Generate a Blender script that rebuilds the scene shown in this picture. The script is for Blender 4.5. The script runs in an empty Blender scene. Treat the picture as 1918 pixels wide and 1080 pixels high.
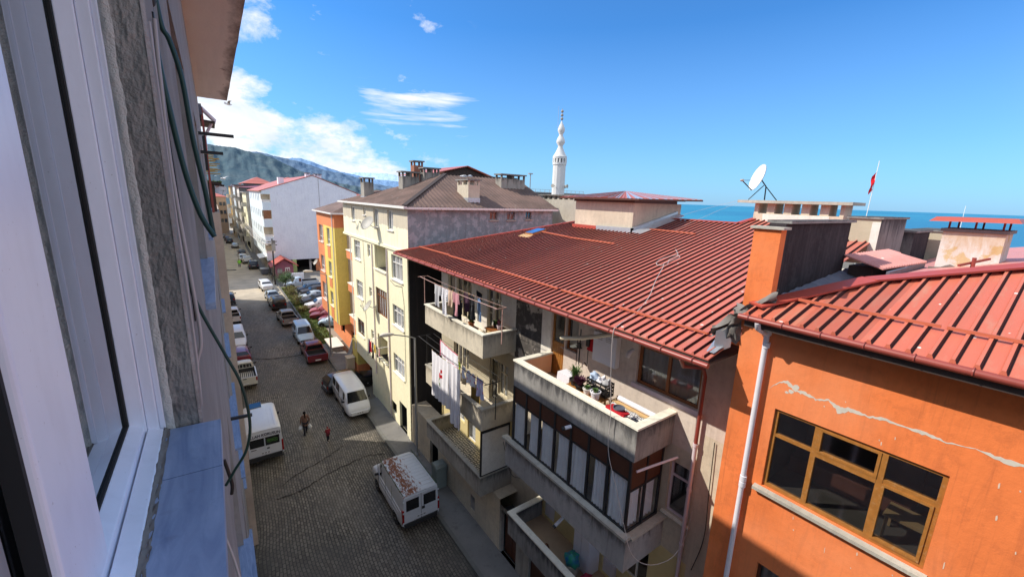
import bpy, bmesh, math, random
from mathutils import Vector, Matrix, noise
from math import radians, sin, cos, pi, tan, atan2, hypot
random.seed(7)
sc = bpy.context.scene
COL = sc.collection

# ------------------------------------------------------------------ helpers
class MB:
    """collects faces of one mesh object"""
    def __init__(s): s.v=[]; s.f=[]; s.m=[]
    def face(s, pts, m=0):
        n=len(s.v); s.v+= [tuple(p) for p in pts]; s.f.append(tuple(range(n,n+len(pts)))); s.m.append(m); return s
    def box(s,x0,x1,y0,y1,z0,z1,m=0):
        if x0>x1:x0,x1=x1,x0
        if y0>y1:y0,y1=y1,y0
        if z0>z1:z0,z1=z1,z0
        n=len(s.v)
        s.v+=[(x0,y0,z0),(x1,y0,z0),(x1,y1,z0),(x0,y1,z0),(x0,y0,z1),(x1,y0,z1),(x1,y1,z1),(x0,y1,z1)]
        for f in ((0,3,2,1),(4,5,6,7),(0,1,5,4),(1,2,6,5),(2,3,7,6),(3,0,4,7)):
            s.f.append(tuple(n+i for i in f)); s.m.append(m)
        return s
    def hexa(s,b,t,m=0):
        """b, t: lists of n bottom / top points"""
        n=len(s.v); k=len(b); s.v+=[tuple(p) for p in b]+[tuple(p) for p in t]
        s.f.append(tuple(n+i for i in reversed(range(k)))); s.m.append(m)
        s.f.append(tuple(n+k+i for i in range(k))); s.m.append(m)
        for i in range(k):
            j=(i+1)%k; s.f.append((n+i,n+j,n+k+j,n+k+i)); s.m.append(m)
        return s
    def bar(s,a,b,w,h=None,up=(0,0,1),m=0):
        a=Vector(a);b=Vector(b);h=h or w
        d=(b-a).normalized();u=Vector(up)
        if abs(d.dot(u))>.95:u=Vector((1,0,0))
        r=d.cross(u).normalized();u=r.cross(d)
        q=[r*(sx*w/2)+u*(sy*h/2) for sx,sy in((-1,-1),(1,-1),(1,1),(-1,1))]
        return s.hexa([a+k for k in q],[b+k for k in q],m)
    def tube(s,path,r,n=8,m=0,cap=True):
        P=[Vector(p) for p in path]; rr=r if isinstance(r,(list,tuple)) else [r]*len(P)
        base=len(s.v); ref=None
        for i,p in enumerate(P):
            t=(P[min(i+1,len(P)-1)]-P[max(i-1,0)]).normalized()
            if ref is None:
                ref=t.cross(Vector((0,0,1)));
                if ref.length<.05: ref=t.cross(Vector((1,0,0)))
            ref=(ref-t*ref.dot(t)).normalized(); b=t.cross(ref)
            for k in range(n):
                a=2*pi*k/n; s.v.append(tuple(p+ref*(cos(a)*rr[i])+b*(sin(a)*rr[i])))
        for i in range(len(P)-1):
            for k in range(n):
                k2=(k+1)%n
                s.f.append((base+i*n+k,base+i*n+k2,base+(i+1)*n+k2,base+(i+1)*n+k)); s.m.append(m)
        if cap:
            s.f.append(tuple(base+k for k in reversed(range(n)))); s.m.append(m)
            e=base+(len(P)-1)*n; s.f.append(tuple(e+k for k in range(n))); s.m.append(m)
        return s
    def lathe(s,prof,c=(0,0,0),n=20,axis='z',m=0):
        base=len(s.v); c=Vector(c)
        for r,h in prof:
            for k in range(n):
                a=2*pi*k/n; u,w=r*cos(a),r*sin(a)
                p={'z':(u,w,h),'x':(h,u,w),'y':(u,h,w)}[axis]
                s.v.append(tuple(c+Vector(p)))
        for i in range(len(prof)-1):
            for k in range(n):
                k2=(k+1)%n
                s.f.append((base+i*n+k,base+i*n+k2,base+(i+1)*n+k2,base+(i+1)*n+k)); s.m.append(m)
        s.f.append(tuple(base+k for k in reversed(range(n)))); s.m.append(m)
        e=base+(len(prof)-1)*n; s.f.append(tuple(e+k for k in range(n))); s.m.append(m)
        return s
    def grid(s,fn,nu,nv,m=0):
        base=len(s.v)
        for j in range(nv+1):
            for i in range(nu+1): s.v.append(tuple(fn(i/nu,j/nv)))
        for j in range(nv):
            for i in range(nu):
                a=base+j*(nu+1)+i; s.f.append((a,a+1,a+nu+2,a+nu+1)); s.m.append(m)
        return s
    def blob(s,c,r,n=8,jit=.15,m=0,seed=0):
        rx,ry,rz=(r,r,r) if not isinstance(r,(tuple,list)) else r
        c=Vector(c); base=len(s.v); rows=max(3,n//2)
        for j in range(rows+1):
            t=pi*j/rows
            for k in range(n):
                a=2*pi*k/n; d=Vector((sin(t)*cos(a),sin(t)*sin(a),cos(t)))
                q=1+jit*noise.noise(d*2.2+Vector((seed*3.1,seed*1.7,0)))*2
                s.v.append(tuple(c+Vector((d.x*rx*q,d.y*ry*q,d.z*rz*q))))
        for j in range(rows):
            for k in range(n):
                k2=(k+1)%n
                s.f.append((base+j*n+k,base+j*n+k2,base+(j+1)*n+k2,base+(j+1)*n+k)); s.m.append(m)
        return s

def obj(name, mb, mats, parent=None, local=False, smooth=None):
    me=bpy.data.meshes.new(name)
    v=mb.v
    if parent is not None and not local:
        L=parent['_o']; v=[(x-L[0],y-L[1],z-L[2]) for x,y,z in v]
    me.from_pydata(v,[],mb.f)
    if not isinstance(mats,(list,tuple)): mats=[mats]
    for m_ in mats: me.materials.append(m_)
    me.polygons.foreach_set('material_index',[min(i,len(mats)-1) for i in mb.m])
    bm=bmesh.new(); bm.from_mesh(me)
    bmesh.ops.remove_doubles(bm,verts=bm.verts,dist=1e-5)
    bmesh.ops.recalc_face_normals(bm,faces=bm.faces)
    if smooth:
        a=radians(smooth)
        for f in bm.faces: f.smooth=True
        for e in bm.edges:
            if len(e.link_faces)!=2 or e.calc_face_angle(0)>a: e.smooth=False
    bm.to_mesh(me); bm.free()
    o=bpy.data.objects.new(name,me); COL.objects.link(o)
    if parent is not None:
        o.parent=parent
        if '_o' in parent: o['_o']=list(parent['_o'])
    return o

def tag(o,label,cat,group=None):
    o['label']=label; o['category']=cat
    if group:o['group']=group
    return o
def thing(name,label,cat,loc=(0,0,0),rz=0,group=None):
    o=bpy.data.objects.new(name,None); COL.objects.link(o); o.empty_display_size=.3
    o.location=loc; o.rotation_euler=(0,0,rz); o['_o']=list(loc)
    return tag(o,label,cat,group)
def struct(o): o['kind']='structure'; return o
def single(name,mb,mats,label,cat,group=None,smooth=None):
    """one-mesh thing; origin at its own base centre"""
    xs=[p[0] for p in mb.v];ys=[p[1] for p in mb.v];zs=[p[2] for p in mb.v]
    L=((min(xs)+max(xs))/2,(min(ys)+max(ys))/2,min(zs))
    mb.v=[(x-L[0],y-L[1],z-L[2]) for x,y,z in mb.v]
    o=obj(name,mb,mats,smooth=smooth); o.location=L
    return tag(o,label,cat,group)

# ------------------------------------------------------------------ materials
MATS={}
def nmat(name):
    m=bpy.data.materials.new(name); m.use_nodes=True; nt=m.node_tree; nt.nodes.clear()
    out=nt.nodes.new('ShaderNodeOutputMaterial'); b=nt.nodes.new('ShaderNodeBsdfPrincipled')
    nt.links.new(b.outputs[0],out.inputs[0]); return m,nt,b,out
def N(nt,t,**k):
    n=nt.nodes.new(t)
    for a,v in k.items(): setattr(n,a,v)
    return n
def coords(nt,scale=(1,1,1),kind='Object',rot=(0,0,0)):
    tc=N(nt,'ShaderNodeTexCoord'); mp=N(nt,'ShaderNodeMapping')
    mp.inputs['Scale'].default_value=scale; mp.inputs['Rotation'].default_value=rot
    nt.links.new(tc.outputs[kind],mp.inputs[0]); return mp.outputs[0]
def tex(nt,co,scale,detail=4,rough=.55,dist=0):
    n=N(nt,'ShaderNodeTexNoise'); n.inputs['Scale'].default_value=scale; n.inputs['Detail'].default_value=detail
    n.inputs['Roughness'].default_value=rough; n.inputs['Distortion'].default_value=dist
    nt.links.new(co,n.inputs['Vector']); return n.outputs['Fac']
def ramp(nt,fac,stops):
    r=N(nt,'ShaderNodeValToRGB'); e=r.color_ramp.elements
    while len(e)<len(stops): e.new(.5)
    for i,(p,c) in enumerate(stops):
        e[i].position=p; e[i].color=(c,c,c,1) if isinstance(c,(int,float)) else (*c,1)
    nt.links.new(fac,r.inputs[0]); return r.outputs[0]
def mix(nt,fac,a,b,mode='MIX'):
    n=N(nt,'ShaderNodeMix',data_type='RGBA',blend_type=mode)
    for s_,v in ((0,fac),(6,a),(7,b)):
        if hasattr(v,'is_linked'): nt.links.new(v,n.inputs[s_])
        elif s_==0: n.inputs[0].default_value=v
        else: n.inputs[s_].default_value=(*v,1) if len(v)==3 else v
    return n.outputs[2]
def bumpn(nt,h,strength,dist,b):
    n=N(nt,'ShaderNodeBump'); n.inputs['Strength'].default_value=strength; n.inputs['Distance'].default_value=dist
    nt.links.new(h,n.inputs['Height']); nt.links.new(n.outputs[0],b.inputs['Normal'])
def plaster(name,base,var=.18,dirt=(.08,.07,.06),streak=.5,drip=0,fade=None,grain=.35,patch=None,patchfac=.0,rough=.9,bump=.35,bscale=25,big=.5,spec=.2):
    """painted / cement wall: blotches, vertical rain streaks, optional patches of other colour"""
    m,nt,b,out=nmat(name); co=coords(nt)
    c=mix(nt,ramp(nt,tex(nt,co,big,6),[(.3,0),(.7,1)]),tuple(x*(1-var) for x in base),tuple(min(1,x*(1+var)) for x in base))
    fine=tex(nt,co,6,5)
    c=mix(nt,ramp(nt,fine,[(.45,.0),(.85,.30)]),c,tuple(x*.65 for x in base))
    if patch:
        c=mix(nt,ramp(nt,tex(nt,co,.9,7,.62),[(.5-patchfac,1),(.53-patchfac,0)]),c,patch)
    if streak:
        s=tex(nt,coords(nt,(2.3,2.3,.30)),1.5,8,.68,.9); g_=ramp(nt,tex(nt,co,.8,5,.6),[(.35,.25),(.65,1)])
        s2=N(nt,'ShaderNodeMath',operation='MULTIPLY'); nt.links.new(ramp(nt,s,[(.47,0),(.80,streak)]),s2.inputs[0]); nt.links.new(g_,s2.inputs[1])
        c=mix(nt,s2.outputs[0],c,dirt)
    if streak:   # small blotches of dirt and worn spots
        c=mix(nt,ramp(nt,tex(nt,co,3.7,9,.74),[(.52,0),(.60,grain)]),c,tuple(.55*p+.45*q for p,q in zip(base,dirt)))
        c=mix(nt,ramp(nt,tex(nt,coords(nt,(9,9,.45)),1.3,5,.6),[(.58,0),(.70,streak*.55)]),c,tuple(.35*p+.65*q for p,q in zip(base,dirt)))
    if fade: c=mix(nt,ramp(nt,tex(nt,co,.35,5,.6),[(.42,0),(.66,.75)]),c,fade)
    if drip:     # rain marks that run down from the coping and splash marks at the foot
        tcg=N(nt,'ShaderNodeTexCoord'); sg=N(nt,'ShaderNodeSeparateXYZ'); nt.links.new(tcg.outputs['Generated'],sg.inputs[0])
        dn=tex(nt,coords(nt,(1.9,1.9,.42)),1.7,9,.72,1.3)
        a1=N(nt,'ShaderNodeMath',operation='MULTIPLY_ADD'); nt.links.new(dn,a1.inputs[0]); a1.inputs[1].default_value=1.5; nt.links.new(sg.outputs[2],a1.inputs[2])
        c=mix(nt,ramp(nt,a1.outputs[0],[(1.30,0),(1.62,drip)]) if False else mix_dr(nt,a1.outputs[0],drip),c,dirt)
    nt.links.new(c,b.inputs['Base Color']); b.inputs['Roughness'].default_value=rough; b.inputs['Specular IOR Level'].default_value=spec
    bumpn(nt,tex(nt,co,bscale,5,.7),bump,.02,b)
    MATS[name]=m; return m
def mix_dr(nt,v,drip):
    m_=N(nt,'ShaderNodeMapRange'); m_.interpolation_type='SMOOTHSTEP'; nt.links.new(v,m_.inputs[0])
    for k_,x_ in (('From Min',1.28),('From Max',1.78),('To Min',0),('To Max',drip)): m_.inputs[k_].default_value=x_
    return m_.outputs[0]
def plain(name,base,rough=.5,metal=0,var=.12,scale=4,coat=0,spec=.5,bump=0,bscale=30,dirt=None,dirtfac=.3):
    m,nt,b,out=nmat(name); co=coords(nt)
    c=mix(nt,tex(nt,co,scale,5),tuple(x*(1-var) for x in base),tuple(min(1,x*(1+var)) for x in base))
    if dirt: c=mix(nt,ramp(nt,tex(nt,co,scale*1.7,6,.65),[(.55,0),(.75,dirtfac)]),c,dirt)
    nt.links.new(c,b.inputs['Base Color']); b.inputs['Roughness'].default_value=rough; b.inputs['Metallic'].default_value=metal
    b.inputs['Specular IOR Level'].default_value=spec; b.inputs['Coat Weight'].default_value=coat; b.inputs['Coat Roughness'].default_value=.06
    if bump: bumpn(nt,tex(nt,co,bscale,4),bump,.01,b)
    MATS[name]=m; return m
def glassmat(name,tint=(.55,.6,.62),gl=.06,refl=.12):
    m,nt,b,out=nmat(name); nt.nodes.remove(b)
    t=N(nt,'ShaderNodeBsdfTransparent'); t.inputs[0].default_value=(*tint,1)
    g=N(nt,'ShaderNodeBsdfGlossy'); g.inputs['Roughness'].default_value=gl; g.inputs[0].default_value=(.9,.95,1,1)
    ge=N(nt,'ShaderNodeNewGeometry'); dt=N(nt,'ShaderNodeVectorMath',operation='DOT_PRODUCT'); nt.links.new(ge.outputs['Normal'],dt.inputs[0]); nt.links.new(ge.outputs['Incoming'],dt.inputs[1])
    ab=N(nt,'ShaderNodeMath',operation='ABSOLUTE'); nt.links.new(dt.outputs['Value'],ab.inputs[0]); om=N(nt,'ShaderNodeMath',operation='SUBTRACT'); om.inputs[0].default_value=1; nt.links.new(ab.outputs[0],om.inputs[1])
    pw=N(nt,'ShaderNodeMath',operation='POWER'); nt.links.new(om.outputs[0],pw.inputs[0]); pw.inputs[1].default_value=4.5
    f=N(nt,'ShaderNodeMath',operation='MULTIPLY_ADD'); nt.links.new(pw.outputs[0],f.inputs[0]); f.inputs[1].default_value=.92; f.inputs[2].default_value=.05
    a=N(nt,'ShaderNodeMath',operation='ADD',use_clamp=True); nt.links.new(f.outputs[0],a.inputs[0]); a.inputs[1].default_value=refl
    x=N(nt,'ShaderNodeMixShader'); nt.links.new(a.outputs[0],x.inputs[0]); nt.links.new(t.outputs[0],x.inputs[1]); nt.links.new(g.outputs[0],x.inputs[2])
    nt.links.new(x.outputs[0],out.inputs[0]); MATS[name]=m; return m
def roofmetal(name,base,var=.12,rough=.45,dirt=(.2,.16,.13),droppings=True):
    m,nt,b,out=nmat(name); co=coords(nt)
    c=mix(nt,tex(nt,co,.5,6,.6),tuple(x*(1-var) for x in base),tuple(x*(1+var) for x in base))
    c=mix(nt,ramp(nt,tex(nt,coords(nt,(1,3.,1)),1.3,7,.65),[(.52,0),(.72,.55)]),c,dirt)
    if droppings:
        v=N(nt,'ShaderNodeTexVoronoi'); v.inputs['Scale'].default_value=2.3; v.inputs['Randomness'].default_value=1
        nt.links.new(co,v.inputs['Vector'])
        nz=tex(nt,co,14,3)
        a=N(nt,'ShaderNodeMath',operation='MULTIPLY'); nt.links.new(nz,a.inputs[0]); a.inputs[1].default_value=.13
        s=N(nt,'ShaderNodeMath',operation='SUBTRACT'); nt.links.new(v.outputs['Distance'],s.inputs[0]); nt.links.new(a.outputs[0],s.inputs[1])
        k=ramp(nt,s.outputs[0],[(.005,1),(.02,0)])
        c=mix(nt,k,c,(.75,.68,.62))
    nt.links.new(c,b.inputs['Base Color']); b.inputs['Roughness'].default_value=rough; b.inputs['Specular IOR Level'].default_value=.4
    # every sheet has its own tone; pans are slightly buckled
    q=N(nt,'ShaderNodeSeparateXYZ'); nt.links.new(co,q.inputs[0]); fl=N(nt,'ShaderNodeMath',operation='FLOOR'); dv=N(nt,'ShaderNodeMath',operation='DIVIDE'); nt.links.new(q.outputs[1],dv.inputs[0]); dv.inputs[1].default_value=.98; nt.links.new(dv.outputs[0],fl.inputs[0])
    wn_=N(nt,'ShaderNodeTexWhiteNoise',noise_dimensions='1D'); nt.links.new(fl.outputs[0],wn_.inputs['W'])
    c=mix(nt,1.0,c,mix(nt,wn_.outputs['Value'],(.82,.80,.80),(1.08,1.05,1.04)),'MULTIPLY')
    nt.links.new(c,b.inputs['Base Color'])
    bumpn(nt,tex(nt,coords(nt,(.7,4,1)),2,4),.25,.03,b)
    MATS[name]=m; return m

# walls
plaster('orange_paint',(.84,.225,.068),var=.10,dirt=(.34,.09,.04),streak=.75,bump=.35,big=.6,bscale=9,fade=(.88,.30,.13),grain=.45)
plaster('cement',(.42,.39,.34),var=.25,dirt=(.06,.058,.055),streak=.7,drip=.75)
plaster('cement_pale',(.70,.63,.50),var=.14,dirt=(.14,.12,.10),streak=.5,drip=.6)
plaster('cement_dark',(.30,.29,.275),var=.3,dirt=(.045,.045,.05),streak=.8,drip=.85)
plaster('cement_warm',(.66,.58,.45),var=.14,dirt=(.20,.17,.14),streak=.45)
plaster('pink_plaster',(.70,.61,.53),var=.12,dirt=(.18,.13,.11),streak=.35)
plaster('white_plaster',(.85,.80,.72),var=.1,dirt=(.3,.27,.22),streak=.3)
plaster('stained_wall',(.58,.52,.45),var=.2,dirt=(.05,.045,.04),streak=.95,patch=(.10,.09,.085),patchfac=-.02)
plaster('cream_paint',(.98,.92,.66),var=.05,dirt=(.55,.50,.36),streak=.25,bump=.2)
plaster('cream_raw',(.55,.49,.36),var=.15,dirt=(.3,.26,.2),streak=.3)
plaster('ivory_trim',(.92,.87,.74),var=.12,dirt=(.28,.25,.2),streak=.5,bump=.2)
plaster('tar_wall',(.05,.048,.05),var=.3,dirt=(.05,.05,.055),streak=.3,rough=.75)
plaster('yellow_paint',(.86,.70,.20),var=.06,dirt=(.4,.3,.08),streak=.25,bump=.15)
plaster('salmon_paint',(.80,.30,.14),var=.1,dirt=(.35,.13,.07),streak=.25,bump=.15)
plaster('beige_paint',(.66,.55,.42),var=.1,dirt=(.3,.25,.2),streak=.35)
plaster('white_wall',(.84,.87,.98),var=.06,dirt=(.42,.43,.48),streak=.4,bump=.1)
plaster('blue_white',(.78,.88,.95),var=.06,dirt=(.4,.42,.45),streak=.2)
plaster('grey_render',(.44,.42,.40),var=.2,dirt=(.10,.095,.09),streak=.6,drip=.8)
plaster('ochre_paint',(.75,.55,.25),var=.1,dirt=(.35,.27,.15),streak=.3)
plaster('concrete_light',(.50,.47,.40),var=.2,dirt=(.15,.13,.11),streak=.6)
plaster('black_mould_shade',(.035,.03,.034),var=.4,dirt=(.13,.11,.115),streak=.6)
plaster('rusty_white',(.72,.70,.66),var=.1,dirt=(.50,.27,.08),streak=.75,patch=(.60,.47,.27),patchfac=.10,drip=.5)
plaster('wall_reveal',(.40,.385,.36),var=.35,dirt=(.06,.06,.055),streak=.5,bump=.6,bscale=60,patch=(.19,.18,.165),patchfac=.02,big=4)
plaster('near_wall',(.42,.41,.385),var=.15,dirt=(.18,.16,.15),streak=.4,bump=.9,bscale=120,big=2)
plaster('slab_paint',(.62,.46,.34),var=.15,dirt=(.13,.10,.08),streak=0,patch=(.22,.17,.13),patchfac=.1)
plaster('purple_wall',(.35,.13,.19),var=.1,streak=.2)
plaster('tan_wall',(.66,.53,.42),var=.15,dirt=(.3,.22,.16),streak=.3)
# metals, roofs, woods
roofmetal('red_roof',(.56,.165,.12),dirt=(.45,.29,.22))
roofmetal('red_roof_near',(.57,.16,.098),dirt=(.48,.28,.19))
roofmetal('pale_roof',(.72,.34,.30),dirt=(.5,.25,.2))
plain('rib_shade_lap',(.045,.008,.007),.8,var=.3,scale=8)  # dark red painted as shade beside roof ribs, also used for sheet laps
plain('red_trim',(.44,.075,.05),.45,var=.15,dirt=(.3,.08,.05))
plain('rail_orange',(.55,.15,.08),.45,var=.1)
plain('gutter_brown',(.30,.06,.045),.4,var=.2)
plain('tin',(.62,.66,.70),.35,.6,var=.2,dirt=(.2,.2,.2))
plain('lead_flash',(.13,.14,.18),.6,.2,var=.3,bump=.5,bscale=6)
plain('mortar',(.20,.185,.17),.9,var=.35,bump=.8,bscale=14)
plain('white_pvc',(.80,.79,.84),.35,var=.04,dirt=(.55,.53,.52),dirtfac=.25)
plain('white_paint',(.82,.80,.76),.5,var=.06,dirt=(.5,.45,.38))
plain('pipe_pink',(.72,.62,.66),.5,var=.08,dirt=(.4,.3,.3))
plain('wood_brown',(.28,.10,.03),.45,var=.3,scale=9)
plain('wood_honey',(.37,.155,.035),.4,var=.35,scale=9,dirt=(.75,.6,.4),dirtfac=.25)
plain('wood_dark',(.10,.035,.018),.5,var=.3,scale=9)
plain('wood_panel',(.085,.028,.013),.6,var=.3,scale=8)
plain('wood_pale',(.62,.42,.2),.7,var=.2)
plain('black_metal',(.02,.02,.022),.5,var=.2)
plain('dark_hole',(.012,.012,.014),.9,var=.1)
plain('room_dark',(.16,.145,.125),.9,var=.3)
plain('rail_pink',(.55,.33,.28),.5,var=.15)
plain('lamp_metal',(.42,.43,.44),.5,.5,var=.15)
plain('lamp_head',(.85,.78,.66),.4)
plain('dish_grey',(.42,.40,.35),.55,var=.1,dirt=(.35,.3,.25))
plain('dish_white',(.85,.85,.84),.45,var=.03)
plain('ivory_frame',(.76,.68,.50),.5,var=.08)
plain('beige_wall_in',(.72,.60,.30),.8,var=.08)
plain('curtain',(.92,.92,.92),.9,var=.08,spec=.1)
plain('curtain_blue',(.80,.86,.95),.9,var=.15,spec=.1,scale=2)
plain('curtain_dark',(.30,.27,.25),.9,var=.2,spec=.1,scale=6)
plain('marble_blue',(.38,.50,.72),.35,var=.18,scale=3,dirt=(.28,.36,.55),dirtfac=.6)
plain('terracotta',(.50,.18,.07),.8,var=.15)
plain('soil',(.06,.04,.03),.9)
plain('leaf_green',(.08,.16,.035),.6,var=.5,scale=12)
plain('leaf_dark',(.035,.07,.02),.6,var=.5,scale=8)
plain('leaf_purple',(.10,.02,.05),.6,var=.4,scale=12)
plain('bark',(.09,.06,.04),.9,var=.3)
plain('rubber',(.018,.018,.018),.8)
plain('concrete_kerb',(.16,.16,.15),.9,var=.25,bump=.4)
plain('cable_green',(.008,.045,.036),.45)
plain('cable_grey',(.45,.42,.42),.55)
plain('cable_white',(.60,.55,.52),.5)
plain('cable_black',(.015,.015,.015),.5)
plain('thatch',(.42,.30,.10),.9,var=.4,scale=18)
plain('timber_dark',(.05,.035,.03),.8,var=.3)
plain('stone_slab',(.62,.60,.56),.8,var=.15)
glassmat('glass_clear',(.97,.97,.97),refl=-.02); glassmat('glass',(.86,.88,.9),refl=.06); glassmat('glass_dark',(.42,.43,.44),refl=.12); glassmat('glass_sash',(.38,.40,.42),gl=.01,refl=.20)
M=MATS
def fabric(name,c,**k): return plain(name,c,.9,spec=.15,**k)
# ------------------------------------------------------------------ camera
cam=bpy.data.cameras.new('camera'); cam.sensor_width=36; cam.lens=36*770/1918; cam.clip_start=.02; cam.clip_end=80000
co_=bpy.data.objects.new('camera',cam); COL.objects.link(co_); sc.camera=co_
yaw,pit,rol=map(radians,(35.856,12.321,1.905))
fw=Vector((sin(yaw)*cos(pit),cos(yaw)*cos(pit),-sin(pit))); r0=Vector((cos(yaw),-sin(yaw),0)); u0=r0.cross(fw)
R_=r0*cos(rol)+u0*sin(rol); U_=-r0*sin(rol)+u0*cos(rol)
mw=Matrix.Identity(4)
for i in range(3): mw[i][0]=R_[i]; mw[i][1]=U_[i]; mw[i][2]=-fw[i]
mw[2][3]=16.0; co_.matrix_world=mw
sc.view_settings.view_transform='Standard'; sc.view_settings.look='None'; sc.view_settings.exposure=0
sc.cycles.use_adaptive_sampling=True
sc.cycles.max_bounces=8; sc.cycles.transparent_max_bounces=16; sc.cycles.caustics_reflective=False; sc.cycles.caustics_refractive=False
# ------------------------------------------------------------------ light
SUN=Vector((-1,.8,1.2)).normalized()
sun=bpy.data.lights.new('sun','SUN'); sun.energy=5.0; sun.angle=radians(.53); sun.color=(1,.92,.80)
so=bpy.data.objects.new('sun',sun); COL.objects.link(so); so.rotation_euler=SUN.to_track_quat('Z','Y').to_euler()
w=bpy.data.worlds.new('World'); sc.world=w; w.use_nodes=True; nt=w.node_tree; nt.nodes.clear()
out=N(nt,'ShaderNodeOutputWorld'); bg=N(nt,'ShaderNodeBackground'); nt.links.new(bg.outputs[0],out.inputs[0])
sky=N(nt,'ShaderNodeTexSky'); sky.sky_type='NISHITA'; sky.sun_disc=False
sky.sun_elevation=math.asin(SUN.z); sky.sun_rotation=atan2(SUN.x,SUN.y)
sky.altitude=0; sky.air_density=1.0; sky.dust_density=.6; sky.ozone_density=2.5
tc=N(nt,'ShaderNodeTexCoord'); sep=N(nt,'ShaderNodeSeparateXYZ'); nt.links.new(tc.outputs['Generated'],sep.inputs[0])
def mth(op,a,b=None,clamp=False):
    n=N(nt,'ShaderNodeMath',operation=op,use_clamp=clamp)
    for i,v in enumerate((a,b)):
        if v is None: continue
        if hasattr(v,'is_linked'): nt.links.new(v,n.inputs[i])
        else: n.inputs[i].default_value=v
    return n.outputs[0]
azm=mth('MULTIPLY',mth('ARCTAN2',sep.outputs[0],sep.outputs[1]),57.2958)
elv=mth('MULTIPLY',mth('ARCSINE',sep.outputs[2]),57.2958)
def win(v,a,b,c,d):   # trapezoid window
    m1=N(nt,'ShaderNodeMapRange'); m1.interpolation_type='SMOOTHSTEP'; m2=N(nt,'ShaderNodeMapRange'); m2.interpolation_type='SMOOTHSTEP'
    for m_,p,q in((m1,a,b),(m2,d,c)):
        m_.inputs['From Min'].default_value=p; m_.inputs['From Max'].default_value=q; nt.links.new(v,m_.inputs[0])
    return mth('MULTIPLY',m1.outputs[0],m2.outputs[0])
cx=N(nt,'ShaderNodeCombineXYZ'); nt.links.new(azm,cx.inputs[0]); nt.links.new(elv,cx.inputs[1])
def cn(sx,sy,scale,detail,rough,off,rot=0,dist=.3):
    mp=N(nt,'ShaderNodeMapping'); mp.inputs['Scale'].default_value=(sx,sy,1); mp.inputs['Location'].default_value=(off,off*.7,off); mp.inputs['Rotation'].default_value=(0,0,rot)
    nt.links.new(cx.outputs[0],mp.inputs[0]); return tex(nt,mp.outputs[0],scale,detail,rough,dist)
# cumulus bank low on the left, thin streaks to its right, a few puffs higher up
bank=win(azm,-40,-5,14,31); top_=mth('SUBTRACT',13.5,mth('MULTIPLY',mth('MAXIMUM',azm,0),.34))
m1=N(nt,'ShaderNodeMapRange'); m1.interpolation_type='SMOOTHSTEP'; nt.links.new(mth('SUBTRACT',top_,elv),m1.inputs[0]); m1.inputs['From Min'].default_value=-3; m1.inputs['From Max'].default_value=5
n1=cn(.15,.27,1,9,.62,3.1,0,0)
cum=mth('MULTIPLY',bank,m1.outputs[0])
cum=mth('ADD',mth('MULTIPLY',cum,.54),mth('MULTIPLY',mth('SUBTRACT',n1,.5),1.9))
cum=mth('MULTIPLY',ramp(nt,cum,[(.18,0),(.50,1)]),ramp(nt,bank,[(0,0),(.25,1)]))
n2=cn(.055,.55,1,7,.6,11.3,-.12)
st=mth('MULTIPLY',win(azm,12,18,26,36),win(elv,5.5,9,12,15))
st0=st; st=ramp(nt,mth('ADD',mth('MULTIPLY',st,.45),mth('MULTIPLY',mth('SUBTRACT',n2,.5),1.7)),[(.26,0),(.55,.95)]); st=mth('MULTIPLY',st,ramp(nt,st0,[(0,0),(.3,1)]))
n3=cn(.16,.22,1,8,.65,7.7)
pf=mth('MULTIPLY',win(azm,-20,2,6,10),win(elv,14,17,24,34))
pf0=pf; pf=ramp(nt,mth('ADD',mth('MULTIPLY',pf,.36),mth('MULTIPLY',mth('SUBTRACT',n3,.5),1.8)),[(.26,0),(.6,.9)]); pf=mth('MULTIPLY',pf,ramp(nt,pf0,[(0,0),(.3,1)]))
cl=mth('MAXIMUM',mth('MAXIMUM',cum,st),pf)
# unseen broken cloud added behind the viewer and round the sun as neutral fill
bk=N(nt,'ShaderNodeMapRange'); bk.interpolation_type='SMOOTHSTEP'; bk.inputs['From Min'].default_value=25; bk.inputs['From Max'].default_value=75; nt.links.new(mth('ABSOLUTE',mth('SUBTRACT',azm,36)),bk.inputs[0])
hi=N(nt,'ShaderNodeMapRange'); hi.interpolation_type='SMOOTHSTEP'; hi.inputs['From Min'].default_value=36; hi.inputs['From Max'].default_value=60; nt.links.new(elv,hi.inputs[0])
bkm=mth('MAXIMUM',mth('MULTIPLY',bk.outputs[0],win(mth('ABSOLUTE',mth('SUBTRACT',azm,36)),45,75,400,500)),hi.outputs[0])
gn=N(nt,'ShaderNodeTexNoise'); gn.inputs['Scale'].default_value=2.4; gn.inputs['Detail'].default_value=7; nt.links.new(tc.outputs['Generated'],gn.inputs['Vector'])
bcl=mth('MULTIPLY',bkm,ramp(nt,gn.outputs['Fac'],[(.36,0),(.58,.9)]))
cl=mth('MAXIMUM',cl,bcl)
lowhaze=ramp(nt,mth('DIVIDE',elv,20),[(0,.55),(.35,.30),(1,0.04)])
skyc=mix(nt,1.0,sky.outputs[0],(.40,1.14,1.86),'MULTIPLY')
skyc=mix(nt,lowhaze,skyc,(4.6,7.0,10.5))
shade=mix(nt,ramp(nt,cn(.14,.3,1,6,.6,21.),[(.35,0),(.65,1)]),(7.6,8.6,10.2),(11,10.9,10.7))
skyc=mix(nt,cl,skyc,shade)
nt.links.new(skyc,bg.inputs[0]); bg.inputs[1].default_value=.108
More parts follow.
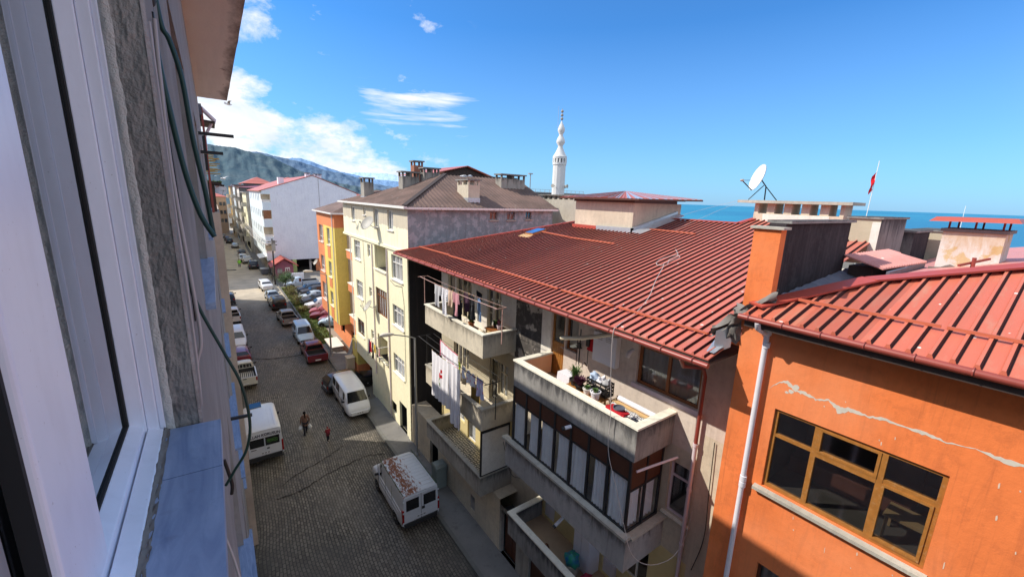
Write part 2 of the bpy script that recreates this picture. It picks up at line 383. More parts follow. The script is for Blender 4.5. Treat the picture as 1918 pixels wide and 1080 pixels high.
# ------------------------------------------------------------------ ground, street, sea, hills
def sheet(name,pts,z,m,parent=None):
    return obj(name,MB().face([(x,y,z) for x,y in pts]),m)
gm,nt2,b2,_=nmat('ground_earth'); co=coords(nt2)
nt2.links.new(mix(nt2,tex(nt2,co,.05,6),(.13,.12,.10),(.20,.18,.14)),b2.inputs['Base Color']); b2.inputs['Roughness'].default_value=.95
g=struct(sheet('ground',[(-9000,-2000),(106,-2000),(180,60),(260,400),(300,9000),(-9000,9000)],-.05,gm))
# sea
sm,nt3,b3,_=nmat('sea_water'); co=coords(nt3,(1,1,1))
nt3.links.new(mix(nt3,ramp(nt3,tex(nt3,coords(nt3,(.0006,.004,1)),1,6),[(.4,0),(.6,1)]),(.01,.17,.29),(.02,.25,.36)),b3.inputs['Base Color'])
b3.inputs['Roughness'].default_value=.35; b3.inputs['Specular IOR Level'].default_value=.35
bumpn(nt3,tex(nt3,coords(nt3,(.05,.12,1)),1,8),.6,2,b3)
struct(obj('sea',MB().face([(-60000,-60000,-3),(60000,-60000,-3),(60000,60000,-3),(-60000,60000,-3)]),sm))
# street of interlocking pavers
pm,nt4,b4,_=nmat('pavers'); co=coords(nt4,(1,1,1),rot=(0,0,radians(91.5)))
wob=tex(nt4,coords(nt4),9,2); vadd=N(nt4,'ShaderNodeVectorMath',operation='ADD'); vs=N(nt4,'ShaderNodeVectorMath',operation='SCALE')
wn=N(nt4,'ShaderNodeTexNoise'); wn.inputs['Scale'].default_value=5; nt4.links.new(co,wn.inputs['Vector'])
nt4.links.new(wn.outputs['Color'],vs.inputs[0]); vs.inputs['Scale'].default_value=.05
nt4.links.new(co,vadd.inputs[0]); nt4.links.new(vs.outputs[0],vadd.inputs[1])
wn2=N(nt4,'ShaderNodeTexNoise'); wn2.inputs['Scale'].default_value=.25; nt4.links.new(co,wn2.inputs['Vector'])
vs2=N(nt4,'ShaderNodeVectorMath',operation='SCALE'); vs2.inputs['Scale'].default_value=.5; nt4.links.new(wn2.outputs['Color'],vs2.inputs[0])
vadd2=N(nt4,'ShaderNodeVectorMath',operation='ADD'); nt4.links.new(vadd.outputs[0],vadd2.inputs[0]); nt4.links.new(vs2.outputs[0],vadd2.inputs[1])
bt=N(nt4,'ShaderNodeTexBrick'); nt4.links.new(vadd2.outputs[0],bt.inputs['Vector'])
for k,v in {'Scale':1.0,'Mortar Size':.020,'Mortar Smooth':.35,'Brick Width':.26,'Row Height':.135,'Bias':0}.items(): bt.inputs[k].default_value=v
bt.inputs['Color1'].default_value=(.13,.115,.092,1); bt.inputs['Color2'].default_value=(.29,.258,.205,1); bt.inputs['Mortar'].default_value=(.022,.02,.019,1)
c=mix(nt4,ramp(nt4,tex(nt4,coords(nt4),.35,7,.6),[(.35,0),(.7,.75)]),bt.outputs[0],(.13,.118,.105))
c=mix(nt4,ramp(nt4,tex(nt4,coords(nt4),1.7,6,.7),[(.6,0),(.72,.6)]),c,(.28,.245,.20))
c=mix(nt4,ramp(nt4,tex(nt4,coords(nt4),.9,4,.7,1.5),[(.60,0),(.68,.7)]),c,(.05,.05,.045))
sx_=N(nt4,'ShaderNodeSeparateXYZ'); nt4.links.new(coords(nt4),sx_.inputs[0])
def band(c0,w_):
    a=N(nt4,'ShaderNodeMath',operation='SUBTRACT'); nt4.links.new(sx_.outputs[0],a.inputs[0]); a.inputs[1].default_value=c0
    b_=N(nt4,'ShaderNodeMath',operation='ABSOLUTE'); nt4.links.new(a.outputs[0],b_.inputs[0]); m_=N(nt4,'ShaderNodeMapRange'); m_.interpolation_type='SMOOTHSTEP'; nt4.links.new(b_.outputs[0],m_.inputs[0])
    m_.inputs['From Min'].default_value=w_; m_.inputs['From Max'].default_value=0; return m_.outputs[0]
def mul(a,b_):
    n=N(nt4,'ShaderNodeMath',operation='MULTIPLY'); nt4.links.new(a,n.inputs[0]); nt4.links.new(b_,n.inputs[1]); return n.outputs[0]
nz=ramp(nt4,tex(nt4,coords(nt4,(1,.4,1)),1.1,6,.65),[(.35,.1),(.6,1)])
c=mix(nt4,mul(band(7.7,.55),nz),c,(.045,.042,.035)); c=mix(nt4,mul(band(-.3,1.1),nz),c,(.05,.048,.038))
c=mix(nt4,mul(band(3.9,1.6),ramp(nt4,tex(nt4,coords(nt4,(.8,.25,1)),.9,5,.6),[(.42,0),(.7,.45)])),c,(.29,.26,.215))
c=mix(nt4,ramp(nt4,tex(nt4,coords(nt4),.16,3,.5,.6),[(.48,0),(.62,.45)]),c,(.10,.098,.09))
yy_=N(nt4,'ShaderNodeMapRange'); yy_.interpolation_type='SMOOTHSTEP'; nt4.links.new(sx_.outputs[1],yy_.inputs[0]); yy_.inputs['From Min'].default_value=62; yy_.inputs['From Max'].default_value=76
c=mix(nt4,mul(yy_.outputs[0],ramp(nt4,tex(nt4,coords(nt4),.5,6,.6),[(.25,.5),(.6,.9)])),c,(.60,.52,.40))  # paving lightened from the sunlit stretch onward, its brightness put into the colour
nt4.links.new(c,b4.inputs['Base Color']); b4.inputs['Roughness'].default_value=.75; b4.inputs['Specular IOR Level'].default_value=.3
bumpn(nt4,bt.outputs['Fac'],-.7,.015,b4)
MATS['pavers']=pm
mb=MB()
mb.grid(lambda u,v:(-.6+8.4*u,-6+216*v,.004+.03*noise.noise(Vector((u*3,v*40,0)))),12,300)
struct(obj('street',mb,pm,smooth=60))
# zig-zag cracks with sunken joints in the paving
cm=plain('crack_dark',(.03,.024,.02),.95)
def crackline(pts,w,name):
    mb=MB(); P=[]
    for (a,b) in zip(pts,pts[1:]):
        for i in range(10):
            t=i/10; P.append((a[0]+(b[0]-a[0])*t+random.uniform(-.05,.05),a[1]+(b[1]-a[1])*t+random.uniform(-.07,.07)))
    for i in range(len(P)-1):
        a,b=P[i],P[i+1]; ww=w*random.uniform(.3,1.2)
        z=.036
        mb.face([(a[0],a[1]-ww,z),(b[0],b[1]-ww,z),(b[0],b[1]+ww*.6,z),(a[0],a[1]+ww*.6,z)])
    return struct(obj(name,mb,cm))
crackline([(1.6,23.4),(2.6,24.1),(3.9,24.6),(4.9,25.2),(5.4,25.5)],.05,'paving_crack')
crackline([(1.2,22.4),(2.4,22.4),(3.9,23.1),(5.2,23.4),(6.3,23.6),(7.5,23.1)],.05,'paving_crack')
crackline([(1.0,45.4),(2.8,44.0),(5.0,43.6),(5.9,43.7)],.10,'paving_crack')
# pavements with kerbs
swm,nt5,b5,_=nmat('worn_concrete'); co=coords(nt5)
c=mix(nt5,tex(nt5,co,.8,7,.65),(.13,.13,.13),(.27,.26,.245)); c=mix(nt5,ramp(nt5,tex(nt5,co,2.5,6,.7),[(.55,0),(.7,.5)]),c,(.09,.085,.08))
nt5.links.new(c,b5.inputs['Base Color']); b5.inputs['Roughness'].default_value=.9; bumpn(nt5,tex(nt5,co,6,6,.7),.7,.03,b5)
struct(obj('right_pavement',MB().box(7.9,9.35,-6,30.6,-.02,.15).box(7.9,9.6,37.6,45.4,-.02,.15),swm))
struct(obj('kerb',MB().box(7.72,7.9,-6,31.4,-.02,.165).box(7.72,7.9,37.4,94,-.02,.165),M['concrete_kerb']))
struct(obj('left_pavement',MB().box(-3,-.35,-6,210,-.02,.14),swm))
struct(obj('far_pavement',MB().box(6.4,9,92,205,-.02,.12),swm))
# manhole
tag(obj('manhole_cover',MB().lathe([(.42,.03),(.42,.046),(.36,.046),(.35,.040),(.0,.040)],(1.05,32.6,0),24),plain('iron_cover',(.09,.085,.08),.7,var=.3,bump=.8,bscale=40),smooth=40),'round iron manhole cover set in the pavers behind the slogan van','manhole cover')
# car park
lot,nt6,b6,_=nmat('lot_ground'); co=coords(nt6)
nt6.links.new(mix(nt6,tex(nt6,co,.6,7,.6),(.22,.20,.17),(.42,.38,.32)),b6.inputs['Base Color']); b6.inputs['Roughness'].default_value=.95
struct(sheet('car_park_ground',[(8.9,46),(60,46),(60,91.5),(8.9,91.5)],.012,lot))
# grass and hedge verge between street and car park
gr,nt7,b7,_=nmat('verge_grass'); co=coords(nt7)
nt7.links.new(mix(nt7,tex(nt7,co,2.5,7,.7),(.05,.085,.02),(.16,.20,.05)),b7.inputs['Base Color']); b7.inputs['Roughness'].default_value=.9
struct(obj('grass_verge',MB().grid(lambda u,v:(7.9+1.7*u,45.6+32*v,.10+.10*noise.noise(Vector((u*3,v*40,1)))),8,90),gr,smooth=80))
mb=MB(); rnd=random.Random(3)
for i in range(9000):
    x=7.95+rnd.random()*1.55; y=45.7+rnd.random()*31; h=.07+.16*rnd.random(); a=rnd.random()*6.28; z=.08
    dx,dy=cos(a)*.03,sin(a)*.03
    mb.face([(x-dx,y-dy,z),(x+dx,y+dy,z),(x+dy*rnd.uniform(-3,3),y+dx*rnd.uniform(-3,3),z+h)],0 if rnd.random()<.75 else 1)
o=tag(obj('grass',mb,[plain('grass_blade',(.10,.17,.03),.8,var=.5,scale=2),plain('grass_dry',(.30,.27,.10),.8)]),'green and dry grass growing on the verge beside the car park','grass'); o['kind']='stuff'
# hills, with distance haze painted into each layer's colours
def hill(name,rad,tab,c1,c2,scl,rough_amp):
    m_,n_,b_,o_=nmat(name+'_mat'); co=coords(n_)
    f=tex(n_,co,scl,9,.7)
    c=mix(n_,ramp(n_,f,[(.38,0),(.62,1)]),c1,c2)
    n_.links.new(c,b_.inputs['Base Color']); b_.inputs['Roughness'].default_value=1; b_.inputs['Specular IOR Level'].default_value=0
    bumpn(n_,f,.9,rad*.01,b_)
    def el(a):
        if a<=tab[0][0]: return tab[0][1]
        for (a0,e0),(a1,e1) in zip(tab,tab[1:]):
            if a<=a1: t=(a-a0)/(a1-a0); return e0+(e1-e0)*t
        return tab[-1][1]
    a0,a1=tab[0][0],tab[-1][0]
    def fn(u,v):
        a=a0+(a1-a0)*u; e=el(a); k=v
        r=rad*(1-.45*(1-k)); ar=radians(a)
        h=16+rad*tan(radians(max(e,-.2)))
        zz=-5+(h+5)*(k**1.15)
        amp=rough_amp*rad*k
        zz+=amp*(noise.fractal(Vector((a*1.3,k*4,rad*.01)),1,2,6))*(.25 if k>.97 else 1)
        if k>.97: zz+=rad*.0012*noise.noise(Vector((a*9,0,rad)))
        return (r*sin(ar),r*cos(ar),zz)
    return struct(obj(name,MB().grid(fn,220,40),m_,smooth=180))
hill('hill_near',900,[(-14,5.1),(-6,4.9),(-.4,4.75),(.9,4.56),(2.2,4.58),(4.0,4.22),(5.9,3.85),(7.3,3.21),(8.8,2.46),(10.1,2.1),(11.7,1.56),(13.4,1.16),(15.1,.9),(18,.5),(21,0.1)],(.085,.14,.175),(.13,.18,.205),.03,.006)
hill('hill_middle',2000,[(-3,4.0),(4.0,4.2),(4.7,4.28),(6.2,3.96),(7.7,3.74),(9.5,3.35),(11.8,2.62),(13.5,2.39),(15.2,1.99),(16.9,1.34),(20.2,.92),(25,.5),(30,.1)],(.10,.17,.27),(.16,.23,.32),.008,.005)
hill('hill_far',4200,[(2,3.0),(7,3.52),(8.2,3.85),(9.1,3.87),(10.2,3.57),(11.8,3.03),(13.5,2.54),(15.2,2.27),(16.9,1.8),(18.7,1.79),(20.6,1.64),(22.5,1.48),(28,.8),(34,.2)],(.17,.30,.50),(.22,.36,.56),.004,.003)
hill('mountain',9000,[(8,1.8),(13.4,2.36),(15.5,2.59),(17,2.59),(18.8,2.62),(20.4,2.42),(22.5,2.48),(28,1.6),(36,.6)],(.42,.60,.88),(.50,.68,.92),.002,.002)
# ------------------------------------------------------------------ building kit
class Fc:
    """a wall plane: axis 'x' -> plane x=c seen from -x, axis 'y' -> plane y=c seen from -y (s=-1: seen from the other side)"""
    def __init__(s,axis,c,sg=1): s.a=axis; s.c=c; s.s=sg
    def pt(s,u,v,d=0):
        return (s.c+d*s.s,u,v) if s.a=='x' else (u,s.c+d*s.s,v)
    def box(s,mb,u0,u1,v0,v1,d0,d1,m=0):
        p=s.pt(u0,v0,d0);q=s.pt(u1,v1,d1); return mb.box(p[0],q[0],p[1],q[1],p[2],q[2],m)
def holed(mb,fc,u0,u1,v0,v1,holes,m=0,back=2,rev=None):
    """wall rectangle with real openings: reveals and a dark back"""
    rev=m if rev is None else rev
    ov=[h for h in holes if h[0]<u1-1e-6 and h[1]>u0+1e-6 and h[2]<v1-1e-6 and h[3]>v0+1e-6]
    U=sorted({u0,u1,*[x for h in ov for x in h[:2] if u0<x<u1]}); V=sorted({v0,v1,*[x for h in ov for x in h[2:4] if v0<x<v1]})
    hs=[h for h in ov if u0<=(h[0]+h[1])/2<u1 and v0<=(h[2]+h[3])/2<v1]
    for a,b in zip(U,U[1:]):
        for c,d in zip(V,V[1:]):
            mu,mv=(a+b)/2,(c+d)/2
            if any(h[0]<mu<h[1] and h[2]<mv<h[3] for h in ov): continue
            mb.face([fc.pt(a,c),fc.pt(b,c),fc.pt(b,d),fc.pt(a,d)],m)
    for h in hs:
        a,b,c,d=h[:4]; dp=h[4] if len(h)>4 else .45
        for p,q in (((a,c),(b,c)),((b,c),(b,d)),((b,d),(a,d)),((a,d),(a,c))):
            mb.face([fc.pt(*p),fc.pt(*q),fc.pt(*q,.16),fc.pt(*p,.16)],rev)
            mb.face([fc.pt(*p,.16),fc.pt(*q,.16),fc.pt(*q,dp),fc.pt(*p,dp)],back)
        mb.face([fc.pt(a,c,dp),fc.pt(b,c,dp),fc.pt(b,d,dp),fc.pt(a,d,dp)],back)
def window(parent,fc,u0,u1,v0,v1,cols=2,tr=.68,fm='white_paint',w=.06,d=.09,glass='glass',curtain='curtain',sill=None,name='window',open_=0,label=None,cf=(0,1)):
    """frame with mullions, glass pane and curtain in a wall opening"""
    mb=MB(); e=.004
    fc.box(mb,u0+e,u1-e,v0+e,v0+w,d,d+.06); fc.box(mb,u0+e,u1-e,v1-w,v1-e,d,d+.06)
    fc.box(mb,u0+e,u0+w,v0+w,v1-w,d,d+.06); fc.box(mb,u1-w,u1-e,v0+w,v1-w,d,d+.06)
    hz=v0+(v1-v0)*tr if tr else None
    if hz: fc.box(mb,u0+w,u1-w,hz-w*.45,hz+w*.45,d+.004,d+.056)
    for i in range(1,cols):
        u=u0+(u1-u0)*i/cols
        if hz:
            fc.box(mb,u-w*.5,u+w*.5,v0+w,hz-w*.45,d+.002,d+.058); fc.box(mb,u-w*.5,u+w*.5,hz+w*.45,v1-w,d+.002,d+.058)
        else: fc.box(mb,u-w*.5,u+w*.5,v0+w,v1-w,d+.002,d+.058)
    o=obj(name,mb,M[fm],parent)
    if label:o['label']=label
    g=MB().face([fc.pt(u0+.02,v0+.02,d+.035),fc.pt(u1-.02,v0+.02,d+.035),fc.pt(u1-.02,v1-.02,d+.035),fc.pt(u0+.02,v1-.02,d+.035)])
    obj('pane',g,M[glass],o)
    if curtain:
        a=u0+.05+(u1-u0-.1)*cf[0]; b=u0+.05+(u1-u0-.1)*cf[1]; k=random.random()*9
        cu=MB().grid(lambda s,t:fc.pt(a+(b-a)*s,v0+.03+(v1-v0-.06)*t,d+.13+.03*sin(s*(b-a)*38+k+sin(t*3+k)*.6)),max(12,int((b-a)*22)),3)
        obj('curtain',cu,M[curtain],o,smooth=80)
    if sill:
        sb=MB(); fc.box(sb,u0-.08,u1+.08,v0-.07,v0-.005,-.09,.085); obj('sill',sb,M[sill],o)
    return o
def shell(parent,x0,x1,y0,y1,z0,z1,hx=(),hy=(),mats=('cement','cement'),name='wall',regx=None):
    """closed building mass; front plane x=x0 and near side y=y0 with openings.
    mats: front, side, dark, then extras used by regx=[(y0,y1,z0,z1,index)]"""
    mb=MB(); F=Fc('x',x0); S=Fc('y',y0)
    if regx:
        for a,b,c,d,m in regx: holed(mb,F,a,b,c,d,hx,m)
    else: holed(mb,F,y0,y1,z0,z1,hx,0)
    holed(mb,S,x0,x1,z0,z1,hy,1)
    mb.face([(x1,y0,z0),(x1,y1,z0),(x1,y1,z1),(x1,y0,z1)],1); mb.face([(x0,y1,z0),(x1,y1,z0),(x1,y1,z1),(x0,y1,z1)],1)
    mb.face([(x0,y0,z1),(x1,y0,z1),(x1,y1,z1),(x0,y1,z1)],0)
    ms=[M[mats[0]],M[mats[1]],M['room_dark']]+[M[k] for k in mats[2:]]
    return obj(name,mb,ms,parent),F,S
def clip_line(poly,p,d):
    """parameters where the line p+t*d crosses a 2d polygon"""
    ts=[]
    for (ax,ay),(bx,by) in zip(poly,poly[1:]+poly[:1]):
        ex,ey=bx-ax,by-ay; den=d[0]*ey-d[1]*ex
        if abs(den)<1e-9: continue
        t=((ax-p[0])*ey-(ay-p[1])*ex)/den; s=((ax-p[0])*d[1]-(ay-p[1])*d[0])/den
        if -1e-9<=s<=1+1e-9: ts.append(t)
    ts.sort(); return ts
def ribroof(parent,poly,pl,ribdir,pitch,mat,name='roof',h=.04,wb=.07,wt=.035,thick=.03,off=0,rib_shade=False):
    """profiled sheet roof: plane z=pl0+pl1*x+pl2*y with raised ribs"""
    zf=lambda x,y:pl[0]+pl[1]*x+pl[2]*y
    mb=MB(); mb.hexa([(x,y,zf(x,y)-thick) for x,y in poly],[(x,y,zf(x,y)) for x,y in poly])
    d=Vector(ribdir).normalized(); nrm=Vector((-d.y,d.x))
    pr_=[Vector(p).dot(nrm) for p in poly]; k=min(pr_)+pitch/2+off
    while k<max(pr_):
        p=nrm*k; ts=clip_line(poly,(p.x,p.y),(d.x,d.y))
        for a,b in zip(ts[::2],ts[1::2]):
            if b-a<.15: continue
            q=[]
            for t in (a,b):
                c=p+d*t; q.append(c)
            def P(c,o,z): x,y=c.x+nrm.x*o,c.y+nrm.y*o; return (x,y,zf(x,y)+z)
            B_=[P(q[0],-wb/2,.001),P(q[0],wb/2,.001),P(q[1],wb/2,.001),P(q[1],-wb/2,.001)]
            T_=[P(q[0],-wt/2,h),P(q[0],wt/2,h),P(q[1],wt/2,h),P(q[1],-wt/2,h)]
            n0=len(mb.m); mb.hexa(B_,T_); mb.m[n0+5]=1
            mb.face([P(q[0],-wb/2-.016,.003),P(q[0],-wb/2,.003),P(q[1],-wb/2,.003),P(q[1],-wb/2-.016,.003)],1)  # rib side and strip next to it painted dark as the rib's shadow
        k+=pitch
    return obj(name,mb,[mat,M['rib_shade_lap'] if rib_shade else mat],parent),zf
def balcony(parent,x0,x1,y0,y1,zb,zt,wm='cement',cm_='ivory_trim',t=.12,floor=.16,cap=.20,name='balcony',floor_mat=None,ext=0,capt=.06):
    mb=MB()
    mb.box(x0,x1,y0,y1,zb,zb+floor)
    mb.box(x0,x0+t,y0,y1,zb+floor,zt-capt); mb.box(x0+t,x1,y0,y0+t,zb+floor,zt-capt); mb.box(x0+t,x1,y1-t,y1,zb+floor,zt-capt)
    o=obj(name,mb,M[wm],parent)
    c=MB(); e=.04
    c.box(x0-e,x0+cap-e,y0-e,y1+e,zt-capt+.001,zt); c.box(x0+cap-e,x1,y0-e,y0+cap-e,zt-capt+.001,zt-.001); c.box(x0+cap-e,x1,y1-cap+e,y1+e,zt-capt+.001,zt-.001)
    obj('coping',c,M[cm_],o)
    if floor_mat: obj('floor_tiles',MB().box(x0+t,x1,y0+t,y1-t,zb+floor+.002,zb+floor+.012),M[floor_mat],o)
    return o

# ------------------------------------------------------------------ the red roofed house across the street
RB=thing('apartment_house','grey balcony apartment house with big ribbed red metal roof, right across the street','house',(14,13,0))
hx=[(17.6,19.2,9.75,12.0),(19.35,20.2,9.75,12.0),(14.85,15.55,10.05,11.95),(15.6,16.1,9.6,11.95),
    (10.66,11.38,9.28,11.88),(9.95,10.6,10.58,11.85),(5.3,7.38,10.52,11.78),
    (5.14,5.88,7.0,8.7),(14.2,15.0,6.9,8.5),(15.05,15.75,6.35,8.5),(17.8,19.5,6.9,8.6),(14.6,15.4,3.7,5.2),(17.0,17.85,3.05,5.2),(18.2,19.3,3.7,5.2),
    (10.6,11.25,2.9,5.1),(9.75,10.4,3.9,5.1),(7.35,8.0,2.9,5.1),(6.2,7.1,3.7,5.1)]
reg=[(4.05,5.0,0,9.95,0),(4.05,11.45,9.95,12.6,3),(11.45,12.0,9.2,12.6,4),(12.0,13.75,9.2,12.6,5),(13.75,21,9.2,12.6,4),
     (5.0,11.45,9.2,9.95,3),(5.0,13.7,5.75,9.2,0),(5.0,11.5,2.4,5.75,6),(11.5,13.7,2.4,5.75,0),(13.7,21,6,9.2,7),(13.7,21,2.4,6,6),(5.0,21,0,2.4,0)]
def split_regions(regs,holes): return regs
walls,F,S=shell(RB,10.2,30,4.05,21,0,12.6,hx=hx,regx=reg,mats=('cement_warm','cement','pink_plaster','white_plaster','stained_wall','beige_wall_in','cream_raw'))
# top floor openings
window(RB,F,17.6,19.2,9.75,12.0,3,.62,'ivory_frame',curtain=None,glass='glass_dark')
o=window(RB,F,19.35,20.2,9.75,12.0,1,.5,'ivory_frame',curtain='curtain_dark',name='balcony_door')
window(RB,F,14.85,15.55,10.05,11.95,2,.72,'ivory_frame',curtain='curtain',glass='glass',cf=(.1,.8))
o=window(RB,F,15.6,16.1,9.6,11.95,1,.45,'ivory_frame',curtain='curtain_dark',name='balcony_door')
def woodendoor(parent,fc,u0,u1,v0,v1,mat,split=.52,gl='glass_dark',name='balcony_door'):
    mb=MB(); fc.box(mb,u0+.003,u1-.003,v0+.003,v0+(v1-v0)*split,.06,.11)
    for k in range(1,6): u=u0+(u1-u0)*k/6; fc.box(mb,u-.006,u+.006,v0+.12,v0+(v1-v0)*split-.1,.05,.0595)
    h=v0+(v1-v0)*split
    fc.box(mb,u0+.003,u0+.09,h,v1-.003,.055,.115); fc.box(mb,u1-.09,u1-.003,h,v1-.003,.055,.115); fc.box(mb,u0+.09,u1-.09,v1-.1,v1-.003,.056,.114); fc.box(mb,u0+.003,u1-.003,h-.05,h+.06,.052,.118)
    o=obj(name,mb,M[mat],parent)
    obj('pane',MB().face([fc.pt(u0+.05,h,.085),fc.pt(u1-.05,h,.085),fc.pt(u1-.05,v1-.05,.085),fc.pt(u0+.05,v1-.05,.085)]),M[gl],o)
    hb=MB(); fc.box(hb,u0+.05,u0+.07,h-.1,h-.04,.0,.05); fc.box(hb,u0+.05,u0+.17,h-.06,h-.04,-.02,.0); obj('handle',hb,M['lamp_metal'],o)
    return o
woodendoor(RB,F,10.66,11.38,9.28,11.88,'wood_honey')
window(RB,F,9.95,10.6,10.58,11.85,1,None,'wood_brown',w=.07,curtain='curtain',glass='glass_dark')
wb=window(RB,F,5.3,7.38,10.52,11.78,2,None,'wood_brown',w=.09,curtain='curtain_dark',glass='glass')
sb=MB(); F.box(sb,5.15,7.5,10.38,10.515,-.05,.05); obj('window_ledge',sb,M['pipe_pink'],RB)
window(RB,F,5.14,5.88,7.0,8.7,1,.72,'pipe_pink',w=.07,curtain=None,glass='glass_dark',sill='ivory_trim')
window(RB,F,14.2,15.0,6.9,8.5,2,.7,'ivory_frame',curtain='curtain',glass='glass'); window(RB,F,15.05,15.75,6.35,8.5,1,.45,'ivory_frame',curtain=None,name='balcony_door')
window(RB,F,17.8,19.5,6.9,8.6,4,None,'ivory_frame',curtain='curtain_dark')
window(RB,F,14.6,15.4,3.7,5.2,2,.7,'white_paint'); window(RB,F,17.0,17.85,3.05,5.2,1,.5,'white_paint',name='balcony_door'); window(RB,F,18.2,19.3,3.7,5.2,2,.7,'white_paint')
woodendoor(RB,F,10.6,11.25,2.9,5.1,'white_pvc',.62); window(RB,F,9.75,10.4,3.9,5.1,2,None,'white_paint',curtain=None,glass='glass_dark')
woodendoor(RB,F,7.35,8.0,2.9,5.1,'white_pvc',.62); window(RB,F,6.2,7.1,3.7,5.1,2,None,'white_paint',curtain=None,glass='glass_dark')
# balconies: three on the far stack, two open ones and the glazed one on the near stack
balcony(RB,8.5,10.2,13.68,19.45,9.45,10.50,'cement_pale','ivory_trim')
balcony(RB,8.5,10.2,13.68,19.45,6.12,7.15,'cement_pale','concrete_light')
tl,ntt,bt_,_=nmat('patterned_tiles'); cc=coords(ntt)
vv=N(ntt,'ShaderNodeTexVoronoi'); vv.inputs['Scale'].default_value=7; vv.inputs['Randomness'].default_value=.3; ntt.links.new(cc,vv.inputs['Vector'])
ntt.links.new(mix(ntt,ramp(ntt,vv.outputs['Distance'],[(.30,0),(.36,1)]),(.62,.58,.50),(.12,.12,.12)),bt_.inputs['Base Color']); bt_.inputs['Roughness'].default_value=.4; MATS['patterned_tiles']=tl
plain('clay_tiles',(.50,.36,.24),.5,var=.15,scale=5)
balcony(RB,8.5,10.2,13.68,19.45,2.84,3.86,'cement','concrete_light',floor_mat='patterned_tiles')
balcony(RB,8.5,10.2,5.92,11.45,9.2,10.22,'cement_dark','ivory_trim',t=.14,cap=.26,floor_mat='clay_tiles')
obj('parapet_lining',MB().box(8.641,10.195,11.29,11.309,9.40,10.15).box(8.641,8.66,6.07,11.289,9.40,10.15),plain('peach_paint',(.85,.48,.28),.85),RB)
balcony(RB,8.5,10.2,6.0,11.5,2.65,3.66,'cement_dark','ivory_trim',cap=.24,floor_mat='clay_tiles')
o=obj('side_screen',MB().box(8.55,9.98,13.70,13.73,3.90,5.98),M['white_plaster'],RB)
fr=MB().box(8.49,8.55,13.67,13.75,3.87,6.06).box(9.98,10.03,13.67,13.75,3.87,6.06).box(8.55,9.98,13.67,13.75,3.87,3.90).box(8.55,9.98,13.67,13.75,5.98,6.06); obj('frame',fr,M['black_metal'],o)
# glazed balcony
o=obj('glazed_balcony',MB().box(8.42,10.2,5.86,11.75,5.75,5.92).box(8.42,8.56,5.86,11.75,5.92,6.86).box(8.56,10.2,5.86,6.0,5.92,6.78).box(8.56,10.2,11.6,11.75,5.92,6.78),M['grey_render'],RB)
obj('ledge',MB().box(8.30,8.56,5.80,11.85,6.862,6.95).box(8.56,10.2,5.76,6.02,6.79,6.87),M['concrete_light'],o)
fr=MB(); n=7; X=8.50; y0,y1=6.02,11.42
for i in range(n+1):
    y=y0+(y1-y0)*i/n; fr.box(X,X+.07,y-.04,y+.04,6.955,9.195)
for z in (6.955,8.55,9.14):
    for i in range(n): fr.box(X+.01,X+.06,y0+(y1-y0)*i/n+.04,y0+(y1-y0)*(i+1)/n-.04,z,z+.055)
for x in (9.25,9.95): fr.box(x-.035,x+.035,5.985,6.055,6.875,9.195)
for z in (6.875,8.2,9.14):
    fr.box(8.57,9.215,5.99,6.05,z,z+.055); fr.box(9.285,9.915,5.99,6.05,z,z+.055)
obj('window_bars',fr,M['black_metal'],o)
for i in range(n):
    a=y0+(y1-y0)*i/n+.04; b=y0+(y1-y0)*(i+1)/n-.04
    obj('wood_panel',MB().box(X+.025,X+.04,a,b,8.606,9.139),M['wood_panel'],o)
    obj('pane',MB().face([(X+.03,a,7.01),(X+.03,b,7.01),(X+.03,b,8.549),(X+.03,a,8.549)]),M['glass_clear'],o)
    k=i*1.7; s=[1,.75,1,.85,1,.8,1][i]
    obj('curtain',MB().grid(lambda u,t:(X+.085+.022*sin(u*26+k+sin(t*4+k)),a+.02+(b-a-.04)*s*u,7.0+1.5*t),18,4),M['curtain_blue'],o,smooth=80)
for a,b in((8.57,9.215),(9.285,9.915)):
    obj('wood_panel',MB().box(a,b,6.01,6.03,8.256,9.139),M['wood_panel'],o)
    obj('pane',MB().face([(a,6.02,6.93),(b,6.02,6.93),(b,6.02,8.199),(a,6.02,8.199)]),M['glass'],o)
    obj('curtain',MB().grid(lambda u,t:(a+.02+(b-a-.04)*u,6.13+.03*sin(u*26+t),6.93+1.27*t),16,3),M['curtain'],o,smooth=80)
# ground floor, flush with the street line under the balconies
gmats=('cement_warm','cement','wood_panel')
gw=MB(); G=Fc('x',9.2)
holed(gw,G,13.1,23.35,0,2.82,[(15.3,15.75,.55,1.35,.25),(19.5,20.6,.15,2.2,.5)],0,2)
holed(gw,G,4.06,13.1,0,2.62,[(11.8,12.95,.15,2.4,.6),(8.6,10.9,.15,2.3,.35)],1,2)
gw.face([(9.2,13.1,2.82),(9.2,23.35,2.82),(10.19,23.35,2.82),(10.19,13.1,2.82)],0)
gw.face([(9.2,23.35,0),(10.19,23.35,0),(10.19,23.35,2.82),(9.2,23.35,2.82)],0)
obj('ground_floor_wall',gw,[M['cement_warm'],M['cement'],M['dark_hole']],RB)
obj('street_door',MB().box(9.42,9.5,11.83,12.36,.18,2.3).box(9.42,9.5,12.39,12.92,.18,2.3),M['wood_dark'],RB)
obj('garage_door',MB().box(9.3,9.36,8.62,10.88,.17,2.28),M['wood_panel'],RB)
obj('cellar_grille',MB().box(9.23,9.26,15.31,15.74,.56,1.34),M['grey_render'],RB)
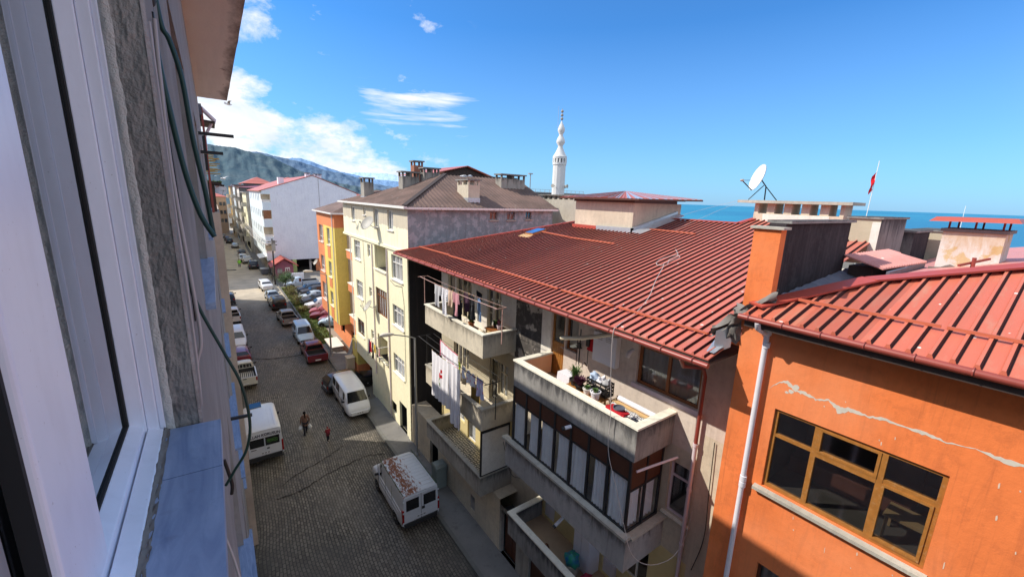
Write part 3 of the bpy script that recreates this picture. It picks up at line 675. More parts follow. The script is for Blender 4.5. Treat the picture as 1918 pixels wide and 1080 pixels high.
# roof
poly=[(8.42,4.3),(20.7,4.3),(20.7,8.94),(19.2,9.3),(19.2,16.6),(8.42,23.45)]
roof,rz=ribroof(RB,poly,(10.795,.23,0),(1,0),.245,M['red_roof'],h=.06,wb=.065,wt=.03,rib_shade=True)
lap=MB()
for (xx,ya,yb_) in ((12.1,4.3,21.0),(15.9,4.3,18.6)): lap.box(xx,xx+.012,ya,yb_,rz(xx,0)+.002,rz(xx,0)+.008)
obj('sheet_lap',lap,M['rib_shade_lap'],roof)
b=MB().face([(19.2,16.6,15.211),(8.42,23.45,12.73),(24,23.45,12.73),(30,18,12.9)]).face([(19.2,16.6,15.211),(30,18,12.9),(30,9,13.0),(19.2,9.3,15.211)]); obj('roof_back',b,M['red_roof'],RB)
cap=MB()
def strip(mb,a,b,w,h=.05,n=Vector((0,0,1))):
    mb.bar(a,b,w,h)
strip(cap,(8.42,23.42,12.77),(19.2,16.62,15.25),.26,.05); strip(cap,(19.2,16.6,15.26),(19.2,9.3,15.26),.28,.06); strip(cap,(19.2,9.3,15.26),(20.7,8.94,15.6),.28,.06)
obj('ridge_cap',cap,M['red_trim'],roof)
for a,b_ in (((9.62,22.7),(9.62,18.9)),((9.55,18.75),(9.5,14.4)),((9.5,14.3),(9.4,10.3)),((9.38,10.1),(9.33,7.8)),((9.33,7.55),(9.32,4.85)),((14.78,18.0),(14.5,15.3)),((14.45,15.2),(14.43,12.3)),((17.05,12.4),(16.95,10.0))):
    obj('snow_rail',MB().bar((a[0],a[1],rz(*a)+.075),(b_[0],b_[1],rz(*b_)+.075),.07,.05),M['rail_orange'],roof)
gt=MB()
gt.tube([(8.36,23.5,12.66),(8.36,14,12.63),(8.36,4.25,12.60)],.065,10)
for i in range(24): y=4.6+i*.8; gt.tube([(8.36+.072*cos(t),y,12.625+.002*i+.072*sin(t)) for t in [pi*k/6-.6 for k in range(9)]],.012,5)
obj('gutter',gt,M['gutter_brown'],RB,smooth=60)
sof=MB().box(8.44,10.2,4.3,21.0,12.60,12.64).box(8.44,8.47,4.3,23.4,12.60,12.70).box(8.47,10.6,21.0,23.4,12.60,12.64); obj('soffit',sof,M['timber_dark'],RB)
lf=MB(); 
for i in range(7):
    x=9.0+.1*i; 
lf.grid(lambda u,v:(8.62+1.05*u,4.30+.42*v-.25*(1-u)*v,rz(8.62+1.05*u,0)+.055+.04*noise.noise(Vector((u*5,v*5,2)))),10,5)
obj('flashing',lf,M['tin'],RB,smooth=80)
# downpipe beside the big window
dp=MB().tube([(8.36,4.9,12.56),(8.6,4.95,12.3),(9.9,5.14,11.9),(10.08,5.16,11.6),(10.08,5.16,9.6)],.05,10); obj('downpipe',dp,M['gutter_brown'],RB,smooth=60)
dp=MB().tube([(10.08,5.16,9.6),(10.08,5.16,.3)],.055,10)
for z in (9.6,8.2,6.4,4.4,2.2): dp.lathe([(.07,z-.05),(.07,z+.05)],(10.08,5.16,0),12)
o=obj('downpipe',dp,M['pipe_pink'],RB,smooth=60); o['label']='pinkish grey plastic downpipe'
obj('wall_pipe',MB().tube([(9.95,5.55,9.05),(9.0,5.8,8.95),(8.62,5.9,8.9)],.035,8),M['pipe_pink'],RB,smooth=60)
# skylight
sk=thing('skylight','small blue roof hatch near the far edge of the big red roof','skylight',(14.6,18.1,rz(14.6,18.1)))
e1=Vector((1,0,.23)).normalized(); e2=Vector((0,1,0)); nn=e1.cross(e2); c0=Vector((14.6,18.1,rz(14.6,18.1)))
def orb(mb,c,a,b,h0,h1,m=0): mb.hexa([c+e1*x+e2*y+nn*h0 for x,y in((-a,-b),(a,-b),(a,b),(-a,b))],[c+e1*x+e2*y+nn*h1 for x,y in((-a,-b),(a,-b),(a,b),(-a,b))],m); return mb
obj('frame',orb(MB(),c0,.5,.36,0,.12),M['wood_honey'],sk); obj('pane',orb(MB(),c0,.46,.32,.121,.15),plain('blue_glass',(.05,.16,.42),.15,var=.2),sk)
obj('flashing',MB().hexa([c0+e1*x+e2*y+nn*.0 for x,y in((-.95,-.5),(-.5,-.45),(-.5,.45),(-.95,.4))],[c0+e1*x+e2*y+nn*.05 for x,y in((-.95,-.5),(-.5,-.45),(-.5,.45),(-.95,.4))]),M['wood_pale'],sk)
# stair head (block) on the roof
sh=thing('stair_head','square plastered stair head with low hipped metal cap on the big red roof','roof structure',(18,15,14.5))
mb=MB().box(16.4,20.3,12.95,16.9,14.0,15.98); obj('wall',mb,M['cement_warm'],sh)
ap=(18.2,15.0,16.60); cs=[(15.95,12.3,16.20),(21.0,12.2,16.26),(21.0,17.6,16.2),(15.95,17.7,16.20)]
mb=MB()
for i in range(4):
    a,b=Vector(cs[i]),Vector(cs[(i+1)%4]); 
    nseg=22
    for k in range(nseg):
        p=a.lerp(b,k/nseg);q=a.lerp(b,(k+1)/nseg); pm=a.lerp(b,(k+.35)/nseg)
        A=Vector(ap); mi=1 if (i in(0,3) and (k*7+i)%5<2) else 0
        mb.face([p,pm,A.lerp(pm,.02),A.lerp(p,.02)],mi); 
        mb.face([pm+Vector((0,0,-.05)),q+Vector((0,0,-.0)),A.lerp(q,.02),A.lerp(pm,.02)],mi)
rr=obj('roof',mb,[M['red_roof'],M['tin']],sh)
mb=MB()
for i in range(4):
    a,b=Vector(cs[i]),Vector(cs[(i+1)%4]); mb.bar(a-Vector((0,0,.06)),b-Vector((0,0,.06)),.06,.08)
mb.box(16.32,19.78,12.87,16.98,15.98,16.12)
for k in range(6): mb.box(16.2+k*.7,16.26+k*.7,12.4,17.4,16.121,16.17)
obj('roof_timber',mb,M['wood_dark'],sh)
fl=MB(); fl.hexa([(16.30,12.85,14.40),(16.40,12.85,14.40),(16.40,15.2,14.40),(16.30,15.2,14.40)],[(16.30,12.85,14.80),(16.40,12.85,14.80),(16.40,15.2,14.76),(16.30,15.2,14.76)])
fl.hexa([(16.3,12.85,14.40),(19.9,12.85,15.3),(19.9,12.95,15.3),(16.3,12.95,14.40)],[(16.3,12.85,14.80),(19.9,12.85,15.62),(19.9,12.95,15.62),(16.3,12.95,14.80)])
fl.hexa([(16.3,12.25,14.56),(19.9,12.45,15.38),(19.9,12.86,15.42),(16.3,12.86,14.60)],[(16.3,12.25,14.60),(19.9,12.45,15.42),(19.9,12.86,15.5),(16.3,12.86,14.68)])
obj('flashing',fl,M['tin'],sh)
obj('base_strip',MB().box(16.3,16.4,15.2,17.0,14.45,14.74),M['red_trim'],sh)
# ------------------------------------------------------------------ orange house
OB=thing('orange_house','bright orange plastered house with brown wooden window and red metal roof, at right','house',(14,-2,0))
hx=[(.57,3.15,10.05,11.88,3.2),(.9,2.95,6.35,8.2,.8)]
mb=MB(); F=Fc('x',9.2)
holed(mb,F,-9,4.05,0,13.62,hx,0,2)
mb.face([(9.2,4.05,0),(26,4.05,0),(26,4.05,13.6),(9.2,4.05,13.6)],0); mb.face([(9.2,-9,0),(26,-9,0),(26,-9,13.6),(9.2,-9,13.6)],0); mb.face([(26,-9,0),(26,4.05,0),(26,4.05,13.6),(26,-9,13.6)],0)
mb.face([(9.2,-9,13.62),(26,-9,13.62),(26,4.05,13.62),(9.2,4.05,13.62)],0)
wallmb=mb
# window, drawn out by hand: three bays, transom, inner sash frames
wm=M['wood_honey']; mb=MB(); Y=[3.15,2.38,1.36,.57]
def fb(u0,u1,v0,v1,d0=.05,d1=.14): F.box(mb,u0,u1,v0,v1,d0,d1)
fb(.574,3.146,10.054,10.13); fb(.574,3.146,11.81,11.876); fb(3.08,3.146,10.13,11.81); fb(.574,.64,10.13,11.81)
for y in Y[1:3]: fb(y-.045,y+.045,10.13,11.81,.045,.145)
fb(2.425,3.08,11.25,11.32,.052,.138); fb(1.405,2.335,11.20,11.30,.04,.15); fb(.64,1.315,11.25,11.33,.052,.138)
# sash frames of the middle top light and the right casement
for a,b,c,d in ((1.405,2.335,11.30,11.81),(.64,1.315,10.13,11.25)):
    fb(a,b,c,c+.045,.03,.12); fb(a,b,d-.045,d,.03,.12); fb(a,a+.045,c+.045,d-.045,.03,.12); fb(b-.045,b,c+.045,d-.045,.03,.12)
wo=obj('window',mb,wm,OB)
obj('pane',MB().face([F.pt(.6,10.1,.1),F.pt(3.1,10.1,.1),F.pt(3.1,11.85,.1),F.pt(.6,11.85,.1)]),M['glass_dark'],wo)
sl=MB(); 
sl.hexa([(9.08,.50,9.93),(9.30,.50,9.93),(9.30,3.28,9.93),(9.08,3.28,9.93)],[(9.08,.50,10.0),(9.30,.50,10.045),(9.30,3.28,10.045),(9.08,3.28,10.0)])
obj('sill',sl,M['concrete_light'],wo)
# bird droppings and paint flakes on the window bars and the wall, flat splashes
sp=wallmb; rnd=random.Random(5)
for i in range(45):
    y=-1.8+rnd.random()*5.2; z=9.2+rnd.random()*3.6; hh=.015+.03*rnd.random()**2*2; ww=.004+.006*rnd.random()
    inwin=.55<y<3.17 and 10.03<z<11.9; x=9.2-.003
    if inwin: continue
    k=[(ww*(1+.4*rnd.random())*cos(a)+.004*sin(a*3),hh*sin(a)) for a in [j*pi/4 for j in range(8)]]
    sp.face([(x,y+p,z+q) for p,q in k],3)
# broken plaster crack
ck=wallmb; pts=[(3.32,12.28),(3.15,12.48),(3.02,12.55),(2.85,12.42),(2.72,12.44),(2.5,12.38),(2.3,12.45),(2.1,12.36),(1.95,12.42),(1.7,12.40),(1.5,12.46),(1.2,12.43),(.95,12.46),(.7,12.42),(.4,12.47),(.1,12.45),(-.2,12.48)]
wd=[.008,.02,.05,.03,.05,.02,.03,.09,.05,.02,.05,.012,.045,.015,.008,.05,.02]
P=[];W=[]
for i in range(len(pts)-1):
    for k in range(6):
        t=k/6; P.append((pts[i][0]+(pts[i+1][0]-pts[i][0])*t,pts[i][1]+(pts[i+1][1]-pts[i][1])*t+rnd.uniform(-.012,.012))); W.append((wd[i]*(1-t)+wd[i+1]*t)*rnd.uniform(.6,1.3))
for i in range(len(P)-1):
    a,b=P[i],P[i+1]; x=9.197
    ck.face([(x,a[0],a[1]-W[i]*1.15),(x,b[0],b[1]-W[i+1]*1.15),(x,b[0],b[1]+W[i+1]*.45),(x,a[0],a[1]+W[i]*.45)],4)
for (y,z,r) in ((2.93,12.36,.045),(3.0,12.31,.03),(2.86,12.48,.05)):
    ck.face([(9.1965,y+r*1.2*cos(a)*rnd.uniform(.7,1.2),z+r*sin(a)*rnd.uniform(.7,1.2)) for a in [j*pi/5 for j in range(10)]],4)
# ragged cement below the sill
for i in range(40):
    y=.5+2.8*i/40; h=.03+.05*abs(noise.noise(Vector((i*.7,1,3))))*2+ (.05 if 20>i>6 else 0)*rnd.random()
    ck.face([(9.1966,y,9.93),(9.1966,y+.07,9.93),(9.1966,y+.07,9.93-h*rnd.uniform(.5,1.2)),(9.1966,y,9.93-h)],4)
obj('wall',wallmb,[M['orange_paint'],M['orange_paint'],M['room_dark'],plain('dropping_white',(.72,.55,.42),.8),plain('bare_cement',(.62,.58,.50),.95,var=.2,scale=12)],OB)
window(OB,F,.9,2.95,6.35,8.2,3,.7,'wood_dark',curtain='curtain_dark',sill='concrete_light')
# things inside the room, seen through the panes
rm=thing('sofa','low patterned sofa inside the room behind the orange house window','sofa',(10.9,1.9,10.06))
obj('seat',MB().box(10.3,11.1,1.0,3.05,10.07,10.45),fabric('sofa_red',(.25,.10,.07),scale=9),rm); obj('backrest',MB().box(11.1,11.3,1.0,3.05,10.07,10.95),M['curtain_dark'],rm)
tb=thing('table','pale table inside the room behind the orange house window','table',(9.8,.95,10.06))
obj('table_top',MB().box(9.55,10.1,.65,1.25,10.50,10.54),M['wood_pale'],tb)
for a in (9.6,10.05):
    for b in (.7,1.2): obj('leg',MB().box(a-.02,a+.02,b-.02,b+.02,10.06,10.499),M['wood_pale'],tb)
# roof of the orange house
poly=[(8.66,3.86),(9.0,3.78),(11.3,2.55),(13.2,.55),(15,-2.2),(15,-9.4),(8.66,-9.4)]
rf,oz=ribroof(OB,poly,(11.675,.25,0),(1,0),.245,M['red_roof_near'],rib_shade=True,h=.06,wb=.08,wt=.04,off=.06)
nm,nn_,nb_,_=nmat('far_slope'); cc=coords(nn_)
wv=N(nn_,'ShaderNodeTexWave'); wv.wave_type='BANDS'; wv.bands_direction='X'; wv.inputs['Scale'].default_value=1.6; nn_.links.new(cc,wv.inputs['Vector'])
nn_.links.new(mix(nn_,ramp(nn_,tex(nn_,cc,1.2,6),[(.4,0),(.7,1)]),(.66,.27,.23),(.56,.25,.21)),nb_.inputs['Base Color']); nb_.inputs['Roughness'].default_value=.45
bumpn(nn_,wv.outputs['Fac'],.8,.04,nb_)
Pp=[(9.0,3.78,13.93),(11.3,2.55,14.50),(13.2,.55,14.975),(15,-2.2,15.42)]; Q=[(9.6,3.6,13.93),(13,3.6,14.02),(21,3.6,14.15),(30,3.6,14.2)]
mb=MB(); mb.face([Pp[0],Q[0],Q[1],Pp[1]]); mb.face([Pp[1],Q[1],Q[2]]); mb.face([Pp[1],Q[2],Pp[2]]); mb.face([Pp[2],Q[2],Q[3]]); mb.face([Pp[2],Q[3],Pp[3]]); mb.face([Pp[3],Q[3],(30,-2.2,15.42)])
mb.face([Pp[3],(30,-2.2,15.42),(30,-9.4,13.6),(15,-9.4,15.42)])
obj('roof_far_slope',mb,nm,OB)
cp=MB()
for a,b in zip(Pp,Pp[1:]):
    a=Vector(a)+Vector((0,0,.07));b=Vector(b)+Vector((0,0,.07)); cp.bar(a,b,.40,.04)
obj('ridge_cap',cp,M['red_trim'],rf)
for a,b in (((9.62,3.40),(9.62,1.15)),((9.62,1.08),(9.62,-1.4)),((9.62,-1.5),(9.62,-4.5))):
    obj('snow_rail',MB().bar((a[0],a[1],oz(*a)+.085),(b[0],b[1],oz(*b)+.085),.05,.05),M['rail_orange'],rf)
gt=MB().tube([(8.62,3.9,13.79),(8.62,-9,13.77)],.06,10)
for i in range(15): y=3.7-i*.62; gt.tube([(8.62+.066*cos(t),y,13.79+.066*sin(t)) for t in [pi*k/6-.6 for k in range(9)]],.012,5)
obj('gutter',gt,M['gutter_brown'],OB,smooth=60)
obj('soffit',MB().box(8.68,9.2,-9,3.8,13.60,13.64).box(8.68,8.71,-9,3.8,13.64,13.80),M['timber_dark'],OB)
dp=MB().tube([(8.62,3.52,13.74),(8.66,3.52,13.62),(9.08,3.50,13.42),(9.10,3.50,13.2),(9.10,3.47,.3)],.055,12)
for z in (13.2,10.05,9.9,6.5,3.2): dp.lathe([(.07,z-.06),(.07,z+.06)],(9.10,3.485,0),14)
dp.lathe([(.085,13.42),(.09,13.52),(.075,13.58)],(9.07,3.5,0),14)
obj('downpipe',dp,M['white_pvc'],OB,smooth=60)
# orange chimney stub on the party wall
ch=thing('party_wall_chimney','orange painted chimney wall standing between the two red roofs','chimney',(9.5,3.85,13.6))
obj('stack',MB().box(9.2-.004,9.44,3.60,4.12,13.4,15.56),M['orange_paint'],ch)
obj('coping',MB().box(9.14,9.5,3.54,4.18,15.561,15.61),M['concrete_light'],ch)
mm=MB(); 
mm.grid(lambda u,v:(9.0+.35*noise.noise(Vector((u*3,v*3,4)))+.15*u, 4.62-1.15*u,13.05+1.05*u+.28*v+.1*noise.noise(Vector((u*6,v*4,1)))),14,5)
mm.blob((9.17,4.22,13.35),(.12,.16,.30),14,.45,seed=2); mm.blob((9.12,4.02,13.78),(.14,.26,.13),14,.45,seed=5); mm.blob((9.3,3.62,13.98),(.2,.16,.14),14,.45,seed=7)
obj('mortar_collar',mm,M['mortar'],ch,smooth=60)
tn=MB().grid(lambda u,v:(8.86+.30*u,4.44-.22*u,12.72+.55*v+.18*u),4,6); obj('tin_patch',tn,M['tin'],ch)
# black mouldy party wall behind it
bw=thing('parapet_wall','long soot black concrete party wall behind the orange chimney','wall',(11.6,3.8,13.8))
obj('wall',MB().box(9.45,13.35,3.64,3.95,13.3,15.68),M['black_mould_shade'],bw); obj('coping',MB().box(9.52,13.45,3.56,4.03,15.681,15.74),M['cement_dark'],bw)
ld=MB().grid(lambda u,v:(9.75+4.1*u,3.62-.55*v,14.02+.62*u*.5-.10*v+.05*sin(u*40)*v+.04*noise.noise(Vector((u*18,v*3,0)))+.16*(1-v)),60,6)
obj('flashing',ld,M['lead_flash'],bw,smooth=50)
# long chimney with openings
lc=thing('chimney','wide chimney with row of dark openings under a long concrete slab on the ridge','chimney',(20.4,7.4,15.2))
mb=MB().box(20,20.9,5.75,9.1,14.9,15.72)
for k in range(6): y=5.75+k*.67; mb.box(20.02,20.88,y-.001 if k==0 else y-.17,y+.14 if k<5 else 9.1,15.72,16.16) if k<5 else mb.box(20.02,20.88,8.93,9.1,15.72,16.16)
obj('stack',mb,M['cement_warm'],lc); obj('slab',MB().box(19.7,21.2,5.45,9.75,16.161,16.28),M['concrete_light'],lc)
obj('whitewash',MB().box(19.985,19.998,6.2,8.7,15.35,15.70),M['white_plaster'],lc)
# more roof boxes farther along the wall
for (x0,x1,y0,y1,z0,z1,fm,sm_,lab) in ((18,21.2,4.12,5.0,14.2,15.72,'cream_raw','cement_dark','tall green grey roof box with shade-toned side beside the black party wall'),
                                 (21.6,24.2,3.9,4.8,14.0,15.22,'cement_dark','black_mould_shade','low dark concrete roof box between the tall one and the rusty chimney'),
                                 (24.6,27.5,3.5,4.5,14.0,15.22,'cream_raw','cement_dark','pale roof box just left of the rusty white chimney')):
    b_=thing('roof_box',lab,'roof box',((x0+x1)/2,(y0+y1)/2,z0))
    mb=MB().box(x0+.01,x1,y0+.01,y1,z0,z1,1); mb.face([(x0,y0,z0),(x0,y1,z0),(x0,y1,z1),(x0,y0,z1)],0); obj('wall',mb,[M[fm],M[sm_]],b_)  # sides painted darker than the sunny front, shade put into the colour
    obj('coping',MB().box(x0-.06,x1+.06,y0-.06,y1+.06,z1+.001,z1+.07),M['cement_dark'],b_)
    if z1>15.5: obj('white_strip',MB().box(x0-.012,x0+.0,y0+.0,y0+.22,z0+.3,z1-.1),M['white_plaster'],b_)
# lean-to of red sheet
ln=thing('lean_to_roof','little pink red metal lean-to roof in the valley beyond the black wall','lean-to',(14.3,3.1,14.4))
ribroof(ln,[(13.0,2.75),(16.6,2.6),(16.9,3.55),(13.2,3.6)],(13.95,.0,.25),(0,1),.2,M['pale_roof'],h=.03)
obj('fascia',MB().box(13.0,16.6,2.62,2.68,14.45,14.58).box(15.0,16.6,2.5,2.62,14.25,14.45),M['lead_flash'],ln)
obj('support_wall',MB().box(13.3,16.4,3.0,3.5,13.9,14.6),M['timber_dark'],ln)
# rusty white chimney with its own tin roof
rc=thing('chimney','rust streaked white chimney with a little red tin roof on iron legs','chimney',(16.6,1.8,14.4))
obj('stack',MB().box(16,17.5,1.22,2.34,14.2,15.52),M['rusty_white'],rc); obj('rim',MB().box(15.95,17.55,1.17,2.39,15.521,15.60),M['mortar'],rc)
obj('soot_base',MB().grid(lambda u,v:(15.97-.02*v,1.15+1.3*u,14.35+(.32+.16*noise.noise(Vector((u*5,0,2)))-.12*u)*v),16,3),M['mortar'],rc)
pf_=MB()
for y in (1.3,1.78,2.26):
    for x in (16.1,17.4): pf_.bar((x,y,15.60),(x,y,15.80),.04)
obj('legs',pf_,M['gutter_brown'],rc)
mb=MB().hexa([(15.7,1.0,15.80),(17.8,1.0,15.80),(17.8,2.62,15.78),(15.7,2.62,15.78)],[(15.78,1.08,15.91),(17.72,1.08,15.91),(17.7,2.5,15.90),(15.8,2.5,15.90)]); obj('cap_roof',mb,M['red_trim'],rc)
vp_=tag(obj('vent_pipe',MB().tube([(15.1,1.55,14.55),(15.1,1.55,14.95)],.04,8).bar((14.8,1.75,14.75),(15.6,1.35,14.92),.05),M['gutter_brown']),'short rusty iron pipe lying across the pale slope in front of the rusty chimney','pipe')
# satellite dishes
def dish(name,label,c,aim,r,mat,mast,mastmat='lamp_metal',group=None):
    c=Vector(c); a=Vector(aim).normalized(); t=thing(name,label,'satellite dish',tuple(mast[-1]),0,group)
    q=a.to_track_quat('Z','Y').to_matrix()
    mb=MB(); n=26; rings=6; P=[]
    def pt(rr,k,back=0): an=2*pi*k/n; return c+q@Vector((rr*cos(an)*.93,rr*sin(an),(rr/r)**2*r*.22-back))
    for back,in ((0,),(.02,)):
        for i in range(rings):
            for k in range(n):
                mb.face([pt(r*i/rings+.001,k,back),pt(r*(i+1)/rings,k,back),pt(r*(i+1)/rings,k+1,back),pt(r*i/rings+.001,k+1,back)])
    obj('reflector',mb,M[mat],t,smooth=50)
    f=c+q@Vector((0,-r*.55,r*1.15)); e=c+q@Vector((0,-r*.98,r*.2))
    obj('feed_arm',MB().tube([e,f],.018*r/.45,6).tube([c+q@Vector((r*.8,-r*.2,.18*r)),f],.006,5).tube([c+q@Vector((-r*.8,-r*.2,.18*r)),f],.006,5),M[mastmat],t)
    obj('receiver_head',MB().lathe([(.03*r/.4,-.08*r),(.06*r/.4,.0),(.05*r/.4,.08*r)],tuple(f),10),M['dish_grey'],t)
    obj('mast',MB().tube([c-a*.03]+[Vector(m_) for m_ in mast],.028,8),M['black_metal' if mastmat=='black_metal' else mastmat],t)
    return t
dd=dish('satellite_dish','big white satellite dish facing left on the wide ridge chimney slab',(20.2,9.15,17.25),(-.72,.62,.30),.60,'dish_white',[(20.45,8.95,16.9),(20.5,8.95,16.30)],'black_metal')
lg=MB().tube([(20.35,9.0,16.95),(20.05,9.45,16.30)],.02,6).tube([(20.45,8.95,16.9),(20.9,8.6,16.30)],.02,6); obj('strut',lg,M['black_metal'],dd)
dish('satellite_dish','grey satellite dish above a shadow on the cream top floor wall',(8.62,29.25,13.97),(-.62,-.30,.55),.55,'dish_grey',[(8.95,29.2,13.75),(9.2,28.9,13.85)])
dish('satellite_dish','grey satellite dish halfway up the cream facade beside the tall stair window',(8.70,30.2,7.85),(-.70,.0,.5),.45,'dish_grey',[(8.95,30.1,7.7),(9.2,30.0,7.8)])
# small wall lamp / pipes on balconies
# smoke vent tubes
for (a,b,lab) in (((8.3,8.45,9.0),(8.55,8.35,9.05),'short white stove pipe poking out of a brown panel of the glazed balcony'),((8.75,9.05,4.72),(9.6,8.9,5.35),'white stove pipe with black mouth under the glazed balcony')):
    t=thing('stove_pipe',lab,'pipe',b); obj('pipe',MB().tube([Vector(a),Vector(b)],.06,12),M['white_pvc'],t,smooth=50)
    d=(Vector(a)-Vector(b)).normalized(); obj('mouth',MB().tube([Vector(a)-d*.03,Vector(a)+d*.06],.066,12),M['black_metal'],t,smooth=50)
# ------------------------------------------------------------------ cream house
def zmix(name,ca,cb,z,amp,rough=.9,scale=1.2,streak=.3,bump=.4,third=None):
    """ca below height z (ragged edge), cb above"""
    m,nt,b,out=nmat(name); co=coords(nt)
    s=N(nt,'ShaderNodeSeparateXYZ'); nt.links.new(co,s.inputs[0]); t=tex(nt,co,scale,8,.7)
    a=N(nt,'ShaderNodeMath',operation='MULTIPLY_ADD'); nt.links.new(t,a.inputs[0]); a.inputs[1].default_value=-amp*2; nt.links.new(s.outputs[2],a.inputs[2])
    q=N(nt,'ShaderNodeMath',operation='SUBTRACT'); nt.links.new(a.outputs[0],q.inputs[0]); q.inputs[1].default_value=z-amp
    k=ramp(nt,q.outputs[0],[(.0,0),(.03,1)])
    big=tex(nt,co,.7,6); f2=tex(nt,co,9,6,.7)
    A=mix(nt,big,tuple(x*.88 for x in ca),tuple(x*1.08 for x in ca)); B_=mix(nt,f2,tuple(x*.75 for x in cb),tuple(x*1.2 for x in cb))
    if third: B_=mix(nt,ramp(nt,tex(nt,co,2.1,7,.7),[(.50,0),(.56,.9)]),B_,third)
    c=mix(nt,k,A,B_); st=tex(nt,coords(nt,(3,3,.2)),1.6,6,.6); c=mix(nt,ramp(nt,st,[(.5,0),(.8,streak)]),c,(.12,.10,.09))
    nt.links.new(c,b.inputs['Base Color']); b.inputs['Roughness'].default_value=rough; b.inputs['Specular IOR Level'].default_value=.15
    bumpn(nt,f2,bump,.03,b); MATS[name]=m; return m
zmix('cream_top',(.98,.92,.68),(.66,.59,.46),14.0,.30)
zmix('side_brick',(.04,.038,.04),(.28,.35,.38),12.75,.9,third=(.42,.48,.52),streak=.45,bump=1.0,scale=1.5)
CB=thing('apartment_house','cream painted apartment house with brown hip roof and white framed windows','house',(16,30,0))
hx=[(34.6,35.6,13.85,14.95),(31.65,32.25,14.45,14.98),(28.75,29.8,13.75,15.0),(25.85,26.9,13.75,15.0),
 (33.5,35.3,10.75,12.3),(30.95,31.6,11.35,12.3),(27.45,29.9,10.75,12.55,1.2),(24.4,26.4,10.6,12.2),
 (33.3,35.1,7.55,9.0),(30.95,31.6,8.25,9.0),(27.55,29.95,7.35,9.35),(24.4,26.4,7.45,8.85),
 (33.4,35.3,4.25,5.6),(30.85,31.5,4.85,5.6),(27.7,29.9,3.95,5.75,1.2),(24.5,26.5,4.0,5.35)]
hx=[h if len(h)>4 else (*h,.45) for h in hx]
mb=MB(); F=Fc('x',9.2); S=Fc('y',23.4)
holed(mb,F,23.4,38.3,12.7,15.25,hx,1); holed(mb,F,23.4,36.05,2.25,12.7,hx,0); holed(mb,F,23.4,31.7,0,2.25,[(26.2,27.4,.6,1.5,.3),(24.25,25.6,.15,2.1,.5)],0)
holed(mb,S,9.2,20.4,0,15.25,[(14.9,15.5,14.55,15.1,.3),(16.3,16.95,14.55,15.1,.3),(17.9,18.4,14.6,15.1,.3)],2,3)
mb.face([(9.2,38.3,12.7),(20.4,38.3,12.7),(20.4,38.3,15.25),(9.2,38.3,15.25)],1); mb.face([(9.2,36.05,12.7),(9.2,38.3,12.7),(20.4,38.3,12.7),(20.4,36.05,12.7)],1)
mb.face([(9.2,36.05,2.25),(20.4,36.05,2.25),(20.4,36.05,12.7),(9.2,36.05,12.7)],0); mb.face([(9.2,31.7,2.25),(20.4,31.7,2.25),(20.4,36.05,2.25),(9.2,36.05,2.25)],1); mb.face([(9.2,31.7,0),(20.4,31.7,0),(20.4,31.7,2.25),(9.2,31.7,2.25)],1)
mb.face([(10.9,31.7,0),(10.9,36.05,0),(10.9,36.05,2.25),(10.9,31.7,2.25)],1)
mb.face([(20.4,23.4,0),(20.4,38.3,0),(20.4,38.3,15.25),(20.4,23.4,15.25)],1)
obj('wall',mb,[M['cream_paint'],M['cream_top'],M['side_brick'],M['dark_hole']],CB)
lg=MB()
for h in (hx[6],hx[14]):
    a,b,c,d=h[:4]; lg.box(10.2,10.3,a,b,c,d); lg.box(9.37,10.2,b-.03,b-.005,c,d); lg.box(9.37,10.2,a+.005,a+.03,c,d)
obj('loggia_wall',lg,M['cream_paint'],CB)
for h in hx[:4]: window(CB,F,*h[:4],2 if h[1]-h[0]>.7 else 1,None,'white_paint',curtain='curtain',sill='white_paint')
for i in (4,7,8,11,15): window(CB,F,*hx[i][:4],3,.68,'white_paint',curtain='curtain',sill='white_paint')
for i in (5,9,13): window(CB,F,*hx[i][:4],1,.6,'white_paint',curtain='curtain')
window(CB,F,*hx[12][:4],2,.7,'wood_dark',curtain='curtain_dark',sill='ivory_trim')
window(CB,F,*hx[10][:4],5,.72,'wood_brown',w=.05,curtain='curtain')
for h in ((14.9,15.5,14.55,15.1),(16.3,16.95,14.55,15.1),(17.9,18.4,14.6,15.1)): window(CB,S,*h,2,None,'grey_render',w=.05,curtain=None,glass='glass_dark',sill='concrete_light')
for h in (hx[6],hx[14]):
    sb=MB(); sb.box(9.08,9.36,h[0]-.1,h[1]+.1,h[2]-.08,h[2]-.003); obj('ledge',sb,M['ivory_trim'],CB)
obj('downpipe',MB().tube([(9.14,27.15,12.4),(9.14,27.15,.2)],.05,8).tube([(9.14,30.35,12.4),(9.14,30.35,2.3)],.045,8),M['pipe_pink'],CB,smooth=60)
obj('conduit',MB().tube([(9.17,26.7,10.4),(9.17,25.9,10.2),(9.17,24.5,10.35),(9.17,24.2,9.2),(9.17,24.2,4)],.012,5),M['cable_black'],CB); obj('conduit',MB().tube([(9.17,32.6,12.4),(9.17,32.5,9.8),(9.17,32.7,7),(9.17,32.6,3)],.012,5),M['cable_black'],CB)
mb=MB().box(9.12,9.198,23.4,23.75,.2,12.6).box(9.1,9.198,23.38,38.32,12.52,12.69); obj('trim',mb,M['cream_paint'],CB)
zs=15.27; s=.43
A1=[(8.9,23.1),(8.9,38.5),(9.6,36.6),(10.6,34.2),(12.0,31.6),(14.06,28.3)]
bm_,bn_,bb_,_=nmat('brown_sheet'); cc=coords(bn_)
wv=N(bn_,'ShaderNodeTexNoise'); wv.inputs['Scale'].default_value=.7; wv.inputs['Detail'].default_value=7; bn_.links.new(cc,wv.inputs['Vector'])
c=mix(bn_,ramp(bn_,wv.outputs['Fac'],[(.35,0),(.65,1)]),(.12,.078,.062),(.20,.125,.10)); c=mix(bn_,ramp(bn_,tex(bn_,cc,2.5,7,.7),[(.60,0),(.68,.4)]),c,(.36,.30,.26))
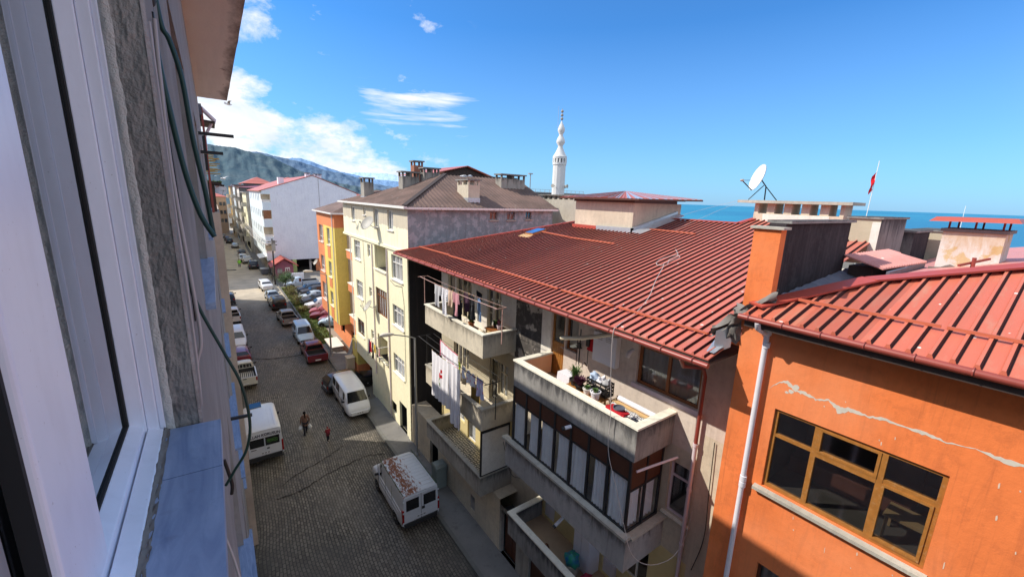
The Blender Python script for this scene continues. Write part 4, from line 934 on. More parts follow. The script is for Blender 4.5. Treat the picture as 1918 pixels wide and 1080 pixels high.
bn_.links.new(c,bb_.inputs['Base Color']); bb_.inputs['Roughness'].default_value=.85; bumpn(bn_,tex(bn_,cc,3,5),.4,.05,bb_); MATS['brown_sheet']=bm_
rfA,za=ribroof(CB,A1,(15.35-s*8.9,s,0),(1,0),.30,bm_,h=.03,wb=.16,wt=.05)
A2=[(8.9,23.1),(14.06,28.3),(20.6,28.3),(20.6,23.1)]
rfB,zb_=ribroof(CB,A2,(15.35-s*23.1,0,s),(0,1),.30,bm_,h=.03,wb=.16,wt=.05)
bk=MB().face([(14.06,28.3,17.56),(20.6,28.3,17.56),(20.6,38,13.4),(8.9,38.5,15.3),(9.6,36.6,15.65),(10.6,34.2,16.08),(12,31.6,16.68)]); obj('roof_back',bk,bm_,CB)
hc=MB(); hc.bar((8.9,23.1,15.42),(14.06,28.3,17.62),.28,.05); hc.bar((14.06,28.3,17.6),(20.6,28.3,17.6),.25,.05); obj('ridge_cap',hc,M['timber_dark'],rfA)
fz=MB().box(8.82,9.02,23.0,38.5,15.22,15.36).box(9.02,20.6,23.0,23.1,15.2,15.32); 
for i in range(27): x=9.1+.42*i; fz.box(x,x+.36,22.97,22.995,15.19,15.33)
obj('fascia',fz,M['white_paint'],CB)
obj('soffit',MB().box(9.02,9.2,23.1,38.4,15.2,15.24).box(9.2,20.4,23.1,23.4,15.2,15.24),M['cream_raw'],CB)
def chimney(x0,x1,y0,y1,z0,z1,label,mat='cement',slab=True,holes=True,par=None,group=None,mat2='cement'):
    t=thing('chimney',label,'chimney',((x0+x1)/2,(y0+y1)/2,z0),group=group)
    hh=.28 if holes else 0; mb=MB().box(x0,x1,y0,y1,z0,z1-hh)
    if holes:
        e=.12
        for (a,b) in ((x0,y0),(x1-e,y0),(x0,y1-e),(x1-e,y1-e)): mb.box(a,a+e,b,b+e,z1-hh,z1)
        if x1-x0>1: mb.box((x0+x1)/2-.08,(x0+x1)/2+.08,y0,y1,z1-hh,z1)
        if y1-y0>1: mb.box(x0,x1,(y0+y1)/2-.08,(y0+y1)/2+.08,z1-hh,z1)
    obj('stack',mb,M[mat],t)
    if slab: obj('slab',MB().box(x0-.1,x1+.1,y0-.1,y1+.1,z1+.001,z1+.09),M['cement_dark'],t)
    obj('flashing',MB().box(x0-.03,x1+.03,y0-.03,y1+.03,z0,z0+.5),M['tin'],t)
    return t
chimney(9.75,10.5,33.7,34.6,15.3,17.15,'slim grey chimney at the left end of the brown roof')
chimney(11.35,12.65,29.7,30.5,15.8,17.6,'broad grey chimney left of the brick one on the brown roof')
chimney(12.85,14.1,29.3,30.0,16.4,17.95,'grey chimney just right of the tall brick one on the brown roof')
plaster('brick_red',(.34,.15,.10),var=.3,streak=.2,bump=.6,bscale=18)
chimney(13.0,13.75,31.5,32.2,16.4,18.55,'tall thin red brick chimney, highest on the brown roof','brick_red')
chimney(13.5,14.35,23.85,25.35,15.45,17.05,'double grey chimney with a white gull on it in the middle of the brown slope','cement_warm')
chimney(17.7,19.9,26.3,27.1,16.2,17.7,'wide smoking grey chimney at the right of the brown roof','cement')
lc=thing('chimney','long pale concrete flue wall with slotted top beside the foot of the minaret','chimney',(22.4,24.4,14)); mb=MB().box(22,22.8,22.2,26.6,13.6,16.05)
for k in range(8): mb.box(22.02,22.78,22.2+k*.6,22.4+k*.6,16.05,16.33)
obj('stack',mb,M['concrete_light'],lc); obj('slab',MB().box(21.85,22.95,22.0,27.2,16.331,16.42),M['cement_dark'],lc)
# gulls
def gull(loc,rz,span,fly,label):
    t=thing('gull',label,'bird',loc,rz)
    b=MB().lathe([(.01,-.24),(.05,-.18),(.085,-.04),(.075,.08),(.045,.16),(.05,.21),(.03,.26),(.008,.32)],(0,0,0),10,'y'); obj('body',b,plain('gull_white',(.8,.8,.8),.8) if 'gull_white' not in M else M['gull_white'],t,True,60)
    if 'gull_grey' not in M: plain('gull_grey',(.35,.36,.38),.8)
    w=MB()
    if fly:
        for s_ in(-1,1):
            w.grid(lambda u,v:(s_*(.05+span/2*u),.10-.20*v*(1-.6*u)-.12*u*u+.06*sin(u*3),.03+.16*sin(u*2.4)-.02*v),8,3)
        obj('wings',w,M['gull_grey'],t,True,60)
    else:
        for s_ in(-1,1): w.hexa([(s_*.05,.1,-.02),(s_*.09,0,-.02),(s_*.04,-.3,.0)],[(s_*.04,.1,.05),(s_*.08,0,.06),(s_*.03,-.3,.03)])
        obj('wings',w,M['gull_grey'],t,True); obj('leg',MB().tube([(.03,0,-.2),(.03,0,-.05)],.008,5),M['wood_pale'],t,True); obj('leg',MB().tube([(-.03,0,-.2),(-.03,0,-.05)],.008,5),M['wood_pale'],t,True)
    return t
gull((13.9,24.3,17.34),2.2,.6,False,'white gull sitting on the double grey chimney'); gull((13.8,24.95,17.34),.9,.6,False,'second gull at the far edge of the double grey chimney')
gull((1.71,40,22.3),1.9,1.3,True,'gull gliding just below the tip of the overhanging slab'); gull((.86,40,16.8),.6,1.3,True,'gull flying low in front of the wooded hill at the left')
# red gable roof behind the brown one
rg=thing('house','house with dark open gable under a red metal roof behind the brown roof','house',(28,56,0))
obj('wall',MB().box(24,31.5,50.3,62,0,18.8),M['beige_paint'],rg)
obj('gable',MB().hexa([(24.2,50.2,18.8),(31.3,50.2,18.8),(31.3,50.29,18.8),(24.2,50.29,18.8)],[(28.0,50.2,19.85),(28.05,50.2,19.85),(28.05,50.29,19.85),(28.0,50.29,19.85)]),M['timber_dark'],rg)
obj('roof',MB().hexa([(23,49.6,18.75),(28.0,49.6,19.95),(28.0,62,19.95),(23,62,18.75)],[(23,49.6,18.85),(28.0,49.6,20.05),(28.0,62,20.05),(23,62,18.85)]).hexa([(28.0,49.6,19.95),(32,49.6,18.75),(32,62,18.75),(28.0,62,19.95)],[(28.0,49.6,20.05),(32,49.6,18.85),(32,62,18.85),(28.0,62,20.05)]),M['red_roof'],rg)
t=thing('mosque_building','flat roofed building with railing and vents beside the foot of the minaret','building',(52,64,0)); obj('wall',MB().box(45.5,60,60,70,0,17.2),M['grey_render'],t); rl=MB().box(45.3,60.2,59.8,60.1,17.21,17.35).box(45.5,60,59.9,59.94,17.75,17.8)
for k in range(14): rl.box(45.6+k*1.1,45.66+k*1.1,59.9,59.95,17.35,17.75)
obj('railing',rl,M['lamp_metal'],t)
# ------------------------------------------------------------------ minaret
mn=thing('minaret','slender white minaret with onion shaped spire and three balls','minaret',(40,45,0))
mw_=plaster('minaret_white',(.78,.78,.76),var=.06,dirt=(.45,.45,.42),streak=.4,bump=.1)
n=12
def poly12(z0,z1,r0,r1,m=MB): 
    return m().lathe([(r0,z0),(r1,z1)],(40,45,0),n)
obj('shaft',MB().lathe([(.92,5),(.90,20.7),(.98,20.78),(.98,20.9)],(40,45,0),12),mw_,mn)
gl=MB().lathe([(.97,20.901),(.97,21.05)],(40,45,0),24).lathe([(.97,21.62),(1.0,21.9),(.93,21.96)],(40,45,0),24)
for k in range(14): a=2*pi*k/14; gl.box(40+.88*cos(a)-.09,40+.88*cos(a)+.09,45+.88*sin(a)-.09,45+.88*sin(a)+.09,21.05,21.62)
obj('gallery',gl,mw_,mn); obj('gallery_core',MB().lathe([(.6,21.05),(.6,21.62)],(40,45,0),16),M['grey_render'],mn)
obj('spire',MB().lathe([(.93,21.961),(.72,22.3),(.50,22.75),(.32,23.2),(.34,23.35),(.58,23.7),(.60,23.95),(.45,24.35),(.26,24.7),(.28,24.85),(.48,25.25),(.48,25.55),(.33,25.95),(.14,26.3),(.07,26.55)],(40,45,0),16),mw_,mn,smooth=50)
fn=MB().tube([(40,45,26.5),(40,45,28.15)],.03,6)
for z in (26.85,27.32,27.8): fn.blob((40,45,z),.20,10,0)
obj('finial',fn,M['dish_grey'],mn,smooth=50); obj('aerial',MB().tube([(39.5,45.2,25.6),(39.5,45.2,28.4)],.02,5),M['lamp_metal'],mn)
for (dx,dy) in ((-.95,-.3),(.2,-1.0),(.9,.2)):
    d=Vector((dx,dy,0)).normalized(); sp_=MB(); c=Vector((40,45,17.9))+d*1.0
    sp_.tube([c,c+d*.25,c+d*.55],[.06,.09,.26],12); obj('loudspeaker',sp_,M['dish_grey'],mn)
# thin mast and flagpole
fp=thing('flagpole','leaning flagpole with a drooping red flag beyond the roof boxes','flagpole',(59.5,15,8)); obj('pole',MB().tube([(59.2,15.1,8),(60.7,15.2,21.4)],.035,6),M['white_paint'],fp)
obj('flag',MB().grid(lambda u,v:(60.55-.22*v-.30*u+.06*sin(v*7),15.2+.25*u*(1-.3*v)+.06*sin(v*9),20.2-2.0*v-.5*u),6,12),fabric('flag_red',(.72,.02,.03)),fp,smooth=80)
tag(obj('light_mast',MB().tube([(46.6,60,10),(46.6,60,20.3)],.09,6).box(46.2,47.0,59.8,60.2,20.3,20.5),M['lamp_metal']),'thin distant light mast standing left of the minaret','mast')
# ------------------------------------------------------------------ yellow and orange house
YB=thing('apartment_house','yellow and orange apartment house with brown roof, corner beside the car park','house',(14,45,0))
F=Fc('x',9.2); S=Fc('y',42.0)
hx=[(47.3,49.2,10.8,12.6),(44.1,45.4,10.8,12.5),(47.3,49.2,7.6,9.3),(44.1,45.4,7.5,9.1),(47.3,49.2,4.4,6.3),(44.1,45.4,4.45,5.95)]
mb=MB(); 
for (a,b,m) in ((42,43.4,3),(43.4,44.05,3),(44.05,45.45,3),(45.45,46.6,1),(46.6,50.2,0)):
    pass
holed(mb,F,42,46.9,3.0,12.7,hx,0); holed(mb,F,46.9,50.2,3.0,12.7,hx,1); holed(mb,F,42,50.2,12.7,14.05,[],1)
holed(mb,S,9.2,10.3,3.0,12.7,[],0); holed(mb,S,9.2,10.3,12.7,14.05,[],1); holed(mb,Fc('x',10.3),36.1,42,3.0,12.69,[(38.7,39.9,10.9,12.2,.3),(38.7,39.9,7.8,9.1,.3),(38.7,39.9,4.7,6.0,.3)],3,2); holed(mb,Fc('x',10.3),38.31,42,12.69,14.05,[],1)
mb.face([(9.2,42,3),(10.3,42,3),(10.3,50.2,3),(9.2,50.2,3)],0); mb.face([(9.2,50.2,3),(24,50.2,3),(24,50.2,14.05),(9.2,50.2,14.05)],1)
mb.face([(24,36.1,0),(24,50.2,0),(24,50.2,14),(24,36.1,14)],1)
mb.face([(9.2,42,14.05),(9.2,50.2,14.05),(24,50.2,14.05),(24,42,14.05)],1)
obj('wall',mb,[M['yellow_paint'],M['salmon_paint'],M['room_dark'],M['beige_paint']],YB)
gw=MB(); holed(gw,Fc('x',10.3),36.1,50.2,0,2.99,[(41,42.2,.1,2.3,.4),(44.8,46.5,1,2.3,.3)],1,2); gw.box(9.6,10.29,37.7,38.5,0,2.95,3); gw.box(9.25,10.29,36.1,37.7,.9,2.95,0); gw.box(9.25,10.29,36.1,37.7,0,.899,1)
obj('ground_floor_wall',gw,[M['yellow_paint'],M['salmon_paint'],M['dark_hole'],M['yellow_paint']],YB)
for h in hx: window(YB,F,*h,2,.3,'white_paint',curtain='curtain',sill='white_paint')
for y0 in (43.95,):
    for z0,z1 in ((9.45,10.7),(6.4,7.4),(3.1,4.3)): obj('colour_panel',MB().box(9.17,9.197,y0+.15,y0+1.4,z0,z1),M['salmon_paint'],YB)
for z in (10.9,7.8,4.7):
    window(YB,Fc('x',10.3),38.7,39.9,z,z+1.3,2,None,'white_paint',curtain='curtain')
    b_=MB().box(9.6,10.29,37.5,39.6,z-.75,z-.02); o=obj('planter_balcony',b_,M['salmon_paint'],YB); obj('coping',MB().box(9.55,10.29,37.45,39.65,z-.019,z+.04),M['ivory_trim'],o)
mb=MB(); mb.face([(8.9,41.7,14.1),(8.9,50.6,14.1),(14.5,46,16.4)]); mb.face([(8.9,41.7,14.1),(14.5,46,16.4),(24,46,16.4),(24,38.3,14.1),(10.0,38.3,14.1),(10.0,41.7,14.1)]); mb.face([(14.5,46,16.4),(8.9,50.6,14.1),(24,50.6,14.1),(24,46,16.4)])
obj('roof',mb,M['brown_sheet'],YB); obj('fascia',MB().box(8.84,8.92,41.6,50.6,13.98,14.12).box(8.92,10.0,41.6,41.68,13.98,14.12).box(9.95,10.0,38.3,41.6,13.98,14.12),M['white_paint'],YB)
obj('downpipe',MB().tube([(9.12,42.5,13.9),(9.12,42.5,3.1)],.05,8).tube([(9.15,36.3,12.4),(9.15,36.3,2.4)],.04,6),M['white_pvc'],YB)
dish('satellite_dish','white satellite dish sticking out from the far orange corner over the car park',(8.85,50.25,8.25),(-.7,-.2,.5),.36,'dish_grey',[(9.0,50.2,8.0),(9.25,50.1,8.0)])
# ------------------------------------------------------------------ white gable building
WB=thing('apartment_building','big white apartment building with blank gable wall beyond the car park','building',(16,108,0))
F=Fc('x',7.6)
hx=[]
rows=[(13.9,15.3),(10.7,12.2),(7.4,8.9),(4.2,5.7)]
for z0,z1 in rows:
    for y in (97.5,101,105,110,115,120): hx.append((y,y+1.3,z0,z1,.3))
mb=MB(); holed(mb,F,94.2,124,2.6,15.9,hx,0); 
# corner notch with balconies y 92..94.2, x 7.6..9.0
for z0,z1 in ((15.3,15.9),(12.3,13.85),(9.1,10.6),(6.0,7.3),(2.6,4.1)): mb.box(7.6,9.0,92.0,94.2,z0,z1,0)
mb.face([(9.0,92,2.6),(25,92,2.6),(25,92,15.9),(16.6,92,19.1),(9.0,92,16.45)],1)
mb.face([(7.6,92,15.9),(9.0,92,15.9),(9.0,92,16.45)],1)
mb.face([(9.0,92,2.6),(9.0,94.2,2.6),(9.0,94.2,15.9),(9.0,92,15.9)],3); mb.face([(7.6,94.2,2.6),(9.0,94.2,2.6),(9.0,94.2,15.9),(7.6,94.2,15.9)],3)
mb.face([(7.6,124,0),(25,124,0),(25,124,15.9),(16.6,124,19.1),(7.6,124,15.9)],1); mb.face([(25,92,2.6),(25,124,2.6),(25,124,15.9),(25,92,15.9)],1); mb.face([(7.6,92,2.6),(25,92,2.6),(25,124,2.6),(7.6,124,2.6)],2)
obj('wall',mb,[M['blue_white'],M['white_wall'],M['dark_hole'],M['beige_paint']],WB)
for h in hx: window(WB,F,*h[:4],2,None,'white_paint',w=.08,curtain=None,glass='glass_dark')
gw=MB()
for x in (8,11.5,15,18.5,22,24.6): gw.box(x,x+.4,92.3,92.7,0,2.6,0)
gw.box(7.7,25,99,99.3,0,2.6,1); gw.box(7.65,7.9,93,124,0,2.6,0)
obj('ground_floor',gw,[M['grey_render'],M['dark_hole']],WB); obj('red_pillar',MB().box(16.2,17.0,92.1,92.6,0,2.6),M['salmon_paint'],WB); obj('green_pillar',MB().box(11.9,12.6,91.9,92.3,0,2.6),plain('lime_paint',(.55,.65,.25),.8),WB)
for z in (13.85,10.6,7.3,4.1):
    rl=MB().box(7.56,7.6,92,94.2,z+.02,z+.5).box(7.6,8.9,91.96,92.0,z+.02,z+.4 if z!=10.6 else z+.1); obj('balcony_rail',rl,M['white_paint'],WB)
obj('balcony_glazing',MB().box(7.65,8.9,92.05,92.1,10.7,12.28),M['glass_dark'],WB)
mb=MB(); mb.hexa([(7.2,91.9,15.8),(16.6,91.9,19.15),(16.6,124.3,19.15),(7.2,124.3,15.8)],[(7.2,91.9,15.92),(16.6,91.9,19.27),(16.6,124.3,19.27),(7.2,124.3,15.92)]); mb.hexa([(16.6,91.9,19.15),(25.4,91.9,15.8),(25.4,124.3,15.8),(16.6,124.3,19.15)],[(16.6,91.9,19.27),(25.4,91.9,15.92),(25.4,124.3,15.92),(16.6,124.3,19.27)])
obj('roof',mb,M['red_roof'],WB)
obj('wall_joint',MB().box(17.6,17.66,91.97,91.995,3,18.6),M['grey_render'],WB)
obj('vent_box',MB().box(10.9,11.9,95,96.5,17.3,18.6),M['white_wall'],WB)
obj('canopy',MB().hexa([(6.3,93,3.0),(7.6,93,3.3),(7.6,99,3.3),(6.3,99,3.0)],[(6.3,93,3.08),(7.6,93,3.38),(7.6,99,3.38),(6.3,99,3.08)]),M['white_paint'],WB)
chimney(15.6,16.4,93,94.2,18.4,19.6,'small white chimney on the gable end of the white building','white_wall',group=None)
chimney(17.3,18.6,93.5,94.8,18.2,19.5,'wider grey chimney at the very top of the white gable','white_wall')
# far row of houses on the right side of the street
def far_house(label,x0,x1,y0,y1,z1,mat,smat,roofm,ncol,win=(1.2,1.4),balc=0,roofh=2.0,z0=0,x0b=None,name='apartment_building',shop=True):
    t=thing(name,label,'building',((x0+x1)/2,(y0+y1)/2,0)); F=Fc('x',x0); hx=[]; S=Fc('y',y0); hy=[]
    st=(y1-y0)/ncol; nf=max(2,int((z1-3)/3.0))
    for f in range(nf):
        zz=3.6+f*(z1-3.4)/nf
        for k in range(ncol): y=y0+st*(k+.5)-win[0]/2; hx.append((y,y+win[0],zz,zz+win[1],.3))
    if shop: hx.append((y0+.6,y1-.6,.3,2.6,.5))
    mb=MB(); holed(mb,F,y0,y1,0,z1,hx,0); mb.face([(x0,y0,0),(x1,y0,0),(x1,y0,z1),(x0,y0,z1)],1); mb.face([(x0,y1,0),(x1,y1,0),(x1,y1,z1),(x0,y1,z1)],1); mb.face([(x1,y0,0),(x1,y1,0),(x1,y1,z1),(x1,y0,z1)],1); mb.face([(x0,y0,z1),(x1,y0,z1),(x1,y1,z1),(x0,y1,z1)],1)
    obj('wall',mb,[M[mat],M[smat],M['dark_hole']],t)
    for h in hx[:nf*ncol]:
        w_=MB(); F.box(w_,h[0],h[1],h[2],h[2]+.09,.08,.13); F.box(w_,h[0],h[1],h[3]-.09,h[3],.08,.13); m_=(h[0]+h[1])/2; F.box(w_,m_-.05,m_+.05,h[2]+.09,h[3]-.09,.08,.13); F.box(w_,h[0],h[0]+.08,h[2]+.09,h[3]-.09,.08,.13); F.box(w_,h[1]-.08,h[1],h[2]+.09,h[3]-.09,.08,.13)
        o=obj('window',w_,M['white_paint'],t); obj('pane',MB().face([F.pt(h[0],h[2],.11),F.pt(h[1],h[2],.11),F.pt(h[1],h[3],.11),F.pt(h[0],h[3],.11)]),M['glass_dark'],o)
    for f in range(nf):
        if not balc: break
        zz=2.9+f*(z1-3.4)/nf
        for k in range(0,ncol,2):
            if (f+k)%3==2 and balc<2: continue
            y=y0+st*(k+.5)-1.3
            b_=MB().box(x0-1.0,x0-.003,y,y+2.6,zz,zz+.15).box(x0-1.0,x0-.92,y,y+2.6,zz+.15,zz+1.05).box(x0-.92,x0-.003,y,y+.08,zz+.15,zz+1.05).box(x0-.92,x0-.003,y+2.52,y+2.6,zz+.15,zz+1.05); obj('balcony',b_,M[smat],t)
    e=.5; mb=MB(); xm=(x0+x1)/2; 
    if roofh>0: 
        b0=[(x0-e,y0-e),(x1+e,y0-e),(x1+e,y1+e),(x0-e,y1+e)]; q=min((x1-x0),(y1-y0))/2
        mb.hexa([(x,y,z1) for x,y in b0],[(x0+q,y0+q,z1+roofh),(x1-q+.01,y0+q,z1+roofh),(x1-q+.01,y1-q+.01,z1+roofh),(x0+q,y1-q+.01,z1+roofh)])
    else: mb.box(x0-e,x1+e,y0-e,y1+e,z1,z1+.25)
    obj('roof',mb,M[roofm],t); return t
far_house('pale yellow block with balconies just left of the white building',7.0,20,126,142,15.2,'cream_paint','concrete_light','grey_render',4,balc=1,roofh=0)
far_house('grey white balcony block, second down the street beyond the white building',6.4,20,143,155,16.6,'white_plaster','grey_render','gutter_brown',4,balc=2,roofh=.8)
far_house('blue topped narrow block before the end of the street',5.9,18,156,170,17.2,'blue_white','concrete_light','lead_flash',4,balc=2,roofh=0)
far_house('cream block with many balconies at the far right end of the street',5.2,18,171,186,17.0,'ochre_paint','beige_paint','gutter_brown',4,balc=2,roofh=.6)
far_house('pinkish beige block with red roof closing the far end of the street',-7,4.1,187,200,13.2,'tan_wall','tan_wall','red_roof',4,roofh=2.2)
# its windows look toward us
F=Fc('y',187)
bl=COL.objects[-1]
eb=[o for o in bpy.data.objects if o.get('label','').startswith('pinkish beige block')][0]
for z in (4,7,10):
    for x in (-1.5,.2,1.9,3.0):
        w_=MB(); w_.box(x,x+.8,186.9,186.98,z,z+1.3); obj('window',w_,M['glass_dark'],eb)
far_house('low house under red hip roofs behind the ridge of the white building',12,24,128,145,17.2,'white_wall','white_wall','red_roof',4,roofh=2.6,shop=False)
far_house('wide house with pink red hip roof rising behind the far street row',8.5,17,160,185,18.0,'white_plaster','grey_render','red_roof',4,roofh=2.2,shop=False)
for (x,y,z,w_,d_,lab,mt) in ((28,120,16.5,8,10,'tiny red roofed house on the skyline right of the white gable','red_roof'),(36,150,16.0,9,9,'little house with red roof at the foot of the far hills','red_roof'),(33,118,14.6,7,8,'small pink walled house low beside the white gable','red_roof')):
    far_house(lab,x,x+w_,y,y+d_,z-1.6,'pink_plaster','white_plaster',mt,2,roofh=1.5,shop=False,name='house')
# distant roofs between the block and the wide chimney
for i,(x,y,z,w_,mt,lab) in enumerate(((92,52,12.2,14,'red_roof','low red roofed shed by the sea, left of the wide ridge chimney'),(100,60,12.0,10,'grey_render','flat grey green seaside roof next to the red shed'),(84,34,12.4,16,'red_roof','long reddish roof by the sea right under the big dish'))):
    t=thing('seaside_house',lab,'house',(x,y,0)); obj('wall',MB().box(x-w_/2,x+w_/2,y-4,y+4,0,z-.9),M['beige_paint'],t)
    obj('roof',MB().hexa([(x-w_/2-.5,y-4.5,z-.9),(x+w_/2+.5,y-4.5,z-.9),(x+w_/2+.5,y+4.5,z-.9),(x-w_/2-.5,y+4.5,z-.9)],[(x-w_/2+3,y-.3,z),(x+w_/2-3,y-.3,z),(x+w_/2-3,y+.3,z),(x-w_/2+3,y+.3,z)]),M[mt],t)
t=thing('boat','small white boat with mast on the sea beside the rusty chimney','boat',(330,42,-3))
mb=MB().hexa([(312,38,-3),(345,40,-3),(350,43,-3),(345,46,-3),(312,46,-3)],[(310,37,1),(347,39,1),(356,43,2),(347,47,1),(310,47,1)]); obj('hull',mb,M['white_paint'],t); obj('cabin',MB().box(322,336,40,45,1.0,6),M['white_paint'],t); obj('mast',MB().tube([(329,42,6),(329,42,20)],.14,6),M['white_paint'],t)
# ------------------------------------------------------------------ kiosk, poles, tree
KI=thing('kiosk','dark red wooden kiosk with red gabled roof at the car park corner','kiosk',(9.8,88,0))
obj('wall',MB().box(8.3,11.3,87.0,91,0,2.35).hexa([(8.3,87.0,2.35),(11.3,87.0,2.35),(11.3,91,2.35),(8.3,91,2.35)],[(9.75,87.0,3.4),(9.85,87.0,3.4),(9.85,91,3.4),(9.75,91,3.4)]),M['purple_wall'],KI)
obj('roof',MB().hexa([(7.5,86.3,2.1),(9.8,86.3,3.6),(9.8,91.5,3.6),(7.5,91.5,2.1)],[(7.5,86.3,2.25),(9.8,86.3,3.75),(9.8,91.5,3.75),(7.5,91.5,2.25)]).hexa([(9.8,86.3,3.6),(12.1,86.3,2.1),(12.1,91.5,2.1),(9.8,91.5,3.6)],[(9.8,86.3,3.75),(12.1,86.3,2.25),(12.1,91.5,2.25),(9.8,91.5,3.75)]),M['red_trim'],KI)
o=obj('door',MB().box(9.9,10.7,86.94,86.995,0,1.9),M['white_paint'],KI); obj('pane',MB().box(10.0,10.25,86.92,86.939,.2,1.7).box(10.35,10.6,86.92,86.939,.2,1.7),M['purple_wall'],o)
obj('window',MB().box(8.6,9.4,86.94,86.995,.9,1.8),M['grey_render'],KI)
obj('side_wall',MB().box(8.24,8.295,87.2,91,0,2.2),M['tan_wall'],KI)
tag(obj('low_wall',MB().box(9.6,12.5,83.6,83.9,0,1.3),M['white_wall']),'low white wall in front of the kiosk','wall')
# utility pole with wires
UP=thing('utility_pole','dark wooden utility pole with crossbar and sagging wires near the kiosk','utility pole',(7.5,80.9,0)); obj('pole',MB().tube([(7.5,80.9,0),(7.6,80.9,8.0)],[.14,.10],8),M['timber_dark'],UP)
obj('crossbar',MB().bar((6.9,80.9,7.5),(8.3,80.9,7.5),.12).bar((6.9,80.9,6.9),(8.3,80.9,6.9),.12),M['timber_dark'],UP); obj('cabinet',MB().box(7.45,8.0,80.5,80.75,5.9,7.7),M['grey_render'],UP)
for i,(dx,z,x2,y2,z2,sg) in enumerate(((-.55,7.6,6.3,125,8.6,1.6),(-.2,7.5,6.3,125,8.2,2.0),(.2,7.3,6.2,128,7.6,2.2),(.5,7.0,6.0,122,7.0,2.4),(-.5,6.9,5.9,140,8.0,3.2),(.1,6.9,6.6,110,6.4,1.4))):
    P=[]; a=Vector((7.5+dx,80.9,z)); b=Vector((x2,y2,z2))
    for k in range(17): u=k/16; p=a.lerp(b,u); p.z-=sg*4*u*(1-u)*.5; P.append(p)
    obj('wire',MB().tube(P,.035,4),M['cable_grey'],UP)
P=[Vector((7.6,80.9,6.8)).lerp(Vector((-.2,62,9.5)),k/12)-Vector((0,0,1.2*4*(k/12)*(1-k/12)*.4)) for k in range(13)]
def street_lamp(x,y,h,arm,label,rise=.45):
    t=thing('street_lamp',label,'street lamp',(x,y,0),group=None); obj('pole',MB().tube([(x,y,0),(x,y,h*.5),(x,y,h)],[.085,.075,.055],10).lathe([(.14,0),(.14,.25),(.1,.3)],(x,y,0),12),M['lamp_metal'],t,smooth=50)
    P=[(x-arm*k/6,y,h+rise*(k/6)**.8) for k in range(7)]; obj('arm',MB().tube(P,.035,8),M['lamp_metal'],t,smooth=60)
    hx_,hz=P[-1][0],P[-1][2]; mb=MB(); mb.tube([(hx_+.1,y,hz-.0),(hx_-.15,y,hz+.03),(hx_-.5,y,hz+.06),(hx_-.72,y,hz+.05)],[.05,.11,.12,.04],10); obj('lamp_head',mb,M['lamp_head'],t,smooth=60)
    return t
street_lamp(8.9,21.9,7.8,1.35,'tall grey street lamp in front of the black tarred house wall')
street_lamp(8.15,41.6,8.3,1.25,'street lamp by the yellow house with its arm over the parked cars')
# trees
def tree(name,label,base,h,cr,n,leaf,trunk_h=.45,seed=1,lean=0):
    rnd=random.Random(seed); t=thing(name,label,'tree',base); B=Vector(base)
    tk=MB(); tk.tube([B,B+Vector((.05,0,h*trunk_h*.6)),B+Vector((.1,.05,h*.7))],[.09,.07,.03],7); cl=[]
    for i in range(9):
        a=rnd.random()*6.28; r=cr*rnd.uniform(.3,.8); p=B+Vector((cos(a)*r,sin(a)*r,h*rnd.uniform(trunk_h+.05,.95))); cl.append(p)
        s=B+Vector((.05,0,h*rnd.uniform(trunk_h*.7,.6))); tk.tube([s,s.lerp(p,.5)+Vector((0,0,.08)),p],[.03,.02,.008],5)
    obj('trunk',tk,M['bark'],t,smooth=60); mb=MB()
    for i in range(n):
        c=rnd.choice(cl); d=Vector((rnd.gauss(0,1),rnd.gauss(0,1),rnd.gauss(0,.8)))*cr*.26; p=c+d
        u=Vector((rnd.gauss(0,1),rnd.gauss(0,1),rnd.gauss(0,1))).normalized(); v=u.orthogonal().normalized(); s=rnd.uniform(.04,.10)
        mb.face([p-u*s,p+v*s*.6,p+u*s,p-v*s*.6],0 if rnd.random()<.6 else 1)
    obj('crown',mb,leaf,t); return t
lv=[plain('tree_leaf_light',(.10,.19,.05),.7,var=.4,scale=3),plain('tree_leaf_dark',(.035,.08,.025),.7,var=.4,scale=3)]
tree('small_tree','round green little tree between the street and the kiosk',(8.15,73.5,0),3.3,1.25,2600,lv,seed=4)
tree('bare_bush','leafless twiggy bush in the verge by the pole',(7.3,84,0),1.9,1.0,350,[plain('twig_leaf',(.22,.19,.12),.9)]*2,trunk_h=.1,seed=8)
# hedge clumps along the verge
hb=[plain('bush_leaf_yellow',(.22,.22,.05),.8,var=.4),plain('bush_leaf_brown',(.14,.11,.06),.8,var=.4)]
labs=['straggly yellow green bush nearest the small tree on the verge','brown twiggy shrub behind the silver sedan','yellowish shrub behind the black off roader','low thin shrub on the verge nearest the grey pickup']
for i,(y,h,r) in enumerate(((71.3,1.3,.8),(68.3,1.6,.9),(64.5,1.2,.8),(60,.9,.6))):
    tree('shrub',labs[i],(8.5,y,.05),h,r,900,hb,trunk_h=.12,seed=20+i)
# white slab + crates near lamp
o=thing('concrete_tank','low white topped concrete tank beside the second street lamp','tank',(8.9,44,0)); obj('body',MB().box(8.45,9.5,42.6,45.6,0,.55),M['cement'],o); obj('lid',MB().box(8.35,9.6,42.5,45.7,.551,.64),M['white_plaster'],o)
o=thing('leaning_board','tall grey board leaning on the yellow house wall','board',(9.9,41,0)); obj('board',MB().hexa([(9.55,40.2,0),(9.7,40.2,0),(9.7,41.2,0),(9.55,41.2,0)],[(10.1,40.2,1.8),(10.25,40.2,1.8),(10.25,41.2,1.8),(10.1,41.2,1.8)]),M['grey_render'],o)
o=thing('utility_box','beige electric cabinet at the corner of the yellow house','cabinet',(8.75,36.9,.15)); obj('body',MB().box(8.5,9.1,36.6,37.4,.15,1.45),M['beige_paint'],o); obj('lid',MB().box(8.45,9.15,36.55,37.45,1.451,1.5),M['beige_paint'],o); obj('base',MB().box(8.45,9.15,36.55,37.45,.0,.149),M['cement'],o)
